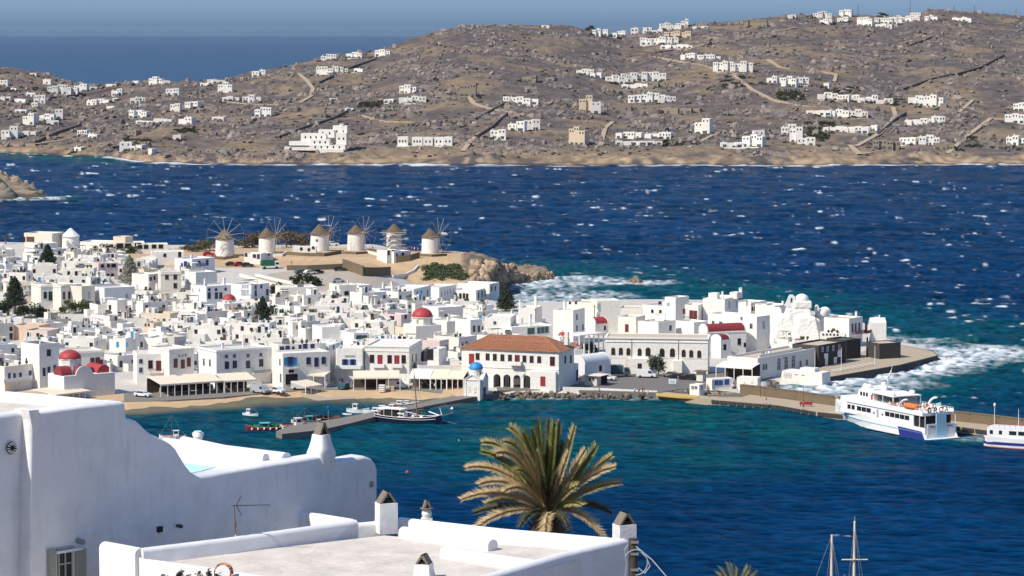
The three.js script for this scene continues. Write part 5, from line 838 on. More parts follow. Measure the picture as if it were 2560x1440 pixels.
q=H([1935,845,1962,848],3.6,5,{wall:'white2',paint:'dark',roof:'roofTan',label:'small shabby white house below the left flank of the old church'});q.pergola(0,-2,3,2,'bamboo');
q=H([1928,858,1985,860],3.4,5,{wall:'white',roof:'roofPale',label:'low white block with two fat chimneys behind the long restaurant'});q.chimney(1,-1,1.6,0.8).chimney(3,-1,1.6,0.8);
q=H([1985,850,2030,850],4,6,{wall:'white2',paint:'red',roof:'roofPale',label:'pale terrace house with red benches between church and long restaurant'});{const b=new MB();b.box(-1,q.top,-1,2.2,0.7,0.6);part('bench',b.build(),M.red,q.g);}q.pots(4,-2.5);
q=H([1936,765,1975,760],6,7,{wall:'white2',roof:'roofPale',label:'long pale wall and roof behind the left flank of the old church'});q.chimney(3.2,-2,1);
q=H([1916,760,1937,755],6,6,{wall:'white2',paint:'dark',label:'small off white house squeezed beside the row of black shutters'});q.wins('F',[[1922,778,0.6,1.8]],0.6,1.8,'panel','navy');

/* ------------------------------------------------------------------ quays, piers, paving */
function slab(name,px,top,bottom,m,o={}){
const pts=px.map(([x,y])=>{const p=P(x,y,top);return new THREE.Vector2(p.x,p.z);});if(THREE.ShapeUtils.area(pts)<0)pts.reverse();
const b=new MB();for(const t of THREE.ShapeUtils.triangulateShape(pts,[])){const[a,c,d]=t.map((i)=>pts[i]);b.tri([a.x,top,a.y],[d.x,top,d.y],[c.x,top,c.y]);}
const sideM=new MB();for(let i=0;i<pts.length;i++){const a=pts[i],c=pts[(i+1)%pts.length];b.quad([c.x,bottom,c.y],[a.x,bottom,a.y],[a.x,top,a.y],[c.x,top,c.y]);}
return structure(name,b.build(),m);
}
function strip(name,upper,lower,hU,hL,m,n=24){const b=new MB(),at=(l,h,t)=>{const k=t*(l.length-1),i=Math.min(l.length-2,Math.floor(k)),f=k-i,p=P(mix(l[i][0],l[i+1][0],f),mix(l[i][1],l[i+1][1],f),h);return[p.x,p.y,p.z];};for(let k=0;k<n;k++)b.quad(at(lower,hL,k / n),at(lower,hL,(k+1)/ n),at(upper,hU,(k+1)/ n),at(upper,hU,k / n));return structure(name,b.build(),m);}

const pierTop=1.5;
slab('pier',[[1640,984],[1700,991],[1778,998],[1945,1012],[2040,1028],[2404,1066],[2640,1098],[2640,1083],[2482,1062],[2378,1051],[2050,1009],[1850,983],[1790,975],[1700,972]],pierTop,-3,M.quay);
{
const b=new MB(),foot=[[1850,984],[1914,991],[1986,1000],[2050,1010],[2210,1031],[2378,1052],[2482,1063],[2640,1084]].map(([x,y])=>P(x,y,pierTop)),t=thing('stone_parapet','long tan stone parapet along the seaward side of the boat pier','wall',foot[0].clone());
for(let i=1;i<foot.length;i++){const a=foot[i-1],c=foot[i],l=Math.hypot(c.x-a.x,c.z-a.z),an=Math.atan2(-(c.z-a.z),c.x-a.x);b.m.makeRotationY(an).setPosition(a.x-foot[0].x,0,a.z-foot[0].z);b.box(l / 2,-4,-0.5,l+0.1,6.1,1.0);b.box(l / 2,2.1,-0.5,l+0.12,0.16,1.16);}
part('masonry',b.build(),M.stone,t);b.m.identity();
const pr=scene.getObjectByName('pier');const front=[[1778,998],[1945,1012],[2040,1028],[2404,1066],[2640,1098]].map(([x,y])=>P(x,y,pierTop));
for(const[i0,n]of[[0,8],[1,5],[2,5],[3,7]])for(let k=0;k<n;k++){const p0=front[i0].clone().lerp(front[i0+1],(k+0.06)/ n),p1=front[i0].clone().lerp(front[i0+1],(k+0.94)/ n),an=Math.atan2(-(p1.z-p0.z),p1.x-p0.x),f=new MB();f.box(0,-0.95,0,p0.distanceTo(p1),0.8,0.35);const o=part('fender',f.build(),M.iron,pr);o.position.copy(p0.lerp(p1,0.5));o.rotation.y=an;o.position.z+=0.1;}
}
slab('esplanade',[[1243,976],[1335,974],[1393,973],[1440,975],[1640,983],[1700,972],[1850,970],[1893,955],[1935,942],[1890,930],[1500,930],[1240,950]],1.62,-1,M.asphalt);
slab('yellow_kerb',[[1640,982.5],[1700,986],[1745,989],[1745,993],[1700,991],[1640,985.5]],1.66,1.2,mat('yellow_paint',0.55,0.38,0.10,0.8));
wallRun('white_wall','low white parapet wall along the rocky edge of the esplanade',[[1408,977],[1500,980],[1642,987]],0.95,0.6,M.white,2.2);

slab('stone_pier',[[1243,984],[1180,993],[1130,1003],[1067,1015],[960,1036],[880,1057],[800,1075],[705,1085],[690,1078],[720,1066],[800,1053],[860,1043],[940,1028],[1055,1007],[1090,998],[1160,984],[1243,976]],1.2,-3,M.quayGrey);

slab('beach_ramp',[[800,1001],[888,996],[880,991],[815,992],[770,980],[735,977],[745,984]],0.75,-1.5,M.quay);
strip('promenade',[[310,982],[420,983],[560,972],[650,968],[760,964],[900,962],[1040,962],[1160,972]],[[310,1003],[420,1001],[560,992],[650,984],[740,977],[880,973],[1040,975],[1160,992]],1.0,0.98,M.quayGrey);
{const b=new MB();const l=[[300,1004],[420,1001.5],[560,992.5],[650,984.5],[740,977.5]].map(([x,y])=>P(x,y,0.98));for(let i=1;i<l.length;i++){const a=l[i-1],c=l[i],len=a.distanceTo(c),an=Math.atan2(-(c.z-a.z),c.x-a.x);b.m.makeRotationY(an).setPosition(a.x,0,a.z);b.box(len / 2,-0.5,0.1,len+0.2,1.55,0.4);}structure('promenade_edge',b.build(),M.quayGrey);}

slab('point_jetty',[[2066,944],[2150,930],[2250,913],[2345,889],[2335,878],[2290,869],[2250,862],[2200,862],[2110,900],[2050,920],[1985,930],[2020,945]],2.2,-3,M.black);
slab('jetty_paving',[[2069,942.5],[2150,929],[2250,911.5],[2342,888.5],[2333,879],[2290,870],[2251,863],[2200,863],[2110,900],[2050,919],[1990,931],[2024,943]],2.215,2.1,M.quay);
{
const a=P(1937,968,0.2),c=P(2065,972,0.2),w=Math.hypot(c.x-a.x,c.z-a.z)-1.2,turn=Math.atan2(-(c.z-a.z),c.x-a.x)-0.28,t=thing('breakwater_block','big white concrete block with a dark end face standing in the surf','breakwater',V((a.x+c.x)/ 2,0,(a.z+c.z)/ 2),turn),b=new MB();
b.prism([[-w / 2-0.7,-2],[w / 2+0.25,-2],[w / 2,4.3],[-w / 2+0.8,4.3],[-w / 2+0.5,2.5]],-5,0);b.box(w*0.12,4.29,-2.5,w*0.34,0.9,3);part('block',b.build(),M.white2,t);for(const x of[-0.1,0.06]){const s=new MB().box(x*w,3.4,0.01,0.9,0.16,0.03);part('slot',s.build(),M.dark,t);}
for(let k=0;k<3;k++)for(let j=0;j<2;j++){const g=new THREE.TorusGeometry(0.32,0.05,5,14),o=part('painted_ring',g,M.greyPaint,t);o.position.set(-w*0.36+k*0.75,2.9+j*0.6,0.03);}
}

M.boulder=mat('boulder',0.24,0.19,0.14,0.95);
function boulderGeo(s){const g=new THREE.IcosahedronGeometry(1,1),p=g.attributes.position;for(let i=0;i<p.count;i++){const x=p.getX(i),y=p.getY(i),z=p.getZ(i),k=1+0.28*N3(x*1.3+s,y*1.3,z*1.3);p.setXYZ(i,x*k,y*k*0.75,z*k);}g.computeVertexNormals();return g;}
{
seed(31);const ms=[],cs=[],put=(p,s)=>{ms.push(new THREE.Matrix4().compose(p,new THREE.Quaternion().setFromEuler(new THREE.Euler(rr(0,3),rr(0,6),rr(0,3))),V(s*rr(0.8,1.3),s*rr(0.7,1),s)));const k=rr(0.3,0.9);cs.push(lin(k,k,k));};
for(let k=0;k<420;k++){const f=rnd(),x=mix(1236,1645,f),p=P(x,mix(988,993,rnd()),rr(-0.1,0.9));put(p.setY(rr(-0.1,1.0)),rr(0.3,0.75));}
for(let k=0;k<150;k++){const f=rnd(),p=P(mix(2080,2345,f),mix(955,908,f)+rr(-2,4),0);put(p.setY(rr(-0.2,0.6)),rr(0.4,1));}
for(let k=0;k<90;k++){const p=P(rr(1900,1945),rr(958,975),0.2);put(p.setY(rr(0,0.7)),rr(0.4,0.9));}
instanced('shore_rocks','dark boulders heaped along the foot of the esplanade and jetty','rocks',boulderGeo(2),M.boulder,ms,cs);
const hs=[],hc=[];for(let k=0;k<260;k++){const f=rnd(),p=f<0.55?hit(rr(1180,1290),rr(655,705),town,0,900,1250):hit(rr(1270,1390),rr(684,708),town,0,900,1250);const s=rr(0.5,1.9)*(f<0.55?1:0.7);hs.push(new THREE.Matrix4().compose(p,new THREE.Quaternion().setFromEuler(new THREE.Euler(rr(0,3),rr(0,6),rr(0,3))),V(s*rr(0.8,1.6),s*rr(0.8,1.4),s)));const c=rr(0.6,1.6);hc.push(lin(c*1.25,c*1.15,c));}
instanced('headland_rocks','tan and brown rocks crowding the headland below the last mill','rocks',boulderGeo(5),M.boulder,hs,hc);
}
/* cafe awnings on the waterfront */
function awning(label,c,back,hgt,drop,o={}){
const a=hit(c[0],c[1],town,hgt,640,1250),e=P(c[2],c[3],a.y),w=Math.hypot(e.x-a.x,e.z-a.z),turn=Math.atan2(-(e.z-a.z),e.x-a.x),t=thing('cafe_awning',label,'awning',V((a.x+e.x)/ 2,a.y-hgt,(a.z+e.z)/ 2),turn),n=o.n??Math.max(2,Math.round(w / 3));
const f=new MB();for(let k=0;k<=n;k++){const x=-w / 2+w*k / n;f.box(x,0,-0.12,0.16,hgt,0.16);f.bar([x,hgt+0.02,0],[x,hgt+drop+0.02,-back],0.06,0.06,4);}f.box(0,hgt-0.05,-0.1,w+0.2,0.14,0.14);f.box(0,hgt+drop-0.05,-back,w+0.2,0.12,0.12);part('frame',f.build(),M.whitePaint,t);
for(let k=0;k<n;k++){const x0=-w / 2+w*k / n+0.03,x1=-w / 2+w*(k+1)/ n-0.03,b=new MB(),z1=-0.05,up=o.gaps&&rnd()<0.3?rr(0.2,0.5):0,zb=-back*(1-up*0.5);b.quad([x0,hgt+0.1,z1],[x1,hgt+0.1,z1],[x1,hgt+0.1+drop*(zb / -back),zb],[x0,hgt+0.1+drop*(zb / -back),zb]);b.quad([x1,hgt+0.07,z1],[x0,hgt+0.07,z1],[x0,hgt+0.07+drop*(zb / -back),zb],[x1,hgt+0.07+drop*(zb / -back),zb]);b.quad([x0,hgt-0.3,z1+0.02],[x1,hgt-0.3,z1+0.02],[x1,hgt+0.1,z1+0.01],[x0,hgt+0.1,z1+0.01]);part('canvas',b.build(),o.m??M.canvas,t);}
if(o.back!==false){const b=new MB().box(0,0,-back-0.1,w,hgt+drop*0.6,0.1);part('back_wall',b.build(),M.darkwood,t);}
t.userData.w=undefined;delete t.userData.w;return{t,w,back,hgt,turn};
}
seed(61);
const aw=[
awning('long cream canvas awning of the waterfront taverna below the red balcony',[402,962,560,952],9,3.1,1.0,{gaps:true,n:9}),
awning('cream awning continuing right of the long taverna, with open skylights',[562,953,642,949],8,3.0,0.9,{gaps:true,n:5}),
awning('small square cream awning in front of the blue balcony house',[755,937,812,939],5,3.2,0.6,{n:2,back:false}),
awning('low sloping cream awning on the paved ramp by the white pickup',[765,968,806,962],5,2.4,0.9,{n:3,back:false}),
awning('cream awning in four panels along the front of the long cafe',[884,945,1000,944],5.5,3.2,1.1,{n:4}),
awning('wide pale awning at the left end of the low restaurant',[1022,944,1075,945],5,3.0,1.6,{n:2,m:M.canvasWhite}),
awning('cream awning in the middle of the low restaurant',[1076,945,1116,946],5,3.0,1.6,{n:3}),
awning('yellowish cream awning beside the blue domed chapel',[1117,945,1158,946],5,3.0,1.2,{n:3}),
awning('flat pale awning roof by the water at the west end, near the red domed church',[140,988,228,977],9,2.8,0.6,{n:6,back:false}),
awning('white scalloped awning on thin posts at the end of the long restaurant',[1790,915,1880,921],4.5,3.6,0.8,{n:4,m:M.canvasWhite}),
];
{
const a=hit(1448,839,town,5.5,640,1250),e=P(1512,832,a.y),w=a.distanceTo(e),t=thing('white_pergola','white flat pergola on thin columns behind the barrel vaulted hall','pergola',V((a.x+e.x)/ 2,a.y-5.5,(a.z+e.z)/ 2),Math.atan2(-(e.z-a.z),e.x-a.x)),b=new MB().box(0,5.3,-3,w,0.25,6);part('roof',b.build(),M.roofPale,t);for(let k=0;k<6;k++){const c=new MB().box(-w / 2+0.3+k*(w-0.6)/ 5,-1,-0.2,0.3,6.3,0.3);part('column',c.build(),M.white,t);}const bk=new MB().box(0,-1,-6,w,4,0.3);part('wall',bk.build(),M.white2,t);
}
/* kiosks and booths */
function booth(label,c,h,d,o={}){const x=house(c,h,d,{name:'kiosk',category:'kiosk',group:undefined,par:0.12,th:0.1,roof:'roofPale',drop:1,label,...o});townHouses.pop();return x;}
q=booth('white sentry kiosk with two dark windows on the pier edge',[1724,960,1748,962],2.6,2.6,{paint:'greyPaint'});q.wins('F',[[1732,969],[1740,969]],0.7,0.8,'window','whitePaint').wins('R',[[1754,969]],0.6,0.8,'panel','greyPaint');
q=booth('white ticket booth with bright blue window panels',[1780,948,1833,945],2.8,3,{paint:'blue'});q.wins('F',[[1791,957,0.9,1.1],[1802,957,0.9,1.1],[1817,955,1.1,1.2]],0.9,1.1,'panel','blue').wins('F',[[1783,961,0.5,1.8]],0.5,1.8,'panel','greyPaint');
q=booth('large white container box with two faint triangle marks by the pier root',[1842,943,1894,945],3.2,3.4,{});for(const x of[1862,1880]){const[u,v]=q.onWall('F',x,957),g=new MB();g.prism([[-0.3,-0.25],[0.3,-0.25],[0,0.35]],0,0.01);q.put('triangle_mark',g.build(),mat('faded_grey_paint',0.5,0.49,0.46,0.8),'F',u,v,0.003);}
q=booth('cream snack kiosk with shaded counter before the vaulted hall',[1462,938,1492,940],2.6,4,{wall:'cream'});q.wins('F',[[1479,948,1.8,0.9]],1.8,0.9,'window','whitePaint','paneGrey').wins('R',[[1510,950,3.0,1.9]],3,1.9,'panel','dark');{const b=new MB().box(0.6,2.6,-2,q.w+1.6,0.12,5.4);part('canopy',b.build(),M.canvas,q.g);}
q=booth('little brown roofed guard hut beside the black cars',[1741,928,1757,929],2.6,2,{wall:'cream'});{const b=new MB().box(0,2.6,-0.8,q.w+1.4,0.1,3.2);part('canopy',b.build(),M.wood,q.g);}

/* ------------------------------------------------------------------ boats */

function hullGeo(st,zcut=null,y0=-0.7){const b=new MB(),row=(s)=>[[s[0],y0,0],[s[0]+0,-0.05,s[2]],[s[0],s[3]*0.5,mix(s[2],s[1],0.62)],[s[0],s[3],s[1]]];for(let i=0;i+1<st.length;i++){const A=row(st[i]),B=row(st[i+1]),m=(p)=>[p[0],p[1],-p[2]];for(let k=0;k<3;k++){b.quad(A[k],B[k],B[k+1],A[k+1]);b.quad(m(B[k]),m(A[k]),m(A[k+1]),m(B[k+1]));}}const e=row(st[st.length-1]),m=(p)=>[p[0],p[1],-p[2]];for(let k=0;k<3;k++)b.quad(e[k],m(e[k]),m(e[k+1]),e[k+1]);return b.build();}
function deckGeo(st,drop=0.35,inset=0.08){const b=new MB();for(let i=0;i+1<st.length;i++){const a=st[i],c=st[i+1],w0=Math.max(0.02,a[1]-inset),w1=Math.max(0.02,c[1]-inset);b.quad([a[0],a[3]-drop,w0],[c[0],c[3]-drop,w1],[c[0],c[3]-drop,-w1],[a[0],a[3]-drop,-w0]);}return b.build();}
function railStrip(st,th,up=0.02){const b=new MB();for(const s of[1,-1])for(let i=0;i+1<st.length;i++)b.bar([st[i][0],st[i][3]+up,s*st[i][1]],[st[i+1][0],st[i+1][3]+up,s*st[i+1][1]],th,th,4);return b.build();}
const boatSt=(L,B,H)=>[[-L / 2,0.04,0.02,H*1.65],[-L*0.44,B*0.22,B*0.1,H*1.42],[-L*0.32,B*0.38,B*0.28,H*1.2],[-L*0.12,B*0.49,B*0.43,H*1.02],[L*0.12,B*0.5,B*0.45,H],[L*0.32,B*0.45,B*0.38,H*1.05],[L*0.45,B*0.33,B*0.22,H*1.15],[L / 2,B*0.1,B*0.06,H*1.28]];
M.seaBlue=mat('pale_blue_paint',0.35,0.55,0.68,0.5);M.teal=mat('teal_paint',0.10,0.50,0.50,0.5);M.netGreen=mat('green_net',0.03,0.22,0.12,0.9);M.hullNavy=mat('navy_hull',0.012,0.016,0.05,0.3);M.hullRed=mat('red_hull',0.20,0.02,0.025,0.4);M.deck=mat('deck_wood',0.34,0.24,0.15,0.8);M.orangeBoat=mat('orange_plastic',0.85,0.17,0.03,0.5);M.ferryBlue=mat('ferry_blue',0.03,0.04,0.22,0.35);M.redStripe=mat('red_stripe',0.5,0.05,0.05,0.4);M.varnish=mat('varnished_wood',0.28,0.13,0.06,0.5);
seed(71);
function caique(label,px,py,L,turn,o={}){
const p=P(px,py,0),H=o.h??L*0.1,B=L*(o.b??0.34),st=boatSt(L,B,H),t=thing(o.name??'fishing_boat',label,'boat',p,turn,o.group);
part('hull',hullGeo(st),o.hull??M.whitePaint,t);part('deck',deckGeo(st),o.deckM??M.deck,t);part('rail',railStrip(st,L*0.009),o.rail??M.seaBlue,t);
if(o.cabin!==false){const b=new MB(),cw=B*0.5,cx=L*(o.cx??0.12),ch=o.ch??L*0.17;b.box(cx,H*0.7,0,L*0.2,ch,cw);b.box(cx,H*0.7+ch,0,L*0.24,0.08,cw*1.2);const c=part('cabin',b.build(),o.cabinM??M.whitePaint,t),w=new MB();w.box(cx,H*0.7+ch*0.55,0,L*0.205,ch*0.32,cw*0.8).box(cx,H*0.7+ch*0.55,0,L*0.15,ch*0.32,cw*1.02);part('window',w.build(),M.pane,c);}
if(o.mast){const m=new MB();m.bar([-L*0.05,H*0.7,0],[-L*0.03,o.mast,0],0.07,0.04).bar([-L*0.05,H+0.8,0],[-L*0.33,H*1.1+o.mast*0.5,0],0.04,0.03);part('mast',m.build(),M.wood,t);const r=new MB();r.bar([-L*0.03,o.mast,0],[-L*0.46,H*1.5,0],0.015,0.015,3).bar([-L*0.03,o.mast,0],[L*0.45,H*1.2,0],0.015,0.015,3);part('rigging',r.build(),M.rope,t);}
if(o.net){const b=leafCloud(220,()=>[rr(-0.3,0.3)*L,H+rr(0,0.35)*H+0.2,rr(-0.3,0.3)*B],0.35);part('fishing_net',b.build(),o.net,t);}
for(let k=0;k<(o.floats??0);k++){const g=new THREE.SphereGeometry(L*0.022,8,6);g.scale(1,1.5,1);const s=part('fender',g,M.whitePaint,t);s.position.set(mix(-0.36,0.36,k / Math.max(1,o.floats-1))*L,H*0.8,B*0.52);}
if(o.awn){const b=new MB().box(L*0.12,H+L*0.19,0,L*0.4,0.06,B*0.7);for(const i of[-1,1])for(const j of[-1,1])b.box(L*0.12+i*L*0.19,H*0.7,j*B*0.32,0.06,L*0.19+H*0.3,0.06);part('canopy',b.build(),o.awn,t);}
return t;
}
caique('little white fishing boat with pale blue rail floating alone off the beach',626,1040,4.4,2.6,{ch:1.2,cx:0.1,h:0.55,mast:2.6});
caique('long dark red fishing boat with teal wheelhouse and green net at the pier head',668,1077,9.6,0.12,{hull:M.hullRed,rail:M.varnish,cabinM:M.teal,net:M.netGreen,floats:6,h:0.85,ch:1.2,cx:-0.06});
caique('white fishing boat with red trim and high wheelhouse beside the red hulled boat',736,1074,7.4,0.5,{rail:M.redStripe,floats:4,ch:1.9,h:0.95,mast:4.2});
caique('fishing boat with teal cabin and dark gear behind the red trimmed boat',765,1059,7,0.3,{cabinM:M.teal,net:M.iron,rail:M.varnish,ch:1.2,mast:3.6});
caique('dark wooden fishing boat heaped with gear by the lamp post on the stone pier',805,1054,8.6,0.2,{hull:M.darkwood,rail:M.varnish,net:M.iron,cabin:false});
caique('white fishing boat with wheelhouse and leaning mast off the middle of the beach',895,1032,5.6,2.9,{ch:1.5,h:0.8,mast:3.4,floats:3});
caique('small white dinghy tied near the middle of the stone pier',868,1039,2.6,2.6,{name:'dinghy',cabin:false,rail:M.whitePaint,deckM:M.whitePaint,h:0.4});
caique('white speedboat with pale canopy moored first behind the navy sailing ship',938,1034,5.6,2.9,{name:'motorboat',ch:0.8,rail:M.whitePaint,deckM:M.whitePaint,h:0.7,cx:0});
caique('white speedboat with raised bow moored second behind the navy sailing ship',962,1030,6,2.85,{name:'motorboat',ch:0.9,rail:M.whitePaint,deckM:M.whitePaint,h:0.8});
caique('white motorboat moored closest to the stern of the navy sailing ship',985,1026,5.4,2.8,{name:'motorboat',ch:0.8,rail:M.whitePaint,deckM:M.whitePaint,h:0.7});
caique('red and white motorboat lying off the sand behind the sailing ship',1006,1017,6,2.9,{name:'motorboat',hull:M.redStripe,rail:M.whitePaint,deckM:M.whitePaint,ch:0.9,h:0.7});
caique('white boat with long bow beside the red and white motorboat',1022,1013,5,3.0,{name:'motorboat',rail:M.whitePaint,deckM:M.whitePaint,ch:0.6,h:0.6});
caique('small boat with white cabin and thin mast peeping over the pool terrace wall',432,1098,6,0.1,{mast:5.4,ch:1.4,h:0.7,rail:M.redStripe,floats:4});
{
const a=P(945,1052,0),e=P(1098,1064,0),L=a.distanceTo(e)+1.5,turn=Math.atan2(e.z-a.z,-(e.x-a.x)),t=thing('sailing_ship','navy hulled wooden sailing ship with white deckhouse and ratline mast at the pier','ship',a.clone().lerp(e,0.5),turn),st=boatSt(L,L*0.27,1.55);
part('hull',hullGeo(st),M.hullNavy,t);part('deck',deckGeo(st,0.3),M.deck,t);part('rail',railStrip(st,0.07),M.whitePaint,t);const ru=new MB();for(const s of[1,-1])for(let i=1;i+1<st.length;i++)ru.bar([st[i][0],st[i][3]*0.72,s*st[i][1]*0.985],[st[i+1][0],st[i+1][3]*0.72,s*st[i+1][1]*0.985],0.045,0.045,4);part('rubbing_strake',ru.build(),M.whitePaint,t);
const c=new MB();c.box(L*0.1,0.9,0,L*0.12,1.5,1.8);const cb=part('deckhouse',c.build(),M.whitePaint,t),w=new MB();w.box(L*0.1,1.6,0,L*0.1,0.45,1.84);part('window',w.build(),M.pane,cb);
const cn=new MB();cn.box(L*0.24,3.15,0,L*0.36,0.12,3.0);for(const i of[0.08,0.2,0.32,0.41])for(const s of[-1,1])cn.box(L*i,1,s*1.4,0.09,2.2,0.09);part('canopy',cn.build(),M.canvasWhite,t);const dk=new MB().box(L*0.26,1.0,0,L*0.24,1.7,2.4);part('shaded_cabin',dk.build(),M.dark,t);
const m=new MB();m.bar([-L*0.14,0.5,0],[-L*0.08,13.0,0],0.15,0.07);m.bar([-L*0.46,2.0,0],[-L*0.66,3.2,0],0.12,0.06);part('mast',m.build(),M.varnish,t);const b2=new MB();b2.bar([-L*0.14,2.2,0],[L*0.2,3.0,0],0.08,0.08);part('boom',b2.build(),M.whitePaint,t);
const r=new MB();for(const s of[-1,1]){for(const dx of[-0.05,0,0.06])r.bar([L*(-0.14+dx),1.3,s*2.1],[-L*0.09,11.2,s*0.1],0.02,0.02,3);for(let k=1;k<16;k++){const f=k / 17;r.bar([L*mix(-0.19,-0.09,f),mix(1.3,11.2,f),s*mix(2.1,0.1,f)],[L*mix(-0.08,-0.09,f),mix(1.3,11.2,f),s*mix(2.1,0.1,f)],0.035,0.035,3);}}r.bar([-L*0.08,12.8,0],[-L*0.65,3.2,0],0.02,0.02,3).bar([-L*0.08,12.8,0],[L*0.46,1.6,0],0.02,0.02,3);part('ratlines',r.build(),M.rope,t);
const sl=new MB();sl.bar([-L*0.3,3.0,0.2],[-L*0.5,2.1,0.2],0.16,0.12).bar([-L*0.5,2.1,0.2],[-L*0.46,4.1,0.2],0.14,0.05);part('furled_sail',sl.build(),M.canvasWhite,t);for(let k=0;k<6;k++){const g=new THREE.SphereGeometry(0.32,8,6);g.scale(1.5,1,1);const s=part('fender',g,M.whitePaint,t);s.position.set(L*(0.4-k*0.13),1.25,L*0.12);}
const an=new MB();an.bar([-L*0.45,1.4,0.4],[-L*0.68,-0.1,3.2],0.04,0.04,3).bar([-L*0.44,1.3,0.4],[-L*0.6,-0.1,3.4],0.04,0.04,3);part('mooring_rope',an.build(),M.rope,t);
}
{
const p=P(2110,1502,0),t=thing('sailing_ship','anchored sailing ship of which two bare wooden masts with crosstree show','ship',p,0.1),st=boatSt(14,3.8,1.2);part('hull',hullGeo(st),M.varnish,t);part('deck',deckGeo(st),M.deck,t);
for(const[x,top,arm]of[[2135,1312,1],[2078,1345,0]]){const u=(x-2110)/ 15.7,hT=90-(1312-75)/ F*-p.z,m=new MB(),h=hT-(top-1312)/ 15.7;m.bar([u,0.5,0],[u,h,0],0.26,0.17,8);if(arm)m.bar([u-2.1,h-6.1,0.3],[u+2.1,h-6.15,0.3],0.12,0.1,6).bar([u,h,0],[u,h+0.8,0],0.03,0.02,4);part('mast',m.build(),M.canvas,t);const r=new MB();for(const s of[-1,1])r.bar([u+s*1.5,1,1.5],[u,h-0.6,0],0.02,0.02,3).bar([u+s*0.9,1,1.5],[u,h-0.6,0],0.02,0.02,3);if(!arm){r.bar([u,h,0],[u-3.4,1.4,0],0.02,0.02,3);for(let k=0;k<9;k++)r.bar([u+2.0+k*0.12,h-6.4-k*0.7,0.2],[u+2.1+k*0.12,h-6.9-k*0.7,0.2],0.06,0.06,4);}part('rigging',r.build(),M.rope,t);}
}
/* people: one continuous body grown from capsules; colours by height */
const figures={};
function figureGeo(kind){
if(figures[kind])return figures[kind];
const[pose,shirt,legs]=kind.split('|'),walk=pose==='walk'?0.22:0.04,sit=pose==='sit';
const J=sit?[[0,0.5,0,0,1.0,-0.05,0.16,0.17],[0,1.0,-0.05,0,1.13,-0.02,0.06,0.06],[0,1.27,0,0,1.32,0,0.1,0.1],[-0.1,0.5,0,-0.12,0.5,0.42,0.09,0.075],[0.1,0.5,0,0.12,0.5,0.42,0.09,0.075],[-0.12,0.5,0.42,-0.12,0.05,0.42,0.065,0.05],[0.12,0.5,0.42,0.12,0.05,0.42,0.065,0.05],[-0.2,0.97,-0.05,-0.25,0.72,0.02,0.06,0.05],[0.2,0.97,-0.05,0.25,0.72,0.02,0.06,0.05],[-0.25,0.72,0.02,-0.14,0.6,0.25,0.045,0.035],[0.25,0.72,0.02,0.14,0.6,0.25,0.045,0.035]]
:[[0,0.92,0,0,1.38,0,0.145,0.17],[0,1.38,0,0,1.54,0.01,0.06,0.055],[0,1.63,0.01,0,1.68,0.01,0.1,0.1],[-0.09,0.9,0,-0.1,0.48,walk,0.1,0.07],[0.09,0.9,0,0.1,0.48,-walk*0.6,0.1,0.07],[-0.1,0.48,walk,-0.1,0.06,walk*0.8,0.066,0.045],[0.1,0.48,-walk*0.6,0.1,0.08,-walk*1.6,0.066,0.045],[-0.1,0.04,walk*0.8+0.02,-0.1,0.04,walk*0.8+0.16,0.045,0.04],[0.1,0.05,-walk*1.6+0.02,0.1,0.04,-walk*1.6+0.14,0.045,0.04],[-0.2,1.36,0,-0.27,1.08,-walk*0.6,0.06,0.045],[0.2,1.36,0,0.27,1.08,walk*0.6,0.06,0.045],[-0.27,1.08,-walk*0.6,-0.26,0.82,0.05,0.043,0.034],[0.27,1.08,walk*0.6,0.26,0.82,walk+0.05,0.043,0.034]];
const f=(x,y,z)=>{let d=1e3;for(const[ax,ay,az,bx,by,bz,r0,r1]of J){const dx=bx-ax,dy=by-ay,dz=bz-az,l=dx*dx+dy*dy+dz*dz,t=clamp(((x-ax)*dx+(y-ay)*dy+(z-az)*dz)/ l),e=Math.hypot(x-ax-t*dx,y-ay-t*dy,z-az-t*dz)-mix(r0,r1,t);d=smin(d,e,0.04);}return d;};
const g=sdfMesh(f,V(0,0.92,0),1.0,58),p=g.attributes.position,col=new Float32Array(p.count*3),CL={white:[0.75,0.74,0.72],blue:[0.06,0.12,0.35],red:[0.5,0.06,0.05],black:[0.02,0.02,0.025],tan:[0.45,0.35,0.22],pink:[0.65,0.3,0.3],skin:[0.5,0.3,0.2],hair:[0.06,0.04,0.025]},top=sit?1.37:1.72;
for(let i=0;i<p.count;i++){const y=p.getY(i),x=Math.abs(p.getX(i)),z=p.getZ(i);let c=y>top-0.1||y>top-0.26&&z<0.0?CL.hair:y>top-0.32?CL.skin:(sit?y>0.52&&z<0.2:y>0.92)?(x>0.23&&y<(sit?0.75:1.12)?CL.skin:CL[shirt]):y<0.45?CL.skin:CL[legs];if(y<0.09)c=CL.black;col.set(c,i*3);}
g.setAttribute('color',new THREE.BufferAttribute(col,3));return figures[kind]=g;
}
M.person=Object.assign(new THREE.MeshStandardMaterial({vertexColors:true,roughness:0.8}),{name:'clothed_figure'});
const KINDS=['walk|white|blue','stand|blue|tan','walk|red|black','stand|white|black','walk|tan|white','stand|pink|blue'];
function person(label,pos,turn,kind,group){const o=single('person',label,'person',figureGeo(kind),M.person,group);o.position.copy(pos);o.rotation.y=turn;return o;}
const WEAR=(k)=>{const[p,s,l]=k.split('|');return `${{ white: 'white', blue: 'blue', red: 'red', black: 'black', tan: 'tan', pink: 'pink' }[s]} top and ${l} shorts, ${p === 'walk' ? 'walking' : 'standing'}`;};
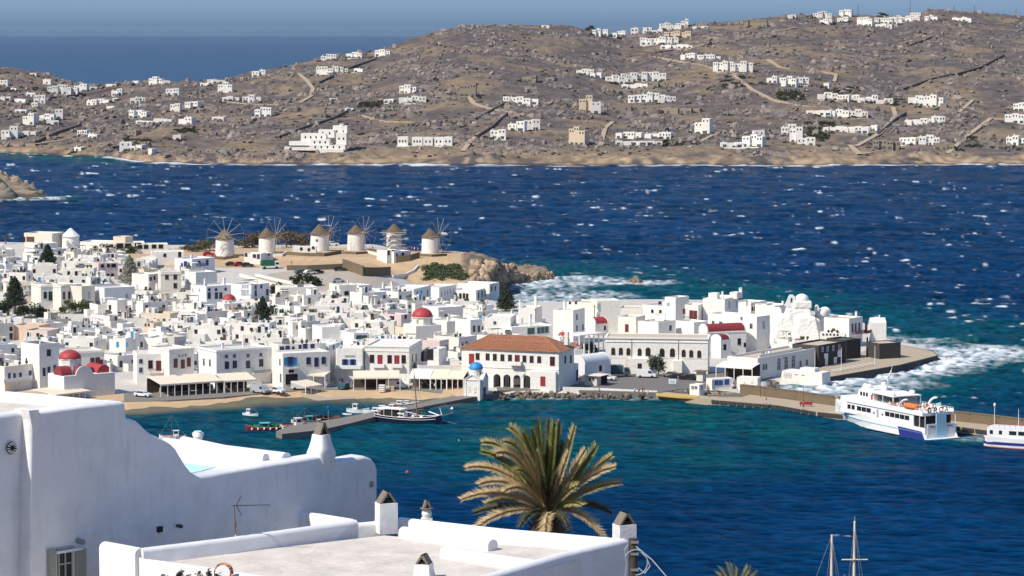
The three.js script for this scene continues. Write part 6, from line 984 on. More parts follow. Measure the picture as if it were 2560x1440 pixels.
{
const A=P(2082,1053,0),B=P(2312,1100,0),L0=A.distanceTo(B),L=L0+3.5,ux=(B.x-A.x)/ L0,uz=(B.z-A.z)/ L0,turn=Math.atan2(-uz,ux),beam=8.6,nx=-uz,nz=ux;const side=nz>0?1:-1;
const c=V((A.x+B.x)/ 2-nx*side*beam*0.5-ux*1.7,0,(A.z+B.z)/ 2-nz*side*beam*0.5-uz*1.7),t=thing('ferry','white excursion ferry with two window decks and navy stern berthed at the pier','ferry',c,turn),h=L / 2,b2=beam / 2;
const st=[[-h-1.5,0.1,0.05,4.3],[-h+0.6,1.3,0.3,4.05],[-h+4,2.7,1.2,3.6],[-h+9,3.8,2.8,3.2],[-h+15,b2,3.9,2.95],[0,b2,b2-0.1,2.8],[h*0.6,b2,b2-0.1,2.7],[h,b2,b2-0.15,2.6]];
part('hull',hullGeo(st),M.whitePaint,t);part('deck',deckGeo(st,0.25,0.05),M.whitePaint,t);const sp=new MB();for(const s of[1,-1])for(let i=0;i+1<st.length;i++)sp.bar([st[i][0],st[i][3]*0.53,s*(mix(st[i][2],st[i][1],0.66)+0.02)],[st[i+1][0],st[i+1][3]*0.53,s*(mix(st[i+1][2],st[i+1][1],0.66)+0.02)],0.13,0.13,4);part('blue_stripe',sp.build(),M.seaBlue,t);
const nv=new MB();nv.prism([[h*0.52,-0.3],[h+0.1,-0.3],[h-1.2,1.7],[h*0.5-0.3,1.9]],b2-0.12,b2+0.08);part('navy_panel',nv.build(),M.ferryBlue,t);const gv=new MB();gv.quad([-h-1.2,-0.1,0.3],[-h+4,-0.1,1.25],[-h+4,0.25,1.35],[-h-0.6,0.25,0.3]);part('boot_top',gv.build(),M.iron,t);
const s1=new MB();s1.prism([[-h+5.6,2.6],[h-4.5,2.5],[h-4.5,5.25],[-h+9.2,5.25],[-h+7.0,4.6]],-b2+0.25,b2-0.25);const sa=part('main_saloon',s1.build(),M.whitePaint,t);
const wx=(f)=>mix(-h+9,h-6.5,f);for(const s of[1,-1]){for(const f of[0.02,0.09,0.19,0.27,0.35,0.66,0.74,0.82,0.9,0.98]){const w=new MB().box(0,-0.5,0,f<0.12?1.2:1.65,1.0,0.06),o=part('window',w.build(),M.pane,sa);o.position.set(wx(f),4.1,s*(b2-0.25));}for(const[f,w,hh]of[[0.5,0.7,1.9],[0.44,0.45,0.45],[0.58,0.45,0.45]]){const d=part(hh>1?'door':'porthole',new MB().box(0,-hh / 2,0,w,hh,0.06).build(),hh>1?M.greyPaint:M.pane,sa);d.position.set(wx(f),3.75,s*(b2-0.25));}}
const d2=new MB();d2.prism([[-h+6.2,5.2],[h-1,5.1],[h-1,5.75],[-h+8,6.5],[-h+6.6,6.4]],-b2,b2);part('upper_deck',d2.build(),M.whitePaint,t);
const br=new MB();br.prism([[-h+10.5,5.7],[-h+17.5,5.7],[-h+17.5,8.3],[-h+12,8.3]],-3.1,3.1);const bridge=part('bridge',br.build(),M.whitePaint,t);for(const s of[1,-1])for(const x of[-h+12.8,-h+13.9,-h+15.0]){const o=part('window',new MB().box(0,-0.45,0,0.75,0.9,0.05).build(),M.pane,bridge);o.position.set(x,7.4,s*3.1);}const fw=part('windscreen',new MB().box(0,-0.4,0,0.06,0.9,4.8).build(),M.pane,bridge);fw.position.set(-h+11.25,7.4,0);fw.rotation.z=-0.5;{const e=new MB();e.prism([[-0.4,-0.45],[0,-0.7],[0.4,-0.45],[0.4,0.55],[-0.4,0.55]],0,0.05);const o=part('red_shield_emblem',e.build(),M.redStripe,bridge);o.position.set(-h+16.9,7.0,3.1);}
const cn=new MB();cn.prism([[-h+17,8.2],[h*0.36,8.0],[h*0.36,8.2],[-h+17,8.5]],-3.9,3.9);part('canopy',cn.build(),M.whitePaint,t);const ps=new MB();for(const s of[-1,1])for(const x of[-h+18.5,-h+22,-h+26,h*0.34])ps.box(x,5.6,s*3.75,0.12,2.5,0.12);part('canopy_post',ps.build(),M.whitePaint,t).userData.kind='stuff';const inn=new MB().box(-h+22.5,5.6,0,8.5,2.2,4.6);part('inner_cabin',inn.build(),M.paneGrey,t);
const rl=new MB();for(const s of[-1,1]){rl.box((-h+18+h-1)/ 2,6.55,s*(b2-0.05),h*2-19,0.06,0.06);rl.box((-h+18+h-1)/ 2,5.7,s*(b2-0.03),h*2-19,0.62,0.05);rl.bar([-h-1.2,5.3,s*0.3],[-h+4,4.6,s*2.7],0.04,0.04,4);}for(let k=0;k<6;k++)rl.bar([-h-1+k,4.1-k*0.1,0.4+k*0.48],[-h-1+k,5.25-k*0.13,0.4+k*0.48],0.03,0.03,4);part('railing',rl.build(),M.whitePaint,t);
const ms=new MB();ms.bar([-h+17.5,8.4,0],[-h+19.9,13.2,0],0.45,0.16,8).bar([-h+19.9,13.2,0],[-h+20.6,15.0,0],0.07,0.03,5);ms.box(-h+18.6,11.0,0,0.5,0.14,3.4).box(-h+19.1,12.0,0,0.4,0.12,2.2).box(-h+17.8,10.1,0,1.8,0.18,1.0);part('radar_mast',ms.build(),M.whitePaint,t);const fb=new MB();fb.prism([[-h+12.4,8.3],[-h+17.4,8.3],[-h+17.4,8.9],[-h+13,9.1]],-3,3);part('flybridge',fb.build(),M.whitePaint,t);const aa=new MB();for(const[x,z]of[[-h+13.6,2],[-h+15,-1],[-h+15.6,2.4]])aa.bar([x,8.5,z],[x,12,z],0.04,0.02,4);part('aerials',aa.build(),M.steel,t).userData.kind='stuff';
for(const[x,z]of[[-h+13.8,2.5],[-h+15.2,2.6],[h*0.18,3.0],[h*0.27,3.0],[-h+13.8,-2.5],[h*0.24,-3]]){const g=new THREE.CapsuleGeometry(0.42,0.9,4,10);g.rotateZ(Math.PI / 2);const o=part('life_raft',g,M.whitePaint,t);o.position.set(x,x<0?9.35:8.65,z);}
const ab=new MB();for(const s of[1,-1])for(let k=0;k<8;k++){const q0=k / 8*1.45,q1=(k+1)/ 8*1.45,p=(q)=>[h*0.56-1.6+(1-Math.cos(q))*3.6,5.6+Math.sin(q)*2.6,s*(b2-0.2)];ab.bar(p(q0),p(q1),0.24,0.24,6);}part('stern_arch',ab.build(),M.whitePaint,t);
const ob=new THREE.CapsuleGeometry(0.95,2.6,4,12);ob.rotateZ(Math.PI / 2);ob.scale(1,0.75,1);const orb=part('rescue_boat',ob,M.orangeBoat,t);orb.position.set(h*0.7,6.75,b2-0.55);
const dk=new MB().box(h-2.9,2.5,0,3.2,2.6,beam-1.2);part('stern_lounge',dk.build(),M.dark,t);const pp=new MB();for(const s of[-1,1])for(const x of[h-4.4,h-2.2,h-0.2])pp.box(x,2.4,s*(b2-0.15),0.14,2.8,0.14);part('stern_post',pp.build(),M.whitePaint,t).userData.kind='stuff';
const tr=new MB();for(const z of[-2.6,2.6])tr.box(h-0.05,0.4,z,0.3,3.0,2.3);part('stern_locker',tr.build(),M.cool,t);part('stern_gate',new MB().box(h+0.05,0.2,0,0.3,5.4,2.7).build(),M.seaBlue,t);const wg=new MB();for(const s of[1,-1])wg.prism([[h-1.6,2.6],[h-0.9,2.6],[h+0.9,-0.2],[h-0.4,-0.2]],s*(b2-0.15)-0.14,s*(b2-0.15)+0.14);wg.box(h+0.7,0.05,0,1.8,0.2,beam-0.4);part('stern_wing',wg.build(),M.whitePaint,t);
{
const put=(glyph,z)=>{const g=new MB();const bx=(x0,y0,x1,y1)=>g.box(0,y0,-(x0+x1)/ 2,0.1,y1-y0,x1-x0);if(glyph==='O'){bx(0,0,0.22,1.1);bx(0.65,0,0.87,1.1);bx(0,0,0.87,0.22);bx(0,0.88,0.87,1.1);}if(glyph==='R'){bx(0,0,0.22,1.1);bx(0,0.9,0.85,1.1);bx(0.63,0.5,0.85,1.1);bx(0,0.45,0.85,0.63);g.bar([0,0.5,-0.45],[0,0.02,-0.8],0.11,0.11,4);}if(glyph==='C'){bx(0,0,0.22,1.1);bx(0,0,0.85,0.22);bx(0,0.88,0.85,1.1);}if(glyph==='A'){g.bar([0,0.02,-0.02],[0,1.1,-0.42],0.11,0.11,4).bar([0,0.02,-0.85],[0,1.1,-0.42],0.11,0.11,4);bx(0.15,0.3,0.7,0.48);}const o=part('letter',g.build(),M.iron,t);o.position.set(h-0.85,5.8,z);};
[...'ORCA'].forEach((ch,k)=>put(ch,2.9-k*1.55));
}
for(const z of[-2.4,2.4]){const g=new MB();for(let k=0;k<4;k++)g.box(h+0.12,2.75,z-0.6+k*0.38,0.04,0.22,0.28);part('stern_lettering',g.build(),M.iron,t).userData.kind='stuff';}
const fg=new MB();fg.bar([h-0.6,5.6,0],[h-0.1,8.2,0],0.05,0.03,5);part('flag_pole',fg.build(),M.whitePaint,t);const f2=new MB();f2.quad([h-0.12,8.1,0],[h-1.5,7.7,0.3],[h-1.5,6.9,0.3],[h-0.3,7.2,0]);part('flag',f2.build(),M.seaBlue,t);

seed(81);const q=new THREE.Quaternion().setFromEuler(new THREE.Euler(0,turn,0));const sits=['sit|white|blue','sit|red|tan','sit|pink|blue','sit|tan|black','sit|blue|white','sit|white|tan'];
for(let k=0;k<46;k++){const aft=k>21,lx=aft?rr(h*0.55,h-1.6):rr(-h+24,h*0.5),lz=b2-rr(0.4,aft?6.5:3.2),v=V(lx,5.72,lz).applyQuaternion(q).add(c),o=person(aft?'passenger seated on the open stern deck of the excursion ferry':'passenger seated along the upper side deck of the excursion ferry',v,turn+rr(-2,2),pick(sits),aft?'passengers on the ferry stern deck':'passengers on the ferry side deck');}
}
{
const A=P(2487,1098,0),t=thing('tour_boat','white tour boat with blue band and red waterline at the pier end','boat',P(2600,1122,0),-0.42),L=24,st=[[-L / 2,1.7,1.4,2.6],[-L / 2+1,2.6,2.1,2.5],[-L*0.25,3.1,2.8,2.3],[L*0.2,3.1,2.8,2.3],[L / 2,0.2,0.1,3.2]];
part('hull',hullGeo(st),M.whitePaint,t);part('deck',deckGeo(st),M.deck,t);const b=new MB(),r=new MB();for(const s of[1,-1])for(let i=0;i+1<st.length;i++){const z=(k)=>s*(mix(st[k][2],st[k][1],0.4)+0.06);b.quad([st[i][0],0.75,z(i)],[st[i+1][0],0.75,z(i+1)],[st[i+1][0],1.35,z(i+1)*1.02],[st[i][0],1.35,z(i)*1.02]);r.bar([st[i][0],0.1,s*(st[i][2]+0.05)],[st[i+1][0],0.1,s*(st[i+1][2]+0.05)],0.16,0.16,4);}part('blue_band',b.build(),M.ferryBlue,t);part('red_waterline',r.build(),M.hullRed,t);
const c=new MB();c.prism([[-L*0.46,2],[L*0.3,2],[L*0.3,4.4],[-L*0.46,4.4]],-2.6,2.6);const cab=part('cabin',c.build(),M.whitePaint,t);for(let k=0;k<6;k++){const w=part('window',new MB().box(0,-0.4,0,k<2?0.7:1.6,0.85,0.06).build(),M.pane,cab);w.position.set(-L*0.42+k*2.0+(k>1?0.7:0),3.4,2.6);}const u=new MB();u.box(L*0.06,4.4,0,7,2.0,4.4);part('wheelhouse',u.build(),M.whitePaint,t);const rl=new MB();for(let k=0;k<8;k++)rl.box(-L*0.45+k*1.2,4.4,2.5,0.05,0.9,0.05);rl.box(-L*0.28,5.3,2.5,8.6,0.06,0.06).box(-L*0.28,4.9,2.5,8.6,0.05,0.05);part('railing',rl.build(),M.redStripe,t);const m=new MB();m.bar([-L*0.2,4.4,0],[-L*0.2,8.4,0],0.07,0.04);part('mast',m.build(),M.whitePaint,t);const g=new THREE.SphereGeometry(0.42,8,6);g.scale(0.5,1.4,1);const o=part('fender',g,M.iron,t);o.position.set(-L / 2+0.2,1.9,1.6);
}
/* buoys */
for(const[x,y,m,l]of[[1018,1186,'redStripe','red and white mooring buoy alone in the open harbour'],[1147,1109,'whitePaint','small white buoy far out from the navy sailing ship'],[1396,1056,'redStripe','red buoy just beyond the top of the big palm'],[1130,1026,'whitePaint','white buoy beside the bow of the navy sailing ship']]){const t=thing('buoy',l,'buoy',P(x,y,0),0),b=new MB();b.lathe(0,0,[[0.2,-0.3],[0.42,0.05],[0.36,0.5],[0.12,0.75],[1e-4,0.95]],12);part('float',b.build(),M[m],t);const r=new MB();r.lathe(0,0,[[0.435,0.02],[0.43,0.18]],12);part('band',r.build(),M.whitePaint,t);}

/* ------------------------------------------------------------------ vehicles */
M.tyre=mat('tyre',0.015,0.015,0.016,0.8);M.carPaint=(k,r,g,b)=>mat('car_'+k,r,g,b,0.3);
const CAR={white:M.carPaint('white',0.75,0.75,0.74),silver:M.carPaint('silver',0.38,0.40,0.42),black:M.carPaint('black',0.015,0.016,0.02),red:M.carPaint('red',0.45,0.02,0.03),teal:M.carPaint('teal',0.03,0.09,0.11),green:M.carPaint('green',0.01,0.12,0.055),grey:M.carPaint('grey',0.16,0.17,0.18)};
const PROF={car:{L:4.2,W:1.75,body:[[-2.1,0.35],[2.1,0.35],[2.1,0.8],[1.7,0.92],[0.95,1.0],[0.35,1.48],[-1.1,1.5],[-1.75,1.05],[-2.1,0.95]],glass:[[0.88,1.0],[0.33,1.42],[-1.05,1.44],[-1.6,1.04]],ax:[1.3,-1.3],r:0.33},van:{L:4.9,W:1.95,body:[[-2.45,0.4],[2.45,0.4],[2.45,0.95],[1.9,1.15],[1.15,1.95],[0.9,2.1],[-2.3,2.1],[-2.45,1.95]],glass:[[1.78,1.2],[1.1,1.86],[0.55,1.86],[0.55,1.2]],ax:[1.55,-1.5],r:0.36},pickup:{L:5,W:1.8,body:[[-2.5,0.45],[2.5,0.45],[2.5,0.95],[1.3,1.05],[0.75,1.62],[-0.5,1.66],[-0.65,1.05],[-2.5,1.05]],glass:[[1.2,1.06],[0.72,1.56],[-0.42,1.58],[-0.5,1.06]],ax:[1.55,-1.5],r:0.38},truck:{L:6.2,W:2.2,body:[[-3.1,0.6],[3.1,0.6],[3.1,1.2],[2.7,2.3],[1.5,2.35],[1.5,1.1],[-3.1,1.1]],glass:[[2.98,1.45],[2.68,2.2],[1.7,2.2],[1.7,1.45]],ax:[2.1,-1.9],r:0.45}};
const carGeo={};
function vehicle(kind,name,label,pos,turn,paint,o={}){
const p=PROF[kind],t=thing(name,label,o.category??kind.replace('pickup','pickup truck'),pos,turn,o.group),g=carGeo[kind]??={body:new MB().prism(p.body,-p.W / 2,p.W / 2).build(),glass:new MB().prism(p.glass,-p.W / 2-0.012,p.W / 2+0.012).build(),front:new MB().prism([[p.glass[0][0]+0.06,p.glass[0][1]+0.02],[p.glass[1][0]+0.07,p.glass[1][1]],[p.glass[1][0]-0.1,p.glass[1][1]],[p.glass[0][0]-0.2,p.glass[0][1]]],-p.W*0.42,p.W*0.42).build(),wheel:new THREE.CylinderGeometry(p.r,p.r,0.22,14).rotateX(Math.PI / 2),lamp:new MB().box(0,0,0,0.08,0.16,0.34).build()};
part('body',g.body,paint,t);part('side_windows',g.glass,M.pane,t);part('windscreen',g.front,M.pane,t);for(const x of p.ax)for(const s of[-1,1]){const w=part('wheel',g.wheel,M.tyre,t);w.position.set(x,p.r,s*(p.W / 2-0.06));}for(const s of[-1,1]){const l=part('headlight',g.lamp,M.whitePaint,t);l.position.set(p.L / 2,0.68,s*p.W*0.34);}
if(kind==='truck')part('load_box',new MB().prism([[-3.1,1.1],[1.3,1.1],[1.3,2.7],[0.6,3.0],[-2.6,3.0],[-3.1,2.6]],-1.15,1.15).build(),o.box??paint,t);return t;
}
const gnd=(px,py,off=0)=>onTown(px,py).add(V(0,off,0)),onPave=(px,py,h=1.0)=>P(px,py,h);
for(const[kind,name,px,py,turn,paint,label,h]of[
['van','parked_van',652,983,-0.75,'silver','silver grey van parked at the end of the long taverna awning',1],['pickup','parked_pickup',692,983,-0.7,'white','white pickup truck parked on the edge of the sand',1],['van','parked_van',752,974,0.1,'white','small white van standing behind the sloping cream awning',1],['car','parked_jeep',860,972,1.3,'teal','dark green jeep parked facing the beach in front of the white balcony house',1],['van','parked_van',990,971,-0.35,'white','white van parked before the long cafe awning, beside wooden crates',1],['car','parked_car',358,992,-0.45,'white','white car parked at the west end beside the red domed church',1],
['van','parked_van',1286,963,1.9,'white','white van standing before the arches of the town hall',1.64],['van','parked_van',1616,944,-0.15,'white','white van with open dark side door by the long arched building',1.64],['truck','parked_truck',1546,941,-0.1,'teal','dark covered truck parked beside the barrel vaulted hall',1.64],['car','parked_car',1692,947,2.5,'black','black car parked right of the street tree',1.64],['car','parked_car',1722,949,2.7,'black','black car parked beside the brown roofed guard hut',1.64],['car','parked_car',1676,943,2.6,'grey','dark grey car half hidden by the foot of the street tree',1.64],['car','parked_car',1520,950,-0.4,'white','white car in the shade at the side of the snack kiosk',1.64],
['car','parked_car',579,665,0.1,'black','black car below the first thatched mill, left of the red car',0],['car','parked_car',599,665,0.4,'red','bright red car below the first thatched mill, between two black cars',0],['car','parked_car',619,667,0.1,'black','black car right of the red car under the first thatched mill',0],['car','parked_car',522,640,0.1,'red','red car parked up beside the left edge of the first thatched mill',0],['truck','parked_truck',675,672,0.25,'white','truck with green rounded load box on the coastal road',0],['car','parked_car',753,685,0.5,'teal','dark teal car at the left of the car park row',0],['car','parked_car',775,686,0.5,'white','white car in the middle of the car park row',0],['car','parked_car',793,684,0.5,'black','black car at the right end of the car park row',0],['car','parked_car',850,677,0.1,'black','black car alone below the tall tan retaining wall',0],['car','parked_car',846,706,0.2,'silver','silver car parked at the lower edge of the car park',0],['car','parked_car',832,614,0.2,'white','white car on the ridge between the third and fourth thatched mills',0],
])vehicle(kind,name,label,h?P(px,py,h):gnd(px,py),turn,CAR[paint],kind==='truck'&&paint==='white'?{box:CAR.green}:{});
/* people on the waterfront and the ridge */
seed(83);
[[1498,985,0],[1587,985,0],[1597,986,1],[1606,984,2],[1610,991,3],[1620,988,4],[680,985,5],[520,975,3],[528,976,2],[400,985,4],[636,975,3],[642,978,0],[850,962,1],[770,965,3],[785,966,4],[742,958,5],[1055,968,0],[1105,969,3],[1142,972,2],[1832,975,3],[1772,983,2],[1768,978,5],[1695,955,1],[1450,955,3],[1915,1010,4],[2008,1022,2],[930,966,3],[945,968,5]].forEach(([x,y,k])=>{const kd=KINDS[k],spot=x>1700&&x<1850?'near the ticket booths':x>1850?'on the boat pier':x>1580?'beside the esplanade bench':x>1400?'alone on the esplanade':x>1000?'before the low restaurant':x>840?'before the long cafe':x>730?'by the square awning':x>600?'near the silver van':'by the long taverna';person(`person in ${WEAR(kd)} ${spot}`,P(x,y,x>1240?(x>1700?1.64:1.64):1.0),rr(-3,3),kd,'people '+spot);});
for(const[x,y]of[[914,628],[924,627],[932,627],[1012,627],[1018,628],[1024,627],[1030,628],[1036,629],[1045,630],[1100,634],[1104,635],[1155,641],[1161,641],[729,664]]){const p=hit(x,y,town,0,640,1045);person(x<800?'person standing on the sandy slope below the third thatched mill':x>1140?'person on the headland path beyond the last thatched mill':x>1090?'person close beside the last thatched mill':x>1000?'person among visitors between the scaffolded mill and the last mill':'person on the ridge right of the fourth thatched mill',p,rr(-3,3),pick(KINDS),'visitors on the windmill ridge');}
seed(85);for(let k=0;k<44;k++){const x=rr(420,1150),y=x<650?mix(988,972,(x-420)/ 230)+rr(-6,2):x<900?rr(958,972):rr(958,970),kd=pick(KINDS),spot=x<650?'passing the long taverna awning':x<760?'on the sand side of the silver van':x<900?'between the square awning and the long cafe':x<1030?'among the tables of the long cafe':'before the low restaurant tables';person(`visitor in ${WEAR(kd)} ${spot}`,P(x,y,1.0),rr(-3,3),kd,'visitors '+spot);}
/* small street furniture */
function pole(name,label,px,py,hgt,r,m,ground,o={}){const t=thing(name,label,o.category??'pole',ground??onTown(px,py)),b=new MB();b.bar([0,-0.6,0],[0,hgt,0],r,r*0.7,7);if(o.arm)b.bar([-o.arm,hgt*0.93,0],[o.arm,hgt*0.93,0],r*0.5,r*0.5,5);part('shaft',b.build(),m,t);if(o.lamp){const g=new THREE.SphereGeometry(0.28,10,8);g.scale(1,1.5,1);const s=part('lantern',g,o.lamp,t);s.position.y=hgt+0.2;}return t;}
pole('utility_pole','dark wooden utility pole rising just behind the tiled roof',1339,836,7.6,0.14,M.darkwood,null,{arm:0.5});pole('utility_pole','dark utility pole in front of the red roofed chapel near the bay',1486,829,7.8,0.14,M.darkwood,null,{arm:0.5});pole('utility_pole','dark utility pole behind the long arched building, near the blue window',1608,840,4.2,0.12,M.darkwood);pole('utility_pole','dark pole rising before the white rounded gable of the red church',1730,838,3.6,0.1,M.darkwood);pole('utility_pole','dark pole between the plain wall houses right of the big red dome',1210,842,8,0.12,M.darkwood);
pole('lamp_post','thin lamp post with blue lantern on the stone pier',821,1061,3.6,0.06,M.greyPaint,P(821,1061,1.2),{lamp:M.blue,category:'lamp post'});pole('lamp_post','white topped lamp post at the far end of the boat pier',2486,1065,4.6,0.08,M.whitePaint,P(2486,1065,1.5),{lamp:M.whitePaint,category:'lamp post'});pole('lamp_post','thin dark post in the middle of the boat pier',2008,1012,4.2,0.07,M.iron,P(2008,1012,1.5),{category:'lamp post'});pole('lamp_post','thin dark post at the pier root by the white container box',1901,992,4,0.07,M.iron,P(1901,992,1.5),{category:'lamp post'});
pole('flag_pole','white flag pole on the jetty terrace beside the white block',2037,924,5.2,0.08,M.whitePaint,P(2037,924,2.2));pole('flag_pole','white flag pole among the terrace tables on the jetty',2103,927,6,0.08,M.whitePaint,P(2103,927,2.2));pole('flag_pole','white pole at the end of the terrace tables on the jetty',2187,912,5,0.08,M.whitePaint,P(2187,912,2.2));

{seed(84);const tb=()=>{const t=new THREE.Group(),b=new MB();b.lathe(0,0,[[1e-4,0.72],[0.45,0.72],[0.45,0.76],[1e-4,0.76]],10);b.bar([0,0,0],[0,0.72,0],0.05,0.05,5);part('table_top',b.build(),M.whitePaint,t);return t;};const base=tb();const add=(px,py,h,label,group)=>{const o=base.clone();o.name=numbered('cafe_table');o.position.copy(P(px,py,h));o.userData={label,category:'table',group};scene.add(o);};
for(let k=0;k<16;k++){const f=k / 15;add(mix(2082,2180,f),mix(932,913,f)+(k%2)*2,2.2,'round white table on the open jetty terrace before the black stone house','white tables on the jetty terrace');}for(let k=0;k<12;k++)add(890+k*9.5,960+(k%3)*2,1.0,'round white table set out in front of the long cafe','white tables before the long cafe');for(let k=0;k<10;k++)add(1052+k*10,964+(k%2)*3,1.0,'round white table under the awnings of the low restaurant','white tables of the low restaurant');for(let k=0;k<14;k++)add(412+k*16,972-k*1.1,1.0,'round white table under the long taverna awning','white tables of the long taverna');}
{const b=thing('notice_board','white notice board with blue print on the esplanade','sign',P(1681,966,1.62),0),m=new MB().box(0,0.7,0,1.9,1.2,0.08);part('panel',m.build(),M.whitePaint,b);const p=new MB().box(0,0.95,0.045,1.2,0.5,0.01);part('print',p.build(),M.seaBlue,b);const l=new MB().box(-0.8,0,0,0.08,0.7,0.08).box(0.8,0,0,0.08,0.7,0.08);part('post',l.build(),M.steel,b).userData.kind='stuff';}
for(const[x,y,w,hh,m,l]of[[955,979,1.5,1.7,'white2','white box stall on the sand edge before the long cafe'],[970,977,1.0,1.2,'peach','wooden crate stack standing beside the white box stall'],[981,977,0.9,1.1,'orange','orange wooden crate beside the white van']]){const t=thing('crate',l,'crate',P(x,y,1.0),-0.2),b=new MB().box(0,0,0,w,hh,w*0.8);part('box',b.build(),M[m],t);const s=new MB();for(let k=0;k<3;k++)s.box(0,hh*(0.15+k*0.32),w*0.4+0.02,w+0.04,0.1,0.04);part('batten',s.build(),M.wood,t).userData.kind='stuff';}
{const t=thing('red_bench','dark red bench against the pier parapet','bench',P(2015,1016,1.5),-0.15),b=new MB().box(0,0.4,0,3,0.1,0.5).box(0,0.5,-0.22,3,0.6,0.08);part('seat',b.build(),M.red,t);const l=new MB().box(-1.3,0,0,0.1,0.4,0.4).box(1.3,0,0,0.1,0.4,0.4);part('leg',l.build(),M.iron,t).userData.kind='stuff';}

/* ------------------------------------------------------------------ the near houses */
M.wallNear=mat('near_whitewash',0.80,0.79,0.79,0.92,{map:scaled(noiseTexture(256,(u,v)=>{const k=0.965+tile(u,v,4)*0.02+tile(u,v,15,N2b)*0.012+tile(u,v,60)*0.012-Math.max(0,tile(u,v*0.15,14,N2b)-0.35)*0.05;return[k,k,k*0.995];}),5),bumpMap:scaled(noiseTexture(256,(u,v)=>0.5+tile(u,v,9)*0.3+tile(u,v,40,N2b)*0.2,false),3),bumpScale:0.006});
M.screed=mat('near_screed',0.74,0.695,0.645,0.95,{map:scaled(noiseTexture(256,(u,v)=>{const a=tile(u,v,4),b=tile(u,v,17,N2b),c=tile(u,v,60);const k=0.92+a*0.045+b*0.03+c*0.03-(Math.abs(tile(u,v,5,N2b))<0.012?0.1:0);return[k,k*0.985,k*0.96];}),6)});
M.slate=mat('stone_slab',0.20,0.17,0.13,0.9,{map:plasterFine});M.shutter=mat('shutter_paint',0.36,0.36,0.29,0.6);M.pool=mat('pool_water',0.16,0.55,0.66,0.08);
const mainP=(px,d)=>D(px,1003,d),W1=D(312,1003,82.7),W2h=76.9,W2=D(600,1170,86);
const wt=V(W2.x-W1.x,0,W2.z-W1.z).normalize(),wn=V(-wt.z,0,wt.x).normalize(),wallTurn=Math.atan2(-wt.z,wt.x);
const onMain=(px,py,off=0)=>{const r=ray(px,py),e=V(0,EYE,0),o=W1.clone().addScaledVector(wn,off),k=o.clone().sub(e).dot(wn)/ r.dot(wn),p=e.addScaledVector(r,k);return[p.clone().sub(W1).dot(wt),p.y];};

function softWall(pts,base,th,parent,m,name='parapet',round=0.14){
const prof=[];const n=6;prof.push([-th / 2,0]);for(let k=0;k<=n;k++){const q=Math.PI-k / n*Math.PI;prof.push([Math.cos(q)*th / 2,Math.sin(q)*round]);}prof.push([th / 2,0]);
const pos=[],idx=[],uv=[],R=prof.length,last=pts.length-1;
pts.forEach((p,i)=>{const a=pts[Math.max(0,i-1)],c=pts[Math.min(last,i+1)],dx=c[0]-a[0],dz=c[2]-a[2],l=Math.hypot(dx,dz),nx=-dz / l,nz=dx / l,d0=i?V(p[0]-a[0],0,p[2]-a[2]).normalize():null,d1=i<last?V(c[0]-p[0],0,c[2]-p[2]).normalize():null,k=d0&&d1?1 / Math.max(0.5,Math.cos(d0.angleTo(d1)/ 2)):1;prof.forEach(([o,y],j)=>{const low=j===0||j===R-1;pos.push(p[0]+nx*o*k,low?base:p[1]-round+y,p[2]+nz*o*k);uv.push(i*1.3+o,low?base:p[1]+y);});});
for(let i=0;i<last;i++)for(let j=0;j+1<R;j++){const a=i*R+j,b=a+1,c=a+R,d=c+1;idx.push(a,b,c,b,d,c);}
for(const e of[0,last])for(let j=1;j+1<R;j++)idx.push(e*R,e*R+j,e*R+j+1);
const g0=new THREE.BufferGeometry();g0.setAttribute('position',new THREE.Float32BufferAttribute(pos,3));g0.setAttribute('uv',new THREE.Float32BufferAttribute(uv,2));g0.setIndex(idx);return part(name,toCreasedNormals(g0,0.9),m,parent);
}
const poly=(pts,y,m,parent,name)=>{const v=pts.map(([x,z])=>new THREE.Vector2(x,z));if(THREE.ShapeUtils.area(v)<0)v.reverse();const b=new MB();for(const t of THREE.ShapeUtils.triangulateShape(v,[])){const[a,c,d]=t.map((i)=>v[i]);b.tri([a.x,y,a.y],[d.x,y,d.y],[c.x,y,c.y]);}return part(name,b.build(),m,parent);};
function tentCap(parent,x,y,z,w,h,d,turn,name='chimney_cap'){const g=new THREE.Group();g.name=name;g.position.set(x,y,z);g.rotation.y=turn;parent.add(g);for(const s of[-1,1]){const b=new MB();b.prism(s<0?[[-w / 2,0],[-w / 2+0.06,0],[0.035,h],[-0.035,h]]:[[w / 2-0.06,0],[w / 2,0],[0.035,h],[-0.035,h]],-d / 2,d / 2);part('slab',b.build(),M.slate,g);}part('flue',new MB().box(0,-0.02,0,w*0.5,h*0.35,d*0.7).build(),M.dark,g);return g;}
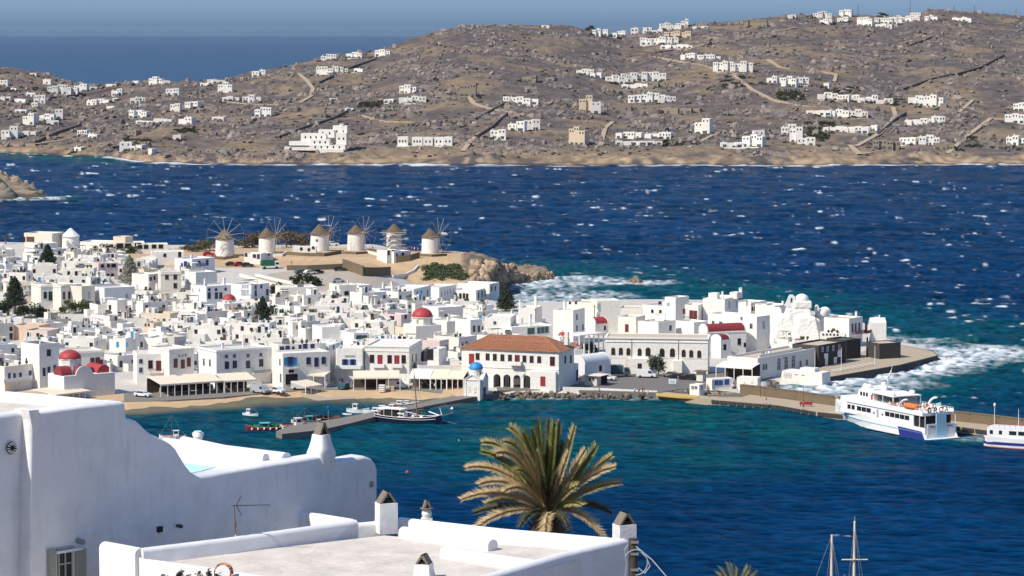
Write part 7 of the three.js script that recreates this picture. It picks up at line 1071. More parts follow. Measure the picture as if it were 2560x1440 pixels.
{
const O=W1.clone().setY(70),t=thing('near_house','big shaded white house with S curved stepped wall and roof pool','house',O,wallTurn);
const out=[[68,1480],[860,1480],[942,1480],[943,1175],[938,1158],[928,1146],[912,1140],[880,1146],[840,1153],[800,1140],[700,1156],[600,1172],[497,1192],[478,1180],[465,1164],[452,1143],[440,1122],[428,1110],[412,1100],[398,1094],[380,1086],[362,1072],[350,1059],[340,1051],[328,1047],[316,1046],[313,1012],[310,1005],[300,1004],[200,1015],[75,1033]].map(([x,y])=>{const[u,v]=onMain(x,y);return new THREE.Vector2(u,v-70);});
const g=new THREE.ExtrudeGeometry(new THREE.Shape(out),{depth:0.5,bevelEnabled:true,bevelThickness:0.14,bevelSize:0.1,bevelSegments:4,bevelOffset:-0.1,curveSegments:6});g.translate(0,0,-0.6);part('front_wall',toCreasedNormals(g,0.7),M.wallNear,t);
const L=(p)=>{const q=p.clone().sub(O).applyAxisAngle(V(0,1,0),-wallTurn);return[q.x,q.y,q.z];},Lp=(px,py,h)=>L(P(px,py,h)),topU=79.32;

const uL=L(P(-60,1050,topU)),uC=L(P(308,1003,topU)),uF=L(P(-60,972,topU));
const lw=new MB();{const[u0]=onMain(-80,1040,-0.35),[u1]=onMain(74,1040,-0.35);lw.box((u0+u1)/ 2,-6,-0.6,u1-u0+0.2,topU-70+6-0.12,0.5);}part('side_wall',lw.build(),M.wallNear,t);
softWall([[onMain(-80,1040)[0],topU-70,-0.6],[onMain(76,1040)[0],topU-70,-0.6]],5,0.52,t,M.wallNear);
softWall([[uC[0]-0.25,topU-70,uC[2]-0.3],[mix(uC[0],uF[0],0.5),topU-70,mix(uC[2],uF[2],0.5)-0.2],[uF[0],topU-70,uF[2]]],5,0.5,t,M.wallNear);
poly([[uL[0],-0.5],[uC[0]-0.1,-0.5],[uC[0]-0.1,uC[2]-0.2],[uF[0],uF[2]]],topU-70-0.28,M.screed,t,'roof');
{const b=new MB(),[u,v]=onMain(84,1027),[u2,v2]=onMain(91,1132);const w=new MB(),a=[u-0.2,v-69.97,0.04],c=[u+0.11,v-69.97,0.10],e=[u2+0.01,v2-70,0.03],f=[u-0.2,v-69.97,-0.6],h=[u2+0.01,v2-70,-0.6],i=[u+0.11,v-69.97,-0.6];w.tri(a,e,c).quad(f,h,e,a).quad(a,c,i,f).quad(c,e,h,i);part('pilaster',w.build(),M.wallNear,t);}

const hT=W2h,cut=(a,b,z)=>(a[2]>z?a.map((v,i)=>mix(v,b[i],(a[2]-z)/ (a[2]-b[2]))):a),fB=Lp(690,1128,77.0),fA=cut(Lp(795,1141,77.0),fB,-0.55),fC=Lp(412,1094,77.0);softWall([[fA[0],fA[1],fA[2]],[fB[0],fB[1],fB[2]],[fC[0],fC[1],fC[2]]],3,0.4,t,M.wallNear);const rB=Lp(500,1096,77.25),rA=cut(Lp(820,1139,77.25),rB,0.2);softWall([[rA[0],rA[1]-0.2,rA[2]-0.8],[rB[0],rB[1],rB[2]-0.8]],3,0.3,t,M.wallNear,'outer_rim');
const floor=76.42,q0=onMain(430,1150)[0],q1=onMain(800,1150)[0];poly([[q0,-0.4],[q1,-0.4],[fA[0],fA[2]],[fC[0],fC[2]]],floor-70,M.wallNear,t,'terrace_floor');const pw=[[440,1156],[552,1164],[500,1178],[470,1184]].map(([x,y])=>Lp(x,y,floor+0.02));poly(pw.map((p)=>[p[0],p[2]]),floor+0.02-70,M.pool,t,'pool_water');
const bk=new MB();bk.box(mix(onMain(76,1000)[0],onMain(940,1000)[0],0.5),-6,-4.2,onMain(940,1000)[0]-onMain(76,1000)[0]-0.6,11.2,6.4);part('rear_block',bk.build(),M.wallNear,t);

{const[cu,cb]=onMain(818,1290),[,ct]=onMain(818,1087),b=new MB(),n=10,ring=(y,hx,hz,zc,du=0)=>{const o=[];for(let k=0;k<16;k++){const a=k / 16*6.283,c=Math.cos(a),s=Math.sin(a),e=0.45;o.push([cu+du+Math.sign(c)*Math.pow(Math.abs(c),e)*hx,y,zc+Math.sign(s)*Math.pow(Math.abs(s),e)*hz]);}return o;};const[,cm]=onMain(800,1140),lv=[[onMain(826,1212)[1]-70,0.05,0.03,-0.12,0.09],[onMain(825,1190)[1]-70,0.16,0.16,-0.14,0.06],[onMain(820,1165)[1]-70,0.29,0.27,-0.18,0.02],[cm-70+0.05,0.40,0.36,-0.25],[mix(cm,ct,0.35)-70,0.30,0.33,-0.25],[mix(cm,ct,0.7)-70,0.235,0.28,-0.25],[ct-70,0.215,0.25,-0.25]].map((a)=>ring(...a));const pos=[],idx=[],uv=[];lv.forEach((r)=>r.forEach((p)=>{pos.push(...p);uv.push(p[0]*2,p[1]);}));for(let i=0;i+1<lv.length;i++)for(let k=0;k<16;k++){const a=i*16+k,c=i*16+(k+1)%16;idx.push(a,a+16,c,c,a+16,c+16);}const c0=pos.length / 3;pos.push(cu,ct-70,-0.25);uv.push(0,0);for(let k=0;k<16;k++)idx.push((lv.length-1)*16+(k+1)%16,(lv.length-1)*16+k,c0);const gg=new THREE.BufferGeometry();gg.setAttribute('position',new THREE.Float32BufferAttribute(pos,3));gg.setAttribute('uv',new THREE.Float32BufferAttribute(uv,2));gg.setIndex(idx);part('chimney',toCreasedNormals(gg,1.1),M.wallNear,t).material=M.wallNear2??=Object.assign(M.wallNear.clone(),{side:THREE.DoubleSide,name:'near_whitewash_b'});tentCap(t,cu+0.02,ct-70,-0.25,0.36,0.37,0.4,-0.25);}

const fit=(name,geo,m,px,py,out2=0,off=0)=>{const[u,v]=onMain(px,py,off),o=part(name,geo,m,t);o.position.set(u,v-70,off+0.04+out2);return o;};
{const p=fit('carved_plaque',new MB().box(0,-0.22,-0.05,0.4,0.44,0.08).build(),M.wallNear,25,1119,0,-0.36),s=new MB();for(let k=0;k<12;k++){const a=k / 12*6.283,w=0.13;s.prism([[Math.cos(a)*0.07,Math.sin(a)*0.07],[Math.cos(a-w)*0.165,Math.sin(a-w)*0.165],[Math.cos(a+w)*0.165,Math.sin(a+w)*0.165]],0,0.05);}const d=part('vent_hole',new THREE.CircleGeometry(0.185,24),M.dark,p);d.position.z=0.035;part('rosette',s.build(),M.wallNear,p).position.z=0.03;}
fit('niche',new MB().box(0,-0.14,0,0.5,0.3,0.05).build(),M.wallNear,412,1322,0.0);fit('niche_shade',new MB().box(0,-0.08,0,0.2,0.17,0.06).build(),M.dark,396,1323,0.02);fit('camera',new MB().bar([0,0,0],[0.02,0,0.2],0.05,0.06,8).build(),M.iron,440,1314);fit('pipe_end',new MB().bar([0,0,0],[0.04,-0.03,0.25],0.08,0.08,9).build(),M.steel,191,1351);fit('wall_lamp',new MB().lathe(0,0,[[0.02,-0.08],[0.09,0],[0.07,0.1],[0.02,0.12]],8).build(),M.steel,926,1212);
const wf=fit('window',new MB().box(0,-0.5,0,0.46,1.1,0.04).build(),M.pane,160,1420);const fr=new MB();for(const x of[-0.25,-0.02,0.23])fr.box(x,-0.5,0.02,0.045,1.1,0.07);fr.box(0,0.56,0.02,0.6,0.06,0.08).box(0,0.12,0.02,0.5,0.04,0.06);part('frame',fr.build(),M.shutter,wf);for(const[px,w,dep]of[[125,0.25,0.25],[197,0.36,0.02]]){const sh=fit('shutter',new MB().box(0,-0.55,0,w,1.13,0.05).build(),M.shutter,px,1422,0.06),sl=new MB();for(let k=0;k<15;k++)sl.box(0,-0.5+k*0.07,0.035,w*0.76,0.045,0.025);const q2=part('louvre',sl.build(),M.shutter,sh);q2.userData.kind='stuff';}fit('ledge',new MB().box(0,0,0.05,0.95,0.07,0.2).build(),M.wallNear,165,1378);
}
{const t=thing('clay_jar','white clay jar standing on the rim of the pool terrace','jar',P(495,1106,77.0)),b=new MB();b.lathe(0,0,[[0.09,0],[0.12,0.04],[0.155,0.2],[0.13,0.3],[0.1,0.33],[0.12,0.36],[1e-4,0.34]],16);part('body',b.build(),M.white,t);const h=new MB();for(const s of[-1,1])h.bar([s*0.15,0.2,0],[s*0.17,0.29,0],0.02,0.02,5).bar([s*0.17,0.29,0],[s*0.1,0.34,0],0.02,0.02,5);part('handle',h.build(),M.white,t).userData.kind='stuff';}
const roofY=75.1,paraY=75.55;
{
const c=P(900,1400,roofY),O=V(c.x,roofY-4,c.z),t=thing('near_house','low white house with broad flat roof, rounded parapets and chimneys','house',O),q=(px,py,h=paraY)=>{const p=P(px,py,h);return[p.x-O.x,h-O.y,p.z-O.z];};
const Lc=q(352,1370),Bc=q(960,1301),Rc=q(1560,1347),F2=q(1150,1456),F1=q(700,1447),R0=4;
softWall([q(262,1353),q(300,1360),Lc],R0-3,0.42,t,M.wallNear,'parapet',0.16);softWall([Lc,q(560,1345),q(860,1303),q(888,1299)],R0-3,0.30,t,M.wallNear,'parapet',0.12);softWall([q(870,1309,75.38),q(960,1301,75.38)],R0-3,0.26,t,M.wallNear);softWall([q(1000,1293,75.45),q(1080,1302,75.45),q(1250,1321,75.45),Rc],R0-3,0.30,t,M.wallNear,'parapet',0.1);softWall([Rc,q(1400,1383),F2],R0-4,0.34,t,M.wallNear,'parapet',0.13);softWall([q(372,1398,75.3),q(520,1418,75.3),F1],R0-4,0.36,t,M.wallNear,'parapet',0.13);
softWall([q(1008,1316,75.42),q(1120,1332,75.42),q(1232,1349,75.42)],R0-0.3,0.42,t,M.wallNear,'low_wall',0.14);softWall([q(1112,1366,75.4),q(1230,1385,75.4),q(1340,1400,75.4)],R0-0.3,0.42,t,M.wallNear,'low_wall',0.14);softWall([q(738,1277,75.2),q(800,1284,75.2),q(885,1298,75.2)],R0-2.4,0.24,t,M.wallNear,'low_wall');
const xz=(p)=>[p[0],p[2]];poly([Lc,Bc,Rc,F2,F1].map(xz),R0,M.screed,t,'roof');const lo=[q(560,1330,74.6),q(760,1268,74.6),q(900,1290,74.6),q(700,1340,74.6)];poly(lo.map(xz),R0-0.4,M.screed,t,'lower_roof');
const wl=(a,b2,y0,name)=>{const m=new MB();m.quad([a[0],y0,a[2]],[b2[0],y0,b2[2]],[b2[0],R0+0.2,b2[2]],[a[0],R0+0.2,a[2]]);return part(name,m.build(),M.wallNear,t);};wl(q(262,1353),F1,-4,'front_wall');wl(F2,Rc,-4,'side_wall');
const chim=(px,py,w,d,h,cap,turn,o={})=>{const p=q(px,py,roofY),g=new THREE.Group();g.name='chimney';g.position.set(p[0],p[1],p[2]);g.rotation.y=turn;t.add(g);const geo=new THREE.BoxGeometry(w,h,d,3,6,3),a=geo.attributes.position;for(let i=0;i<a.count;i++){const y=a.getY(i),f=y / h+0.5,k=1+(o.flare??0)*Math.pow(1-f,3),r=0.94+0.06*Math.cos(a.getX(i)/ w*4);a.setX(i,a.getX(i)*k);a.setZ(i,a.getZ(i)*k);}geo.translate(0,h / 2-0.05,0);geo.computeVertexNormals();part('stack',geo,M.wallNear,g);const cp=tentCap(g,0,h-0.05,0,cap*0.95,cap*0.62,d*0.9,0);return g;};
chim(966,1328,0.56,0.5,0.92,0.56,0.35);chim(1060,1446,0.42,0.4,0.46,0.42,-0.3,{flare:0.5});chim(1561,1352,0.54,0.5,0.55,0.56,0.42);
{const p=q(1067,1309,roofY+0.1),g=new THREE.Group();g.name='ornamental_chimney';g.position.set(...p);t.add(g);part('pedestal',new MB().box(0,-0.1,0,0.34,0.27,0.34).build(),M.wallNear,g);const b=new MB();b.lathe(0,0,[[0.09,0.15],[0.13,0.2],[0.155,0.3],[0.13,0.41],[0.1,0.45]],16);part('bulb',b.build(),M.white,g);part('disc',new MB().lathe(0,0,[[1e-4,0.45],[0.2,0.45],[0.2,0.48],[1e-4,0.48]],18).build(),M.slate,g);tentCap(g,0,0.48,0,0.24,0.24,0.2,0.3);}
{const b=new MB();b.box(0,0.14,0,0.07,0.17,0.06);const o=part('drain_slot',b.build(),M.dark,t),p=q(859,1318,75.3);o.position.set(p[0],R0+0.0,p[2]+0.14);}
}
{const t=thing('roof_vent','short white roof vent pipe with a round cap behind the parapet','vent pipe',P(677,1318,74.75)),b=new MB();b.lathe(0,0,[[0.07,-0.3],[0.07,0.16],[0.09,0.17],[0.085,0.23],[1e-4,0.25]],12);part('pipe',b.build(),M.white,t);part('collar',new MB().lathe(0,0,[[0.1,-0.3],[0.1,-0.05],[0.07,0]],12).build(),M.white,t);}
{
const p=P(590,1379,roofY),t=thing('television_aerial','rusty television aerial on a thin mast clamped to the parapet','aerial',p),k=-p.z / F,b=new MB();b.bar([0,0,0],[-0.04,1.36,0],0.025,0.02,7);b.bar([-0.02,0.72,0],[-0.025,0.86,0],0.045,0.045,7);part('mast',b.build(),M.rust??=mat('rusty_pipe',0.14,0.10,0.08,0.8),t);const y=1.33,m=new MB();m.bar([-0.12,y,0],[0.98,y+0.03,0],0.014,0.012,5);for(let i=0;i<11;i++){const x=0.2+i*0.075,l=0.11-i*0.003;m.bar([x,y+0.01-l*0.28,-l],[x,y+0.01+l*0.28,l],0.008,0.008,4);}for(const s of[-1,1])m.bar([0.02,y,0],[0.17,y+s*0.3,s*0.08],0.012,0.01,5);part('boom',m.build(),M.iron,t);const w=new MB();for(let i=0;i<10;i++){const a=i / 10*6.28,c=(i+1)/ 10*6.28;w.bar([Math.cos(a)*0.09,0.16+Math.sin(a)*0.13,0.04],[Math.cos(c)*0.09,0.16+Math.sin(c)*0.13,0.04],0.012,0.012,4);}w.bar([0,0.3,0.03],[-0.01,0.5,0.03],0.012,0.012,4);part('coiled_cable',w.build(),M.whitePaint,t);
}
{
const d=79.5,p=D(1584,1465,d),k=d / F,t=thing('utility_pole','dark weathered wooden pole with looped cables at the roof corner','pole',p),b=new MB(),h=(1465-1343)*k;b.bar([0,-3,0],[-0.02,h,0],0.165,0.13,10);part('shaft',b.build(),M.darkwood,t);const c=new MB();const arc=(pts,r)=>{for(let i=1;i<pts.length;i++)c.bar(pts[i-1],pts[i],r,r,5);};const loop=[];for(let i=0;i<=14;i++){const a=-1.6+i / 14*4.2;loop.push([0.05+Math.cos(a)*0.33,h-0.65+Math.sin(a)*0.36,0.16]);}arc(loop,0.016);arc([[-0.15,h-0.15,0.1],[-0.26,h-0.3,0.12],[-0.2,h-0.7,0.12],[-0.3,h-1.6,0.1]],0.014);arc([[0.05,h-0.2,0.1],[0.5,h-0.55,0.3],[1.0,h-1.1,0.6],[2.6,h-3.1,1.6]],0.018);arc([[0.08,h-0.25,0.1],[0.35,h-0.5,0.2],[0.45,h-0.75,0.2],[0.3,h-0.95,0.2],[0.12,h-0.8,0.15]],0.018);part('cable',c.build(),M.greyPaint,t);const cl=new MB();for(const y of[0.12,0.45,0.9])cl.box(0.02,h-y,0.1,0.22,0.07,0.12);part('clamp',cl.build(),M.steel,t).userData.kind='stuff';
}
/* the big palm, its fronds combed by the wind */
M.palmGreen=mat('palm_green',0.19,0.21,0.05,0.65);M.palmTan=mat('palm_tan',0.55,0.42,0.23,0.8);M.palmDark=mat('palm_dark',0.07,0.075,0.03,0.8);
{
seed(200);const dC=86.5,C=D(1368,1285,dC),k=dC / F,t=thing('date_palm','big wind combed date palm with curling tan edged fronds before the harbour','palm tree',C);
const frond=(tipX,tipY,depth,bow,m,wid=0.25)=>{
const T=V((tipX-1368)*k,-(tipY-1285)*k,depth),mid=T.clone().multiplyScalar(0.5).add(V(0,bow*2,0)),at=(f)=>V(0,0,0).multiplyScalar(1).addScaledVector(mid,2*f*(1-f)).addScaledVector(T,f*f),g=new MB(),r=new MB(),L=T.length(),n=Math.round(L*62);
for(let i=0;i<10;i++){const a=at(i / 10),b=at((i+1)/ 10);r.bar([a.x,a.y,a.z],[b.x,b.y,b.z],0.028*(1.15-i / 10),0.028*(1.05-i / 10),4);}
for(let i=0;i<n;i++){const f=0.12+0.88*i / n,p=at(f),d=at(Math.min(1,f+0.02)).sub(at(f-0.02)).normalize(),up=V(-d.y*Math.sign(d.x||1),Math.abs(d.x)+0.2,0.25).normalize(),sd=d.clone().cross(up).normalize(),len=wid*(1.25-Math.pow(Math.abs(f-0.5)*1.7,2.2)*0.8)*rr(0.8,1.3);for(const s of[-1,1]){const o=sd.clone().multiplyScalar(s*rr(0.45,0.8)).addScaledVector(up,rr(0.25,0.6)).addScaledVector(d,rr(0.5,0.9)).normalize(),e=p.clone().addScaledVector(o,len),w=d.clone().multiplyScalar(0.02);g.tri([p.x-w.x,p.y-w.y,p.z-w.z],[p.x+w.x,p.y+w.y,p.z+w.z],[e.x,e.y,e.z]);if(i%2){const e2=p.clone().addScaledVector(sd,s*len*0.8).addScaledVector(d,len*0.6).addScaledVector(up,-len*0.15);g.tri([p.x-w.x,p.y-w.y,p.z-w.z],[p.x+w.x,p.y+w.y,p.z+w.z],[e2.x,e2.y,e2.z]);}}}
const fr=part('frond',g.build(),m,t);part('rachis',r.build(),M.palmTan,fr);
};
const G=M.palmGreen,T=M.palmTan,Dk=M.palmDark,X=mat('palm_olive',0.38,0.33,0.13,0.8);
for(const f of[[1345,1050,-0.4,0.1,G],[1372,1048,0.1,0.05,Dk],[1386,1049,0.4,0.05,G,0.3],[1400,1062,-0.5,0,Dk,0.3],[1436,1060,0.2,-0.1,X],[1330,1062,0.5,0.2,G,0.3],[1308,1075,0.3,0.3,G,0.3],[1275,1068,-0.2,0.5,X,0.3],[1262,1095,0.5,0.55,X],[1206,1102,0.1,0.6,X],[1203,1130,-0.3,0.4,G],[1240,1120,0.8,0.6,T,0.3],[1165,1165,0.2,0.5,T],[1196,1202,0.6,0.45,T],[1230,1180,-0.4,0.5,G],[1152,1244,0.3,0.4,T],[1212,1262,-0.2,0.3,X],[1184,1290,-0.6,0.2,Dk],[1178,1322,0.5,0.35,T],[1362,1357,1.6,0.42,T,0.3],[1512,1338,0.8,0.45,T],[1532,1296,-1.0,0.3,Dk],[1551,1203,0.2,0.2,X],[1530,1140,-0.2,0.1,X],[1536,1160,0.4,0.25,T],[1491,1108,0.3,-0.05,G,0.3],[1462,1116,0.5,0,T],[1478,1145,-0.3,0.1,X],[1420,1120,0.7,0,T],[1340,1110,0.9,0.1,X],[1310,1120,0.9,0.3,T],[1290,1160,1.0,0.4,X],[1260,1215,0.9,0.4,T],[1440,1200,1.0,0.1,X],[1455,1250,0.9,0.2,X],[1300,1300,1.2,0.3,Dk],[1420,1310,1.1,0.3,Dk],[1350,1180,1.1,0.1,Dk],[1390,1170,1.0,0.05,Dk],[1370,1110,-0.9,0,Dk,0.3],[1352,1130,-0.7,0.05,G,0.3],[1410,1110,-0.6,0,Dk,0.3]])frond(...f);
const b=new MB();b.lathe(0,-0.1,[[0.42,-7],[0.38,-2.2],[0.45,-1.2],[0.5,-0.5],[0.36,0.05],[0.15,0.3]],12);part('trunk',b.build(),M.darkwood,t);const st=new MB();for(let i=0;i<70;i++){const a=rr(0,6.28),y=rr(-2,0),r=0.45;st.bar([Math.cos(a)*r,y,Math.sin(a)*r-0.1],[Math.cos(a)*(r+0.14),y+0.2,Math.sin(a)*(r+0.14)-0.1],0.05,0.03,4);}part('leaf_stubs',st.build(),M.wood,t).userData.kind='stuff';
}
{
seed(205);const C=D(1840,1475,120),t=thing('palm_tree','tips of a young palm showing at the lower edge of the view','palm tree',C),b=new MB(),k=120 / F;for(let i=0;i<22;i++){const a=rr(-1.3,1.3),L=rr(45,75)*k,T=V(Math.sin(a)*L*1.0,Math.cos(a)*L,rr(-0.5,0.5));for(let j=0;j<26;j++){const f=j / 26,p=T.clone().multiplyScalar(f);for(const s of[-1,1]){const e=p.clone().add(T.clone().normalize().multiplyScalar(0.16)).add(V(s*0.14,-0.02,s*0.1));b.tri([p.x-0.012,p.y,p.z],[p.x+0.012,p.y,p.z],[e.x,e.y,e.z]);}}}part('fronds',b.build(),mat('young_palm',0.20,0.20,0.05,0.7),t);part('trunk',new MB().bar([0,-6,0],[0,0,0],0.2,0.15).build(),M.wood,t);
}
for(const[x,y,s,l]of[[430,1432,1,'dark juniper sprig at the lower edge, the larger one'],[517,1428,0.8,'dark juniper sprig at the lower edge beside the terracotta plate']]){seed(x);const C=D(x,y+40,76),t=thing('juniper_bush',l,'shrub',C),b=new MB(),k=76 / F,w=new MB();for(let i=0;i<9;i++){const a=rr(-1.1,1.1),L=rr(35,62)*k*s;w.bar([0,-1,0],[Math.sin(a)*L,Math.cos(a)*L,rr(-0.1,0.1)],0.012,0.006,4);leafCloud(60,()=>{const f=rr(0.35,1);return[Math.sin(a)*L*f+rr(-0.06,0.06),Math.cos(a)*L*f+rr(-0.05,0.05),rr(-0.08,0.08)];},0.035,b);}part('sprays',b.build(),M.pine,t);part('stem',w.build(),M.wood,t);}
{const p=D(560,1432,76.5),t=thing('terracotta_plate','round terracotta plate with pale centre standing on the lower edge','plate',p,-0.2),g=new THREE.CylinderGeometry(0.28,0.25,0.05,28);g.rotateX(Math.PI / 2-0.2);part('rim',g,M.tile,t);const c=new THREE.CylinderGeometry(0.21,0.21,0.02,24);c.rotateX(Math.PI / 2-0.2);part('centre',c,M.wallNear,t).position.set(-0.03,0.0,0.03);}
/* ground under the near houses, falling to the harbour */
{const g=new THREE.PlaneGeometry(420,400,60,60);g.rotateX(-Math.PI / 2);const p=g.attributes.position;for(let i=0;i<p.count;i++){const x=p.getX(i),z=p.getZ(i)-200;p.setZ(i,z);p.setY(i,Math.max(-2,70-Math.max(0,-z-70)*0.205)+fbm(x*0.03,z*0.03,3)*1.5-0.8);}g.computeVertexNormals();structure('near_slope',g,M.earth=mat('dry_earth',0.26,0.20,0.13,0.95));}

/* ------------------------------------------------------------------ the far hillside: tracks, walls, villas, scrub, boulders */
M.track=mat('dirt_track',0.40,0.31,0.21,0.95);M.villaStone=mat('villa_stone',0.30,0.255,0.20,0.95,{map:plaster});M.villaCream=mat('villa_cream',0.62,0.50,0.36,0.9);M.wallStone=mat('dry_stone',0.12,0.10,0.085,0.95);
const parseRuns=(s)=>s.split('|').map((r)=>r.trim().split(/\s+/).map((p)=>p.split(',').map(Number)));
function drape(run,wide,up,tall=0){const b=new MB(),w=[];for(let i=1;i<run.length;i++){const n=Math.ceil(Math.hypot(run[i][0]-run[i-1][0],run[i][1]-run[i-1][1])/ 5);for(let k=0;k<n;k++)w.push(onHill(mix(run[i-1][0],run[i][0],k / n),mix(run[i-1][1],run[i][1],k / n)));}w.push(onHill(...run[run.length-1]));for(let i=1;i<w.length;i++){const a=w[i-1],c=w[i],dx=c.x-a.x,dz=c.z-a.z,l=Math.hypot(dx,dz)||1,nx=-dz / l*wide / 2,nz=dx / l*wide / 2,y0=a.y+up,y1=c.y+up;const A=[a.x+nx,y0,a.z+nz],B=[a.x-nx,y0,a.z-nz],C=[c.x-nx,y1,c.z-nz],E=[c.x+nx,y1,c.z+nz];if(!tall){b.quad(A,E,C,B);const lo=(p)=>[p[0],p[1]-2.5,p[2]];b.quad(lo(A),lo(E),E,A).quad(lo(C),lo(B),B,C);}else{const hi=(p)=>[p[0],p[1]+tall,p[2]],lo=(p)=>[p[0],p[1]-4,p[2]];b.quad(lo(A),lo(E),hi(E),hi(A)).quad(lo(C),lo(B),hi(B),hi(C)).quad(hi(A),hi(E),hi(C),hi(B));}}return b.build();}
for(const r of parseRuns('740,180 765,200 782,222 778,242 750,258 705,264|722,186 738,182|1170,243 1185,260 1230,275 1290,283|1157,380 1178,352 1202,334|1500,368 1513,322 1532,306|1825,182 1880,225 1930,250 2000,266 2080,272|1555,150 1620,140 1700,155 1760,165 1830,190|1755,92 1800,97 1900,88 1990,70|1705,130 1760,112 1790,108|2140,368 2200,335 2240,292 2232,270|2368,386 2420,340 2478,297 2560,303|2398,282 2432,252|1920,150 1950,170 2040,178 2090,187 2086,206|1720,372 1785,338|2125,365 2150,388 2178,384|560,255 620,262 705,264|900,290 960,305 1040,308|0,365 90,362 160,352'))structure('dirt_track',drape(r,rnd()*1.0+2.8,0.9),M.track);
const wallNames=['from the big boulders down to the twin cubes','climbing the bare slope at the far right','crossing the brown slope under the ridge top','running down to the shore at the left bay','slanting above the wedge shaped hotel','along the saddle field on the left','beneath the ridge villas in the middle','beside the track of the left hump','between the two right hand tracks','above the terrace of the five white cubes'];
parseRuns('1268,286 1230,320 1190,345|2260,225 2330,200 2400,186 2450,172 2510,140|2270,118 2330,95 2390,100|90,358 140,335 200,316|700,345 760,322 830,300 870,280|120,248 220,238 300,222|1690,128 1640,135 1560,128|800,208 880,170 940,150|2195,338 2240,300 2265,285|1190,300 1260,262 1330,250').forEach((r,i)=>{const g=drape(r,1.2,0.2,1.7);single('field_wall',`long dark dry stone field wall ${wallNames[i]}`,'field wall',g,M.wallStone);});

const VILLAS='8 216 16 14;28 228 14 8;82 190 16 7;113 210 16 10;143 236 44 22;170 236 36 16;198 230 30 18;233 225 18 8;275 218 26 6;336 212 16 9;385 214 36 20;414 213 18 10;292 240 26 16;75 242 24 10;97 258 26 18;10 252 20 9;50 256 30 8;86 272 14 14;240 263 54 14;286 254 14 8;345 259 36 14;50 284 28 10;68 312 30 26;118 300 36 14;147 298 18 22;22 350 34 30;65 344 44 14;130 312 26 10;270 274 16 8;342 296 42 18;325 344 22 18s;202 343 26 16;228 348 26 12;360 312 44 10;406 310 44 12;459 313 36 18;436 281 26 20;476 274 30 18;430 239 32 16;506 216 20 8;538 210 36 10;562 234 36 26;602 201 20 9s;645 193 30 16;630 257 44 18;540 303 28 10;660 293 44 22;575 254 36 12;312 380 24 22;337 378 28 14;190 380 18 12;374 386 10 13;442 352 20 12;820 153 34 16;884 146 40 14;955 141 40 16;829 186 70 18;892 182 24 10;1018 234 40 20;1034 258 62 16;968 258 26 10;1010 270 80 8s;1168 242 40 28s;834 254 16 8;872 278 20 8;812 294 60 10s;962 292 50 10s;1245 348 36 22;1286 328 36 22;1331 326 34 24;1300 262 80 18;1256 262 28 10s;1146 309 24 12s;1182 308 16 9s;1362 70 16 7;1490 90 18 16;1513 89 14 14;1532 93 22 10;1552 90 18 12;1586 78 16 8;1618 82 22 12;1642 84 22 10;1664 75 24 16;1690 76 26 16;1712 68 18 18;1692 95 60 16c;1752 72 36 6;1648 112 86 18;1692 122 76 10;1845 64 20 10s;1888 68 50 18s;1726 150 50 16;1774 152 50 14;1815 180 60 24;1856 184 56 28;1462 188 40 14;1488 195 26 12;1540 210 40 20;1582 204 50 20;1636 204 56 22;1590 222 70 12;1660 220 76 14s;1605 234 120 10s;1616 256 84 22;1668 258 40 16;1600 276 140 12s;1696 284 100 14s;1322 205 34 14s;1372 204 20 10s;1466 281 34 38c;1488 284 20 26;1441 364 44 42c;1573 348 66 16;1642 349 60 16;1600 364 110 10;1752 334 36 34;1880 368 50 28;1832 369 50 12;1900 352 24 22;1982 46 18 9;2058 48 44 18;2064 60 30 12;2112 42 28 16;2106 56 26 12;2160 65 38 20;2214 60 52 14;2206 70 36 10;2242 52 36 12;2272 55 50 14;2288 45 24 12;2327 52 30 12;2402 54 46 10;1935 208 40 16;1972 217 38 24;2006 214 26 18;1985 228 80 8s;2064 221 12 12;2070 251 44 18;2106 255 30 16;2132 253 24 14;2154 258 36 12;2182 258 28 18;2212 262 36 14;2290 259 36 18;2326 266 56 26;2372 273 40 14s;2044 289 56 12;2094 294 50 18;2138 296 60 20;2080 309 66 10s;2088 332 56 14;2134 334 60 16;2172 329 30 14;1974 338 36 24;1992 358 34 36;2014 366 40 20;2298 314 66 16;2350 311 28 18;2218 374 66 22s;2266 364 40 18;2322 365 46 24;2364 376 52 18s;2546 279 28 20;2534 309 42 22;2540 364 46 22;2516 374 36 10s';
const HMARKS=[['the wedge shaped hotel',790,350],['the five white cubes',1062,355],['the saddle of the left bay',250,225],['the big ridge house on the saddle',385,204],['the left shore',300,372],['the left edge villas',30,330],['the S bend track',770,215],['the villa under the round hump',1020,240],['the tan unfinished frame',1168,228],['the cream stepped house',1441,345],['the tall cream house',1466,262],['the stone ruin on the ridge',1880,60],['the terraced estate',1600,215],['the middle ridge top',1690,80],['the right ridge top',2200,50],['the square white tower house',1992,340],['the dark green grove',1980,235],['the long straight track',2430,335],['the stone villas by the shore',2280,362],['the fork of the right track',2235,275],['the shore villas with pools',1600,355],['the right edge villas',2540,310]];
const villas=[];
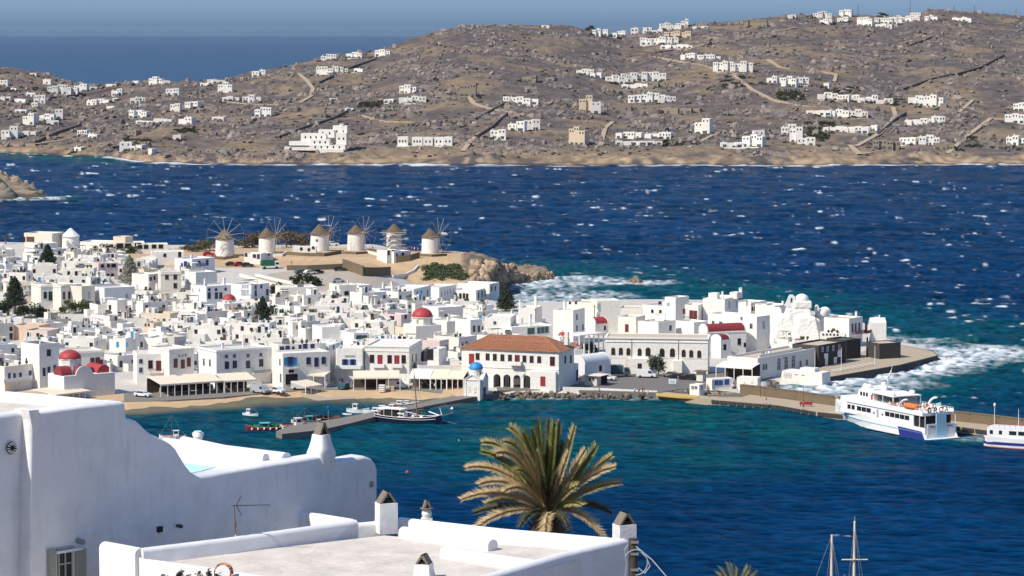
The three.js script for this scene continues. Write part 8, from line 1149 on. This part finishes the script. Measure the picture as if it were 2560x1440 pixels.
{
seed(606);
const openG={},open=(w,h)=>openG[w.toFixed(1)+h.toFixed(1)]??=new MB().box(0,0,0,w,h,0.12).build();
for(const v of VILLAS.split(';')){
const m=/^(\d+) (\d+) (\d+) (\d+)(\w?)$/.exec(v),[cx,by,w,h]=m.slice(1,5).map(Number),key=m[5],p=onHill(cx,by),k=F / -p.z,W=w / k*1.12,Hh=Math.max(3,h / k*1.12),wall=key==='s'?M.villaStone:key==='c'?M.villaCream:rnd()<0.75?M.white:M.white2;
const t=thing('hillside_house','','house',p,rr(-0.5,0.12),'houses scattered over the far hillside'),n=clamp(Math.round(W / 5.2),1,6),flatRow=Hh<4.2||key==='s';let x=-W / 2,tall=0;
for(let i=0;i<n;i++){
const bw=W / n*rr(0.85,1.15),hh=flatRow?Hh*rr(0.8,1):Hh*(i===Math.floor(n / 2)?1:rr(0.7,1)),dz=-rr(0,4),dep=rr(5,8),b=new MB(),r=blockWalls(b,bw,hh+4,dep,0.35,0.3,x+bw / 2,-4,dz),wl=part('wall',b.build(),wall,t);part('roof',roofQuad(new MB(),r).build(),key?M.roofTan:M.roofPale,wl);
const dark=key==='s'?0.9:0.72;if(rnd()<dark){const ow=Math.min(bw*0.62,rr(1.4,4)),o=part('opening',open(Math.round(ow*2)/ 2,1.9),M.paneGrey,t);o.position.set(x+bw / 2+rr(-0.1,0.1)*bw,0.25,dz+0.02);}if(hh>5)for(const s of[-0.24,0.22]){const o=part('window',open(0.9,1.2),M.pane,t);o.position.set(x+bw*(0.5+s),hh-2.3,dz+0.02);}if(rnd()<0.25&&!key){const c=new MB().box(x+bw*0.3,hh,dz-1,0.7,1.2,0.7);part('chimney',c.build(),wall,wl);}x+=bw*0.97;
}
if(!key&&W>9&&rnd()<0.7){const b=new MB().box(rr(-2,2),-4,2.2,W*rr(0.7,1.05),4.2,4.5);part('terrace',b.build(),rnd()<0.55?M.villaStone:M.white2,t);if(rnd()<0.5){const c=new MB().box(rr(-1,1),2.4,1.6,W*0.4,0.14,2.6);for(const s of[-1,1])c.box(s*W*0.18,0,2.7,0.2,2.5,0.2);part('pergola',c.build(),M.whitePaint,t).userData.kind='stuff';}}
villas.push({g:t,w:W,h:Hh,key,c:[cx,by-h / 2],n});
}

const complex=(name,label,foot,blocks,m)=>{const p=onHill(...foot),k=F / -p.z,t=thing(name,label,name==='hotel'?'hotel':'house',p,-0.12);for(const[bx,by,bw,bh,z,ww]of blocks){const b=new MB(),W=bw / k,H2=bh / k,r=blockWalls(b,W,H2,6,0.4,0.3,(bx-foot[0])/ k,(foot[1]-by)/ k,z);const wl=part('wall',b.build(),m,t);part('roof',roofQuad(new MB(),r).build(),M.roofPale,wl);for(let i=0;i<ww;i++){const o=part('window',open(1.0,1.5),M.pane,t);o.position.set((bx-foot[0]+(i-(ww-1)/ 2)*bw / Math.max(ww,2)*0.85)/ k,(foot[1]-by)/ k+H2*0.42,z+0.02);}}return t;};
complex('hotel','stepped wedge shaped white hotel close to the shore, with taller right end',[800,380],[[845,345,36,30,-9,2],[848,345,8,34,-8.8,0],[812,345,40,20,-6,2],[852,362,26,30,-3,2],[780,356,64,22,-5,4],[800,366,48,18,0,3],[755,364,70,10,-2,0],[820,376,90,14,2,5],[750,376,80,8,1,0],[832,384,60,12,4,0]],M.white);
complex('row_house','row of five white cube houses with dark gaps above the shore',[1062,366],[[1006,366,26,24,0,3],[1042,366,26,23,-1,3],[1070,366,24,23,0,2],[1096,366,24,23,-1,2],[1120,366,22,24,0,2],[1062,372,140,8,2.5,0]],M.white);
const by=new Map();for(const h of villas){let best=null;for(const m of HMARKS){const dx=h.c[0]-m[1],dy=h.c[1]-m[2],r=Math.hypot(dx,dy*2);if(!best||r<best[0])best=[r,m[0],dx,dy];}const[r,m,dx,dy]=best,side=Math.abs(dx)>Math.abs(dy)*1.6?(dx<0?'left of':'right of'):dy<0?'above':'below',look=`${h.w > 16 ? 'long' : h.h > 6.5 ? 'tall' : 'small'} ${h.key === 's' ? 'bare stone' : h.key === 'c' ? 'cream' : 'white'} villa`,key=look+side+m;h.r=r;h.text=[look,side,m];(by.get(key)??by.set(key,[]).get(key)).push(h);}
for(const l of by.values())l.sort((a,b)=>a.r-b.r).forEach((h,i)=>{h.g.userData.label=`${h.text[0]}${h.n > 1 ? ' of ' + ['', '', 'two', 'three', 'four', 'five', 'six'][h.n] + ' blocks' : ''}, ${ORD[i]}closest ${h.text[1]} ${h.text[2]}`.replace('the big ridge house on the saddle','the big saddle house');});
}
{
seed(707);const ms=[],cs=[],qn=new THREE.Quaternion(),spot=()=>{const u=rr(-150,2700),ds=EYE*F / (shoreY(u)-75),d=mix(ds,crestD(u),0.02+rnd()*0.99),x=(u-1280)/ F*d*cP;return V(x,far(x,-d),-d);};
for(let k=0;k<40000&&ms.length<13000;k++){const p=spot(),r=farRough(p.x,p.z);if(rnd()>0.08+r*0.9)continue;const s=0.55+Math.pow(rnd(),5)*2.2;ms.push(new THREE.Matrix4().compose(p.setY(p.y+s*0.25),qn.setFromEuler(new THREE.Euler(rr(0,3),rr(0,6),rr(0,3))),V(s*rr(0.9,1.7),s*rr(0.6,1),s)));const c=rr(0.6,1.25);cs.push(lin(c,c*0.97,c*0.95));}
instanced('hillside_boulders','grey brown granite boulders strewn over the far hillside','boulders',boulderGeo(8),mat('granite',0.24,0.205,0.18,0.95),ms,cs);
const bm=[],bc=[],bush=leafCloud(46,()=>{const a=rr(0,6.28),e=Math.acos(rr(-0.1,1)),r=Math.pow(rnd(),0.4);return[Math.cos(a)*Math.sin(e)*r*1.2,Math.cos(e)*r*0.8,Math.sin(a)*Math.sin(e)*r*1.2];},0.36).build(),put=(p,s)=>{bm.push(new THREE.Matrix4().compose(p,qn.setFromEuler(new THREE.Euler(0,rr(0,6),0)),V(s,s*rr(0.6,1),s)));const c=rr(0.6,1.3);bc.push(lin(c,c,c));};
for(let k=0;k<2600;k++)put(spot(),rr(0.6,1.7));for(const v of villas)for(let k=0;k<4;k++)put(v.g.position.clone().add(V(rr(-0.8,0.8)*v.w,0.2,rr(-9,6))).setY(0).add(V(0,0,0)),rr(1,2.2));
for(const[x,y,rx,ry,n]of[[1980,240,34,10,60],[2050,322,36,14,60],[2040,345,30,8,30],[2115,228,50,8,40],[1850,202,40,10,30],[1540,205,14,8,16],[285,372,20,6,26],[465,328,24,6,26],[2235,250,20,14,30],[1830,212,30,8,20],[2430,355,14,12,18],[925,262,30,6,26],[2045,40,22,6,24],[2100,58,26,5,20],[2205,40,14,6,12],[1475,72,10,6,10],[345,352,40,6,20],[60,225,60,5,26],[1700,360,50,6,20]])for(let k=0;k<n;k++)put(onHill(x+rr(-rx,rx),y+rr(-ry,ry)),rr(1.3,3));
bm.forEach((m)=>{const e=m.elements;if(e[13]===0||e[13]<0.5)e[13]=far(e[12],e[14])+0.2;});
instanced('hillside_scrub','low dark green and brown scrub over the far hillside','scrub',bush,mat('hill_scrub',0.045,0.05,0.026,0.95),bm,bc);
}
for(const[x,y,h,l]of[[2145,40,15,'thin radio mast beside the white houses on the right ridge'],[2275,34,20,'lattice radio mast at the top of the right ridge'],[2436,30,9,'power pole on the bare ridge at the far right'],[2385,28,8,'power pole on the ridge left of the far right one'],[2540,40,10,'power pole at the right end of the ridge line']]){const t=thing('radio_mast',l,'mast',onHill(x,y+3)),b=new MB();b.bar([0,-2,0],[0,h,0],0.35,0.15,4).bar([-0.9,h*0.9,0],[0.9,h*0.9,0],0.12,0.12,4);part('shaft',b.build(),M.iron,t);}

renderer.render(scene,camera);
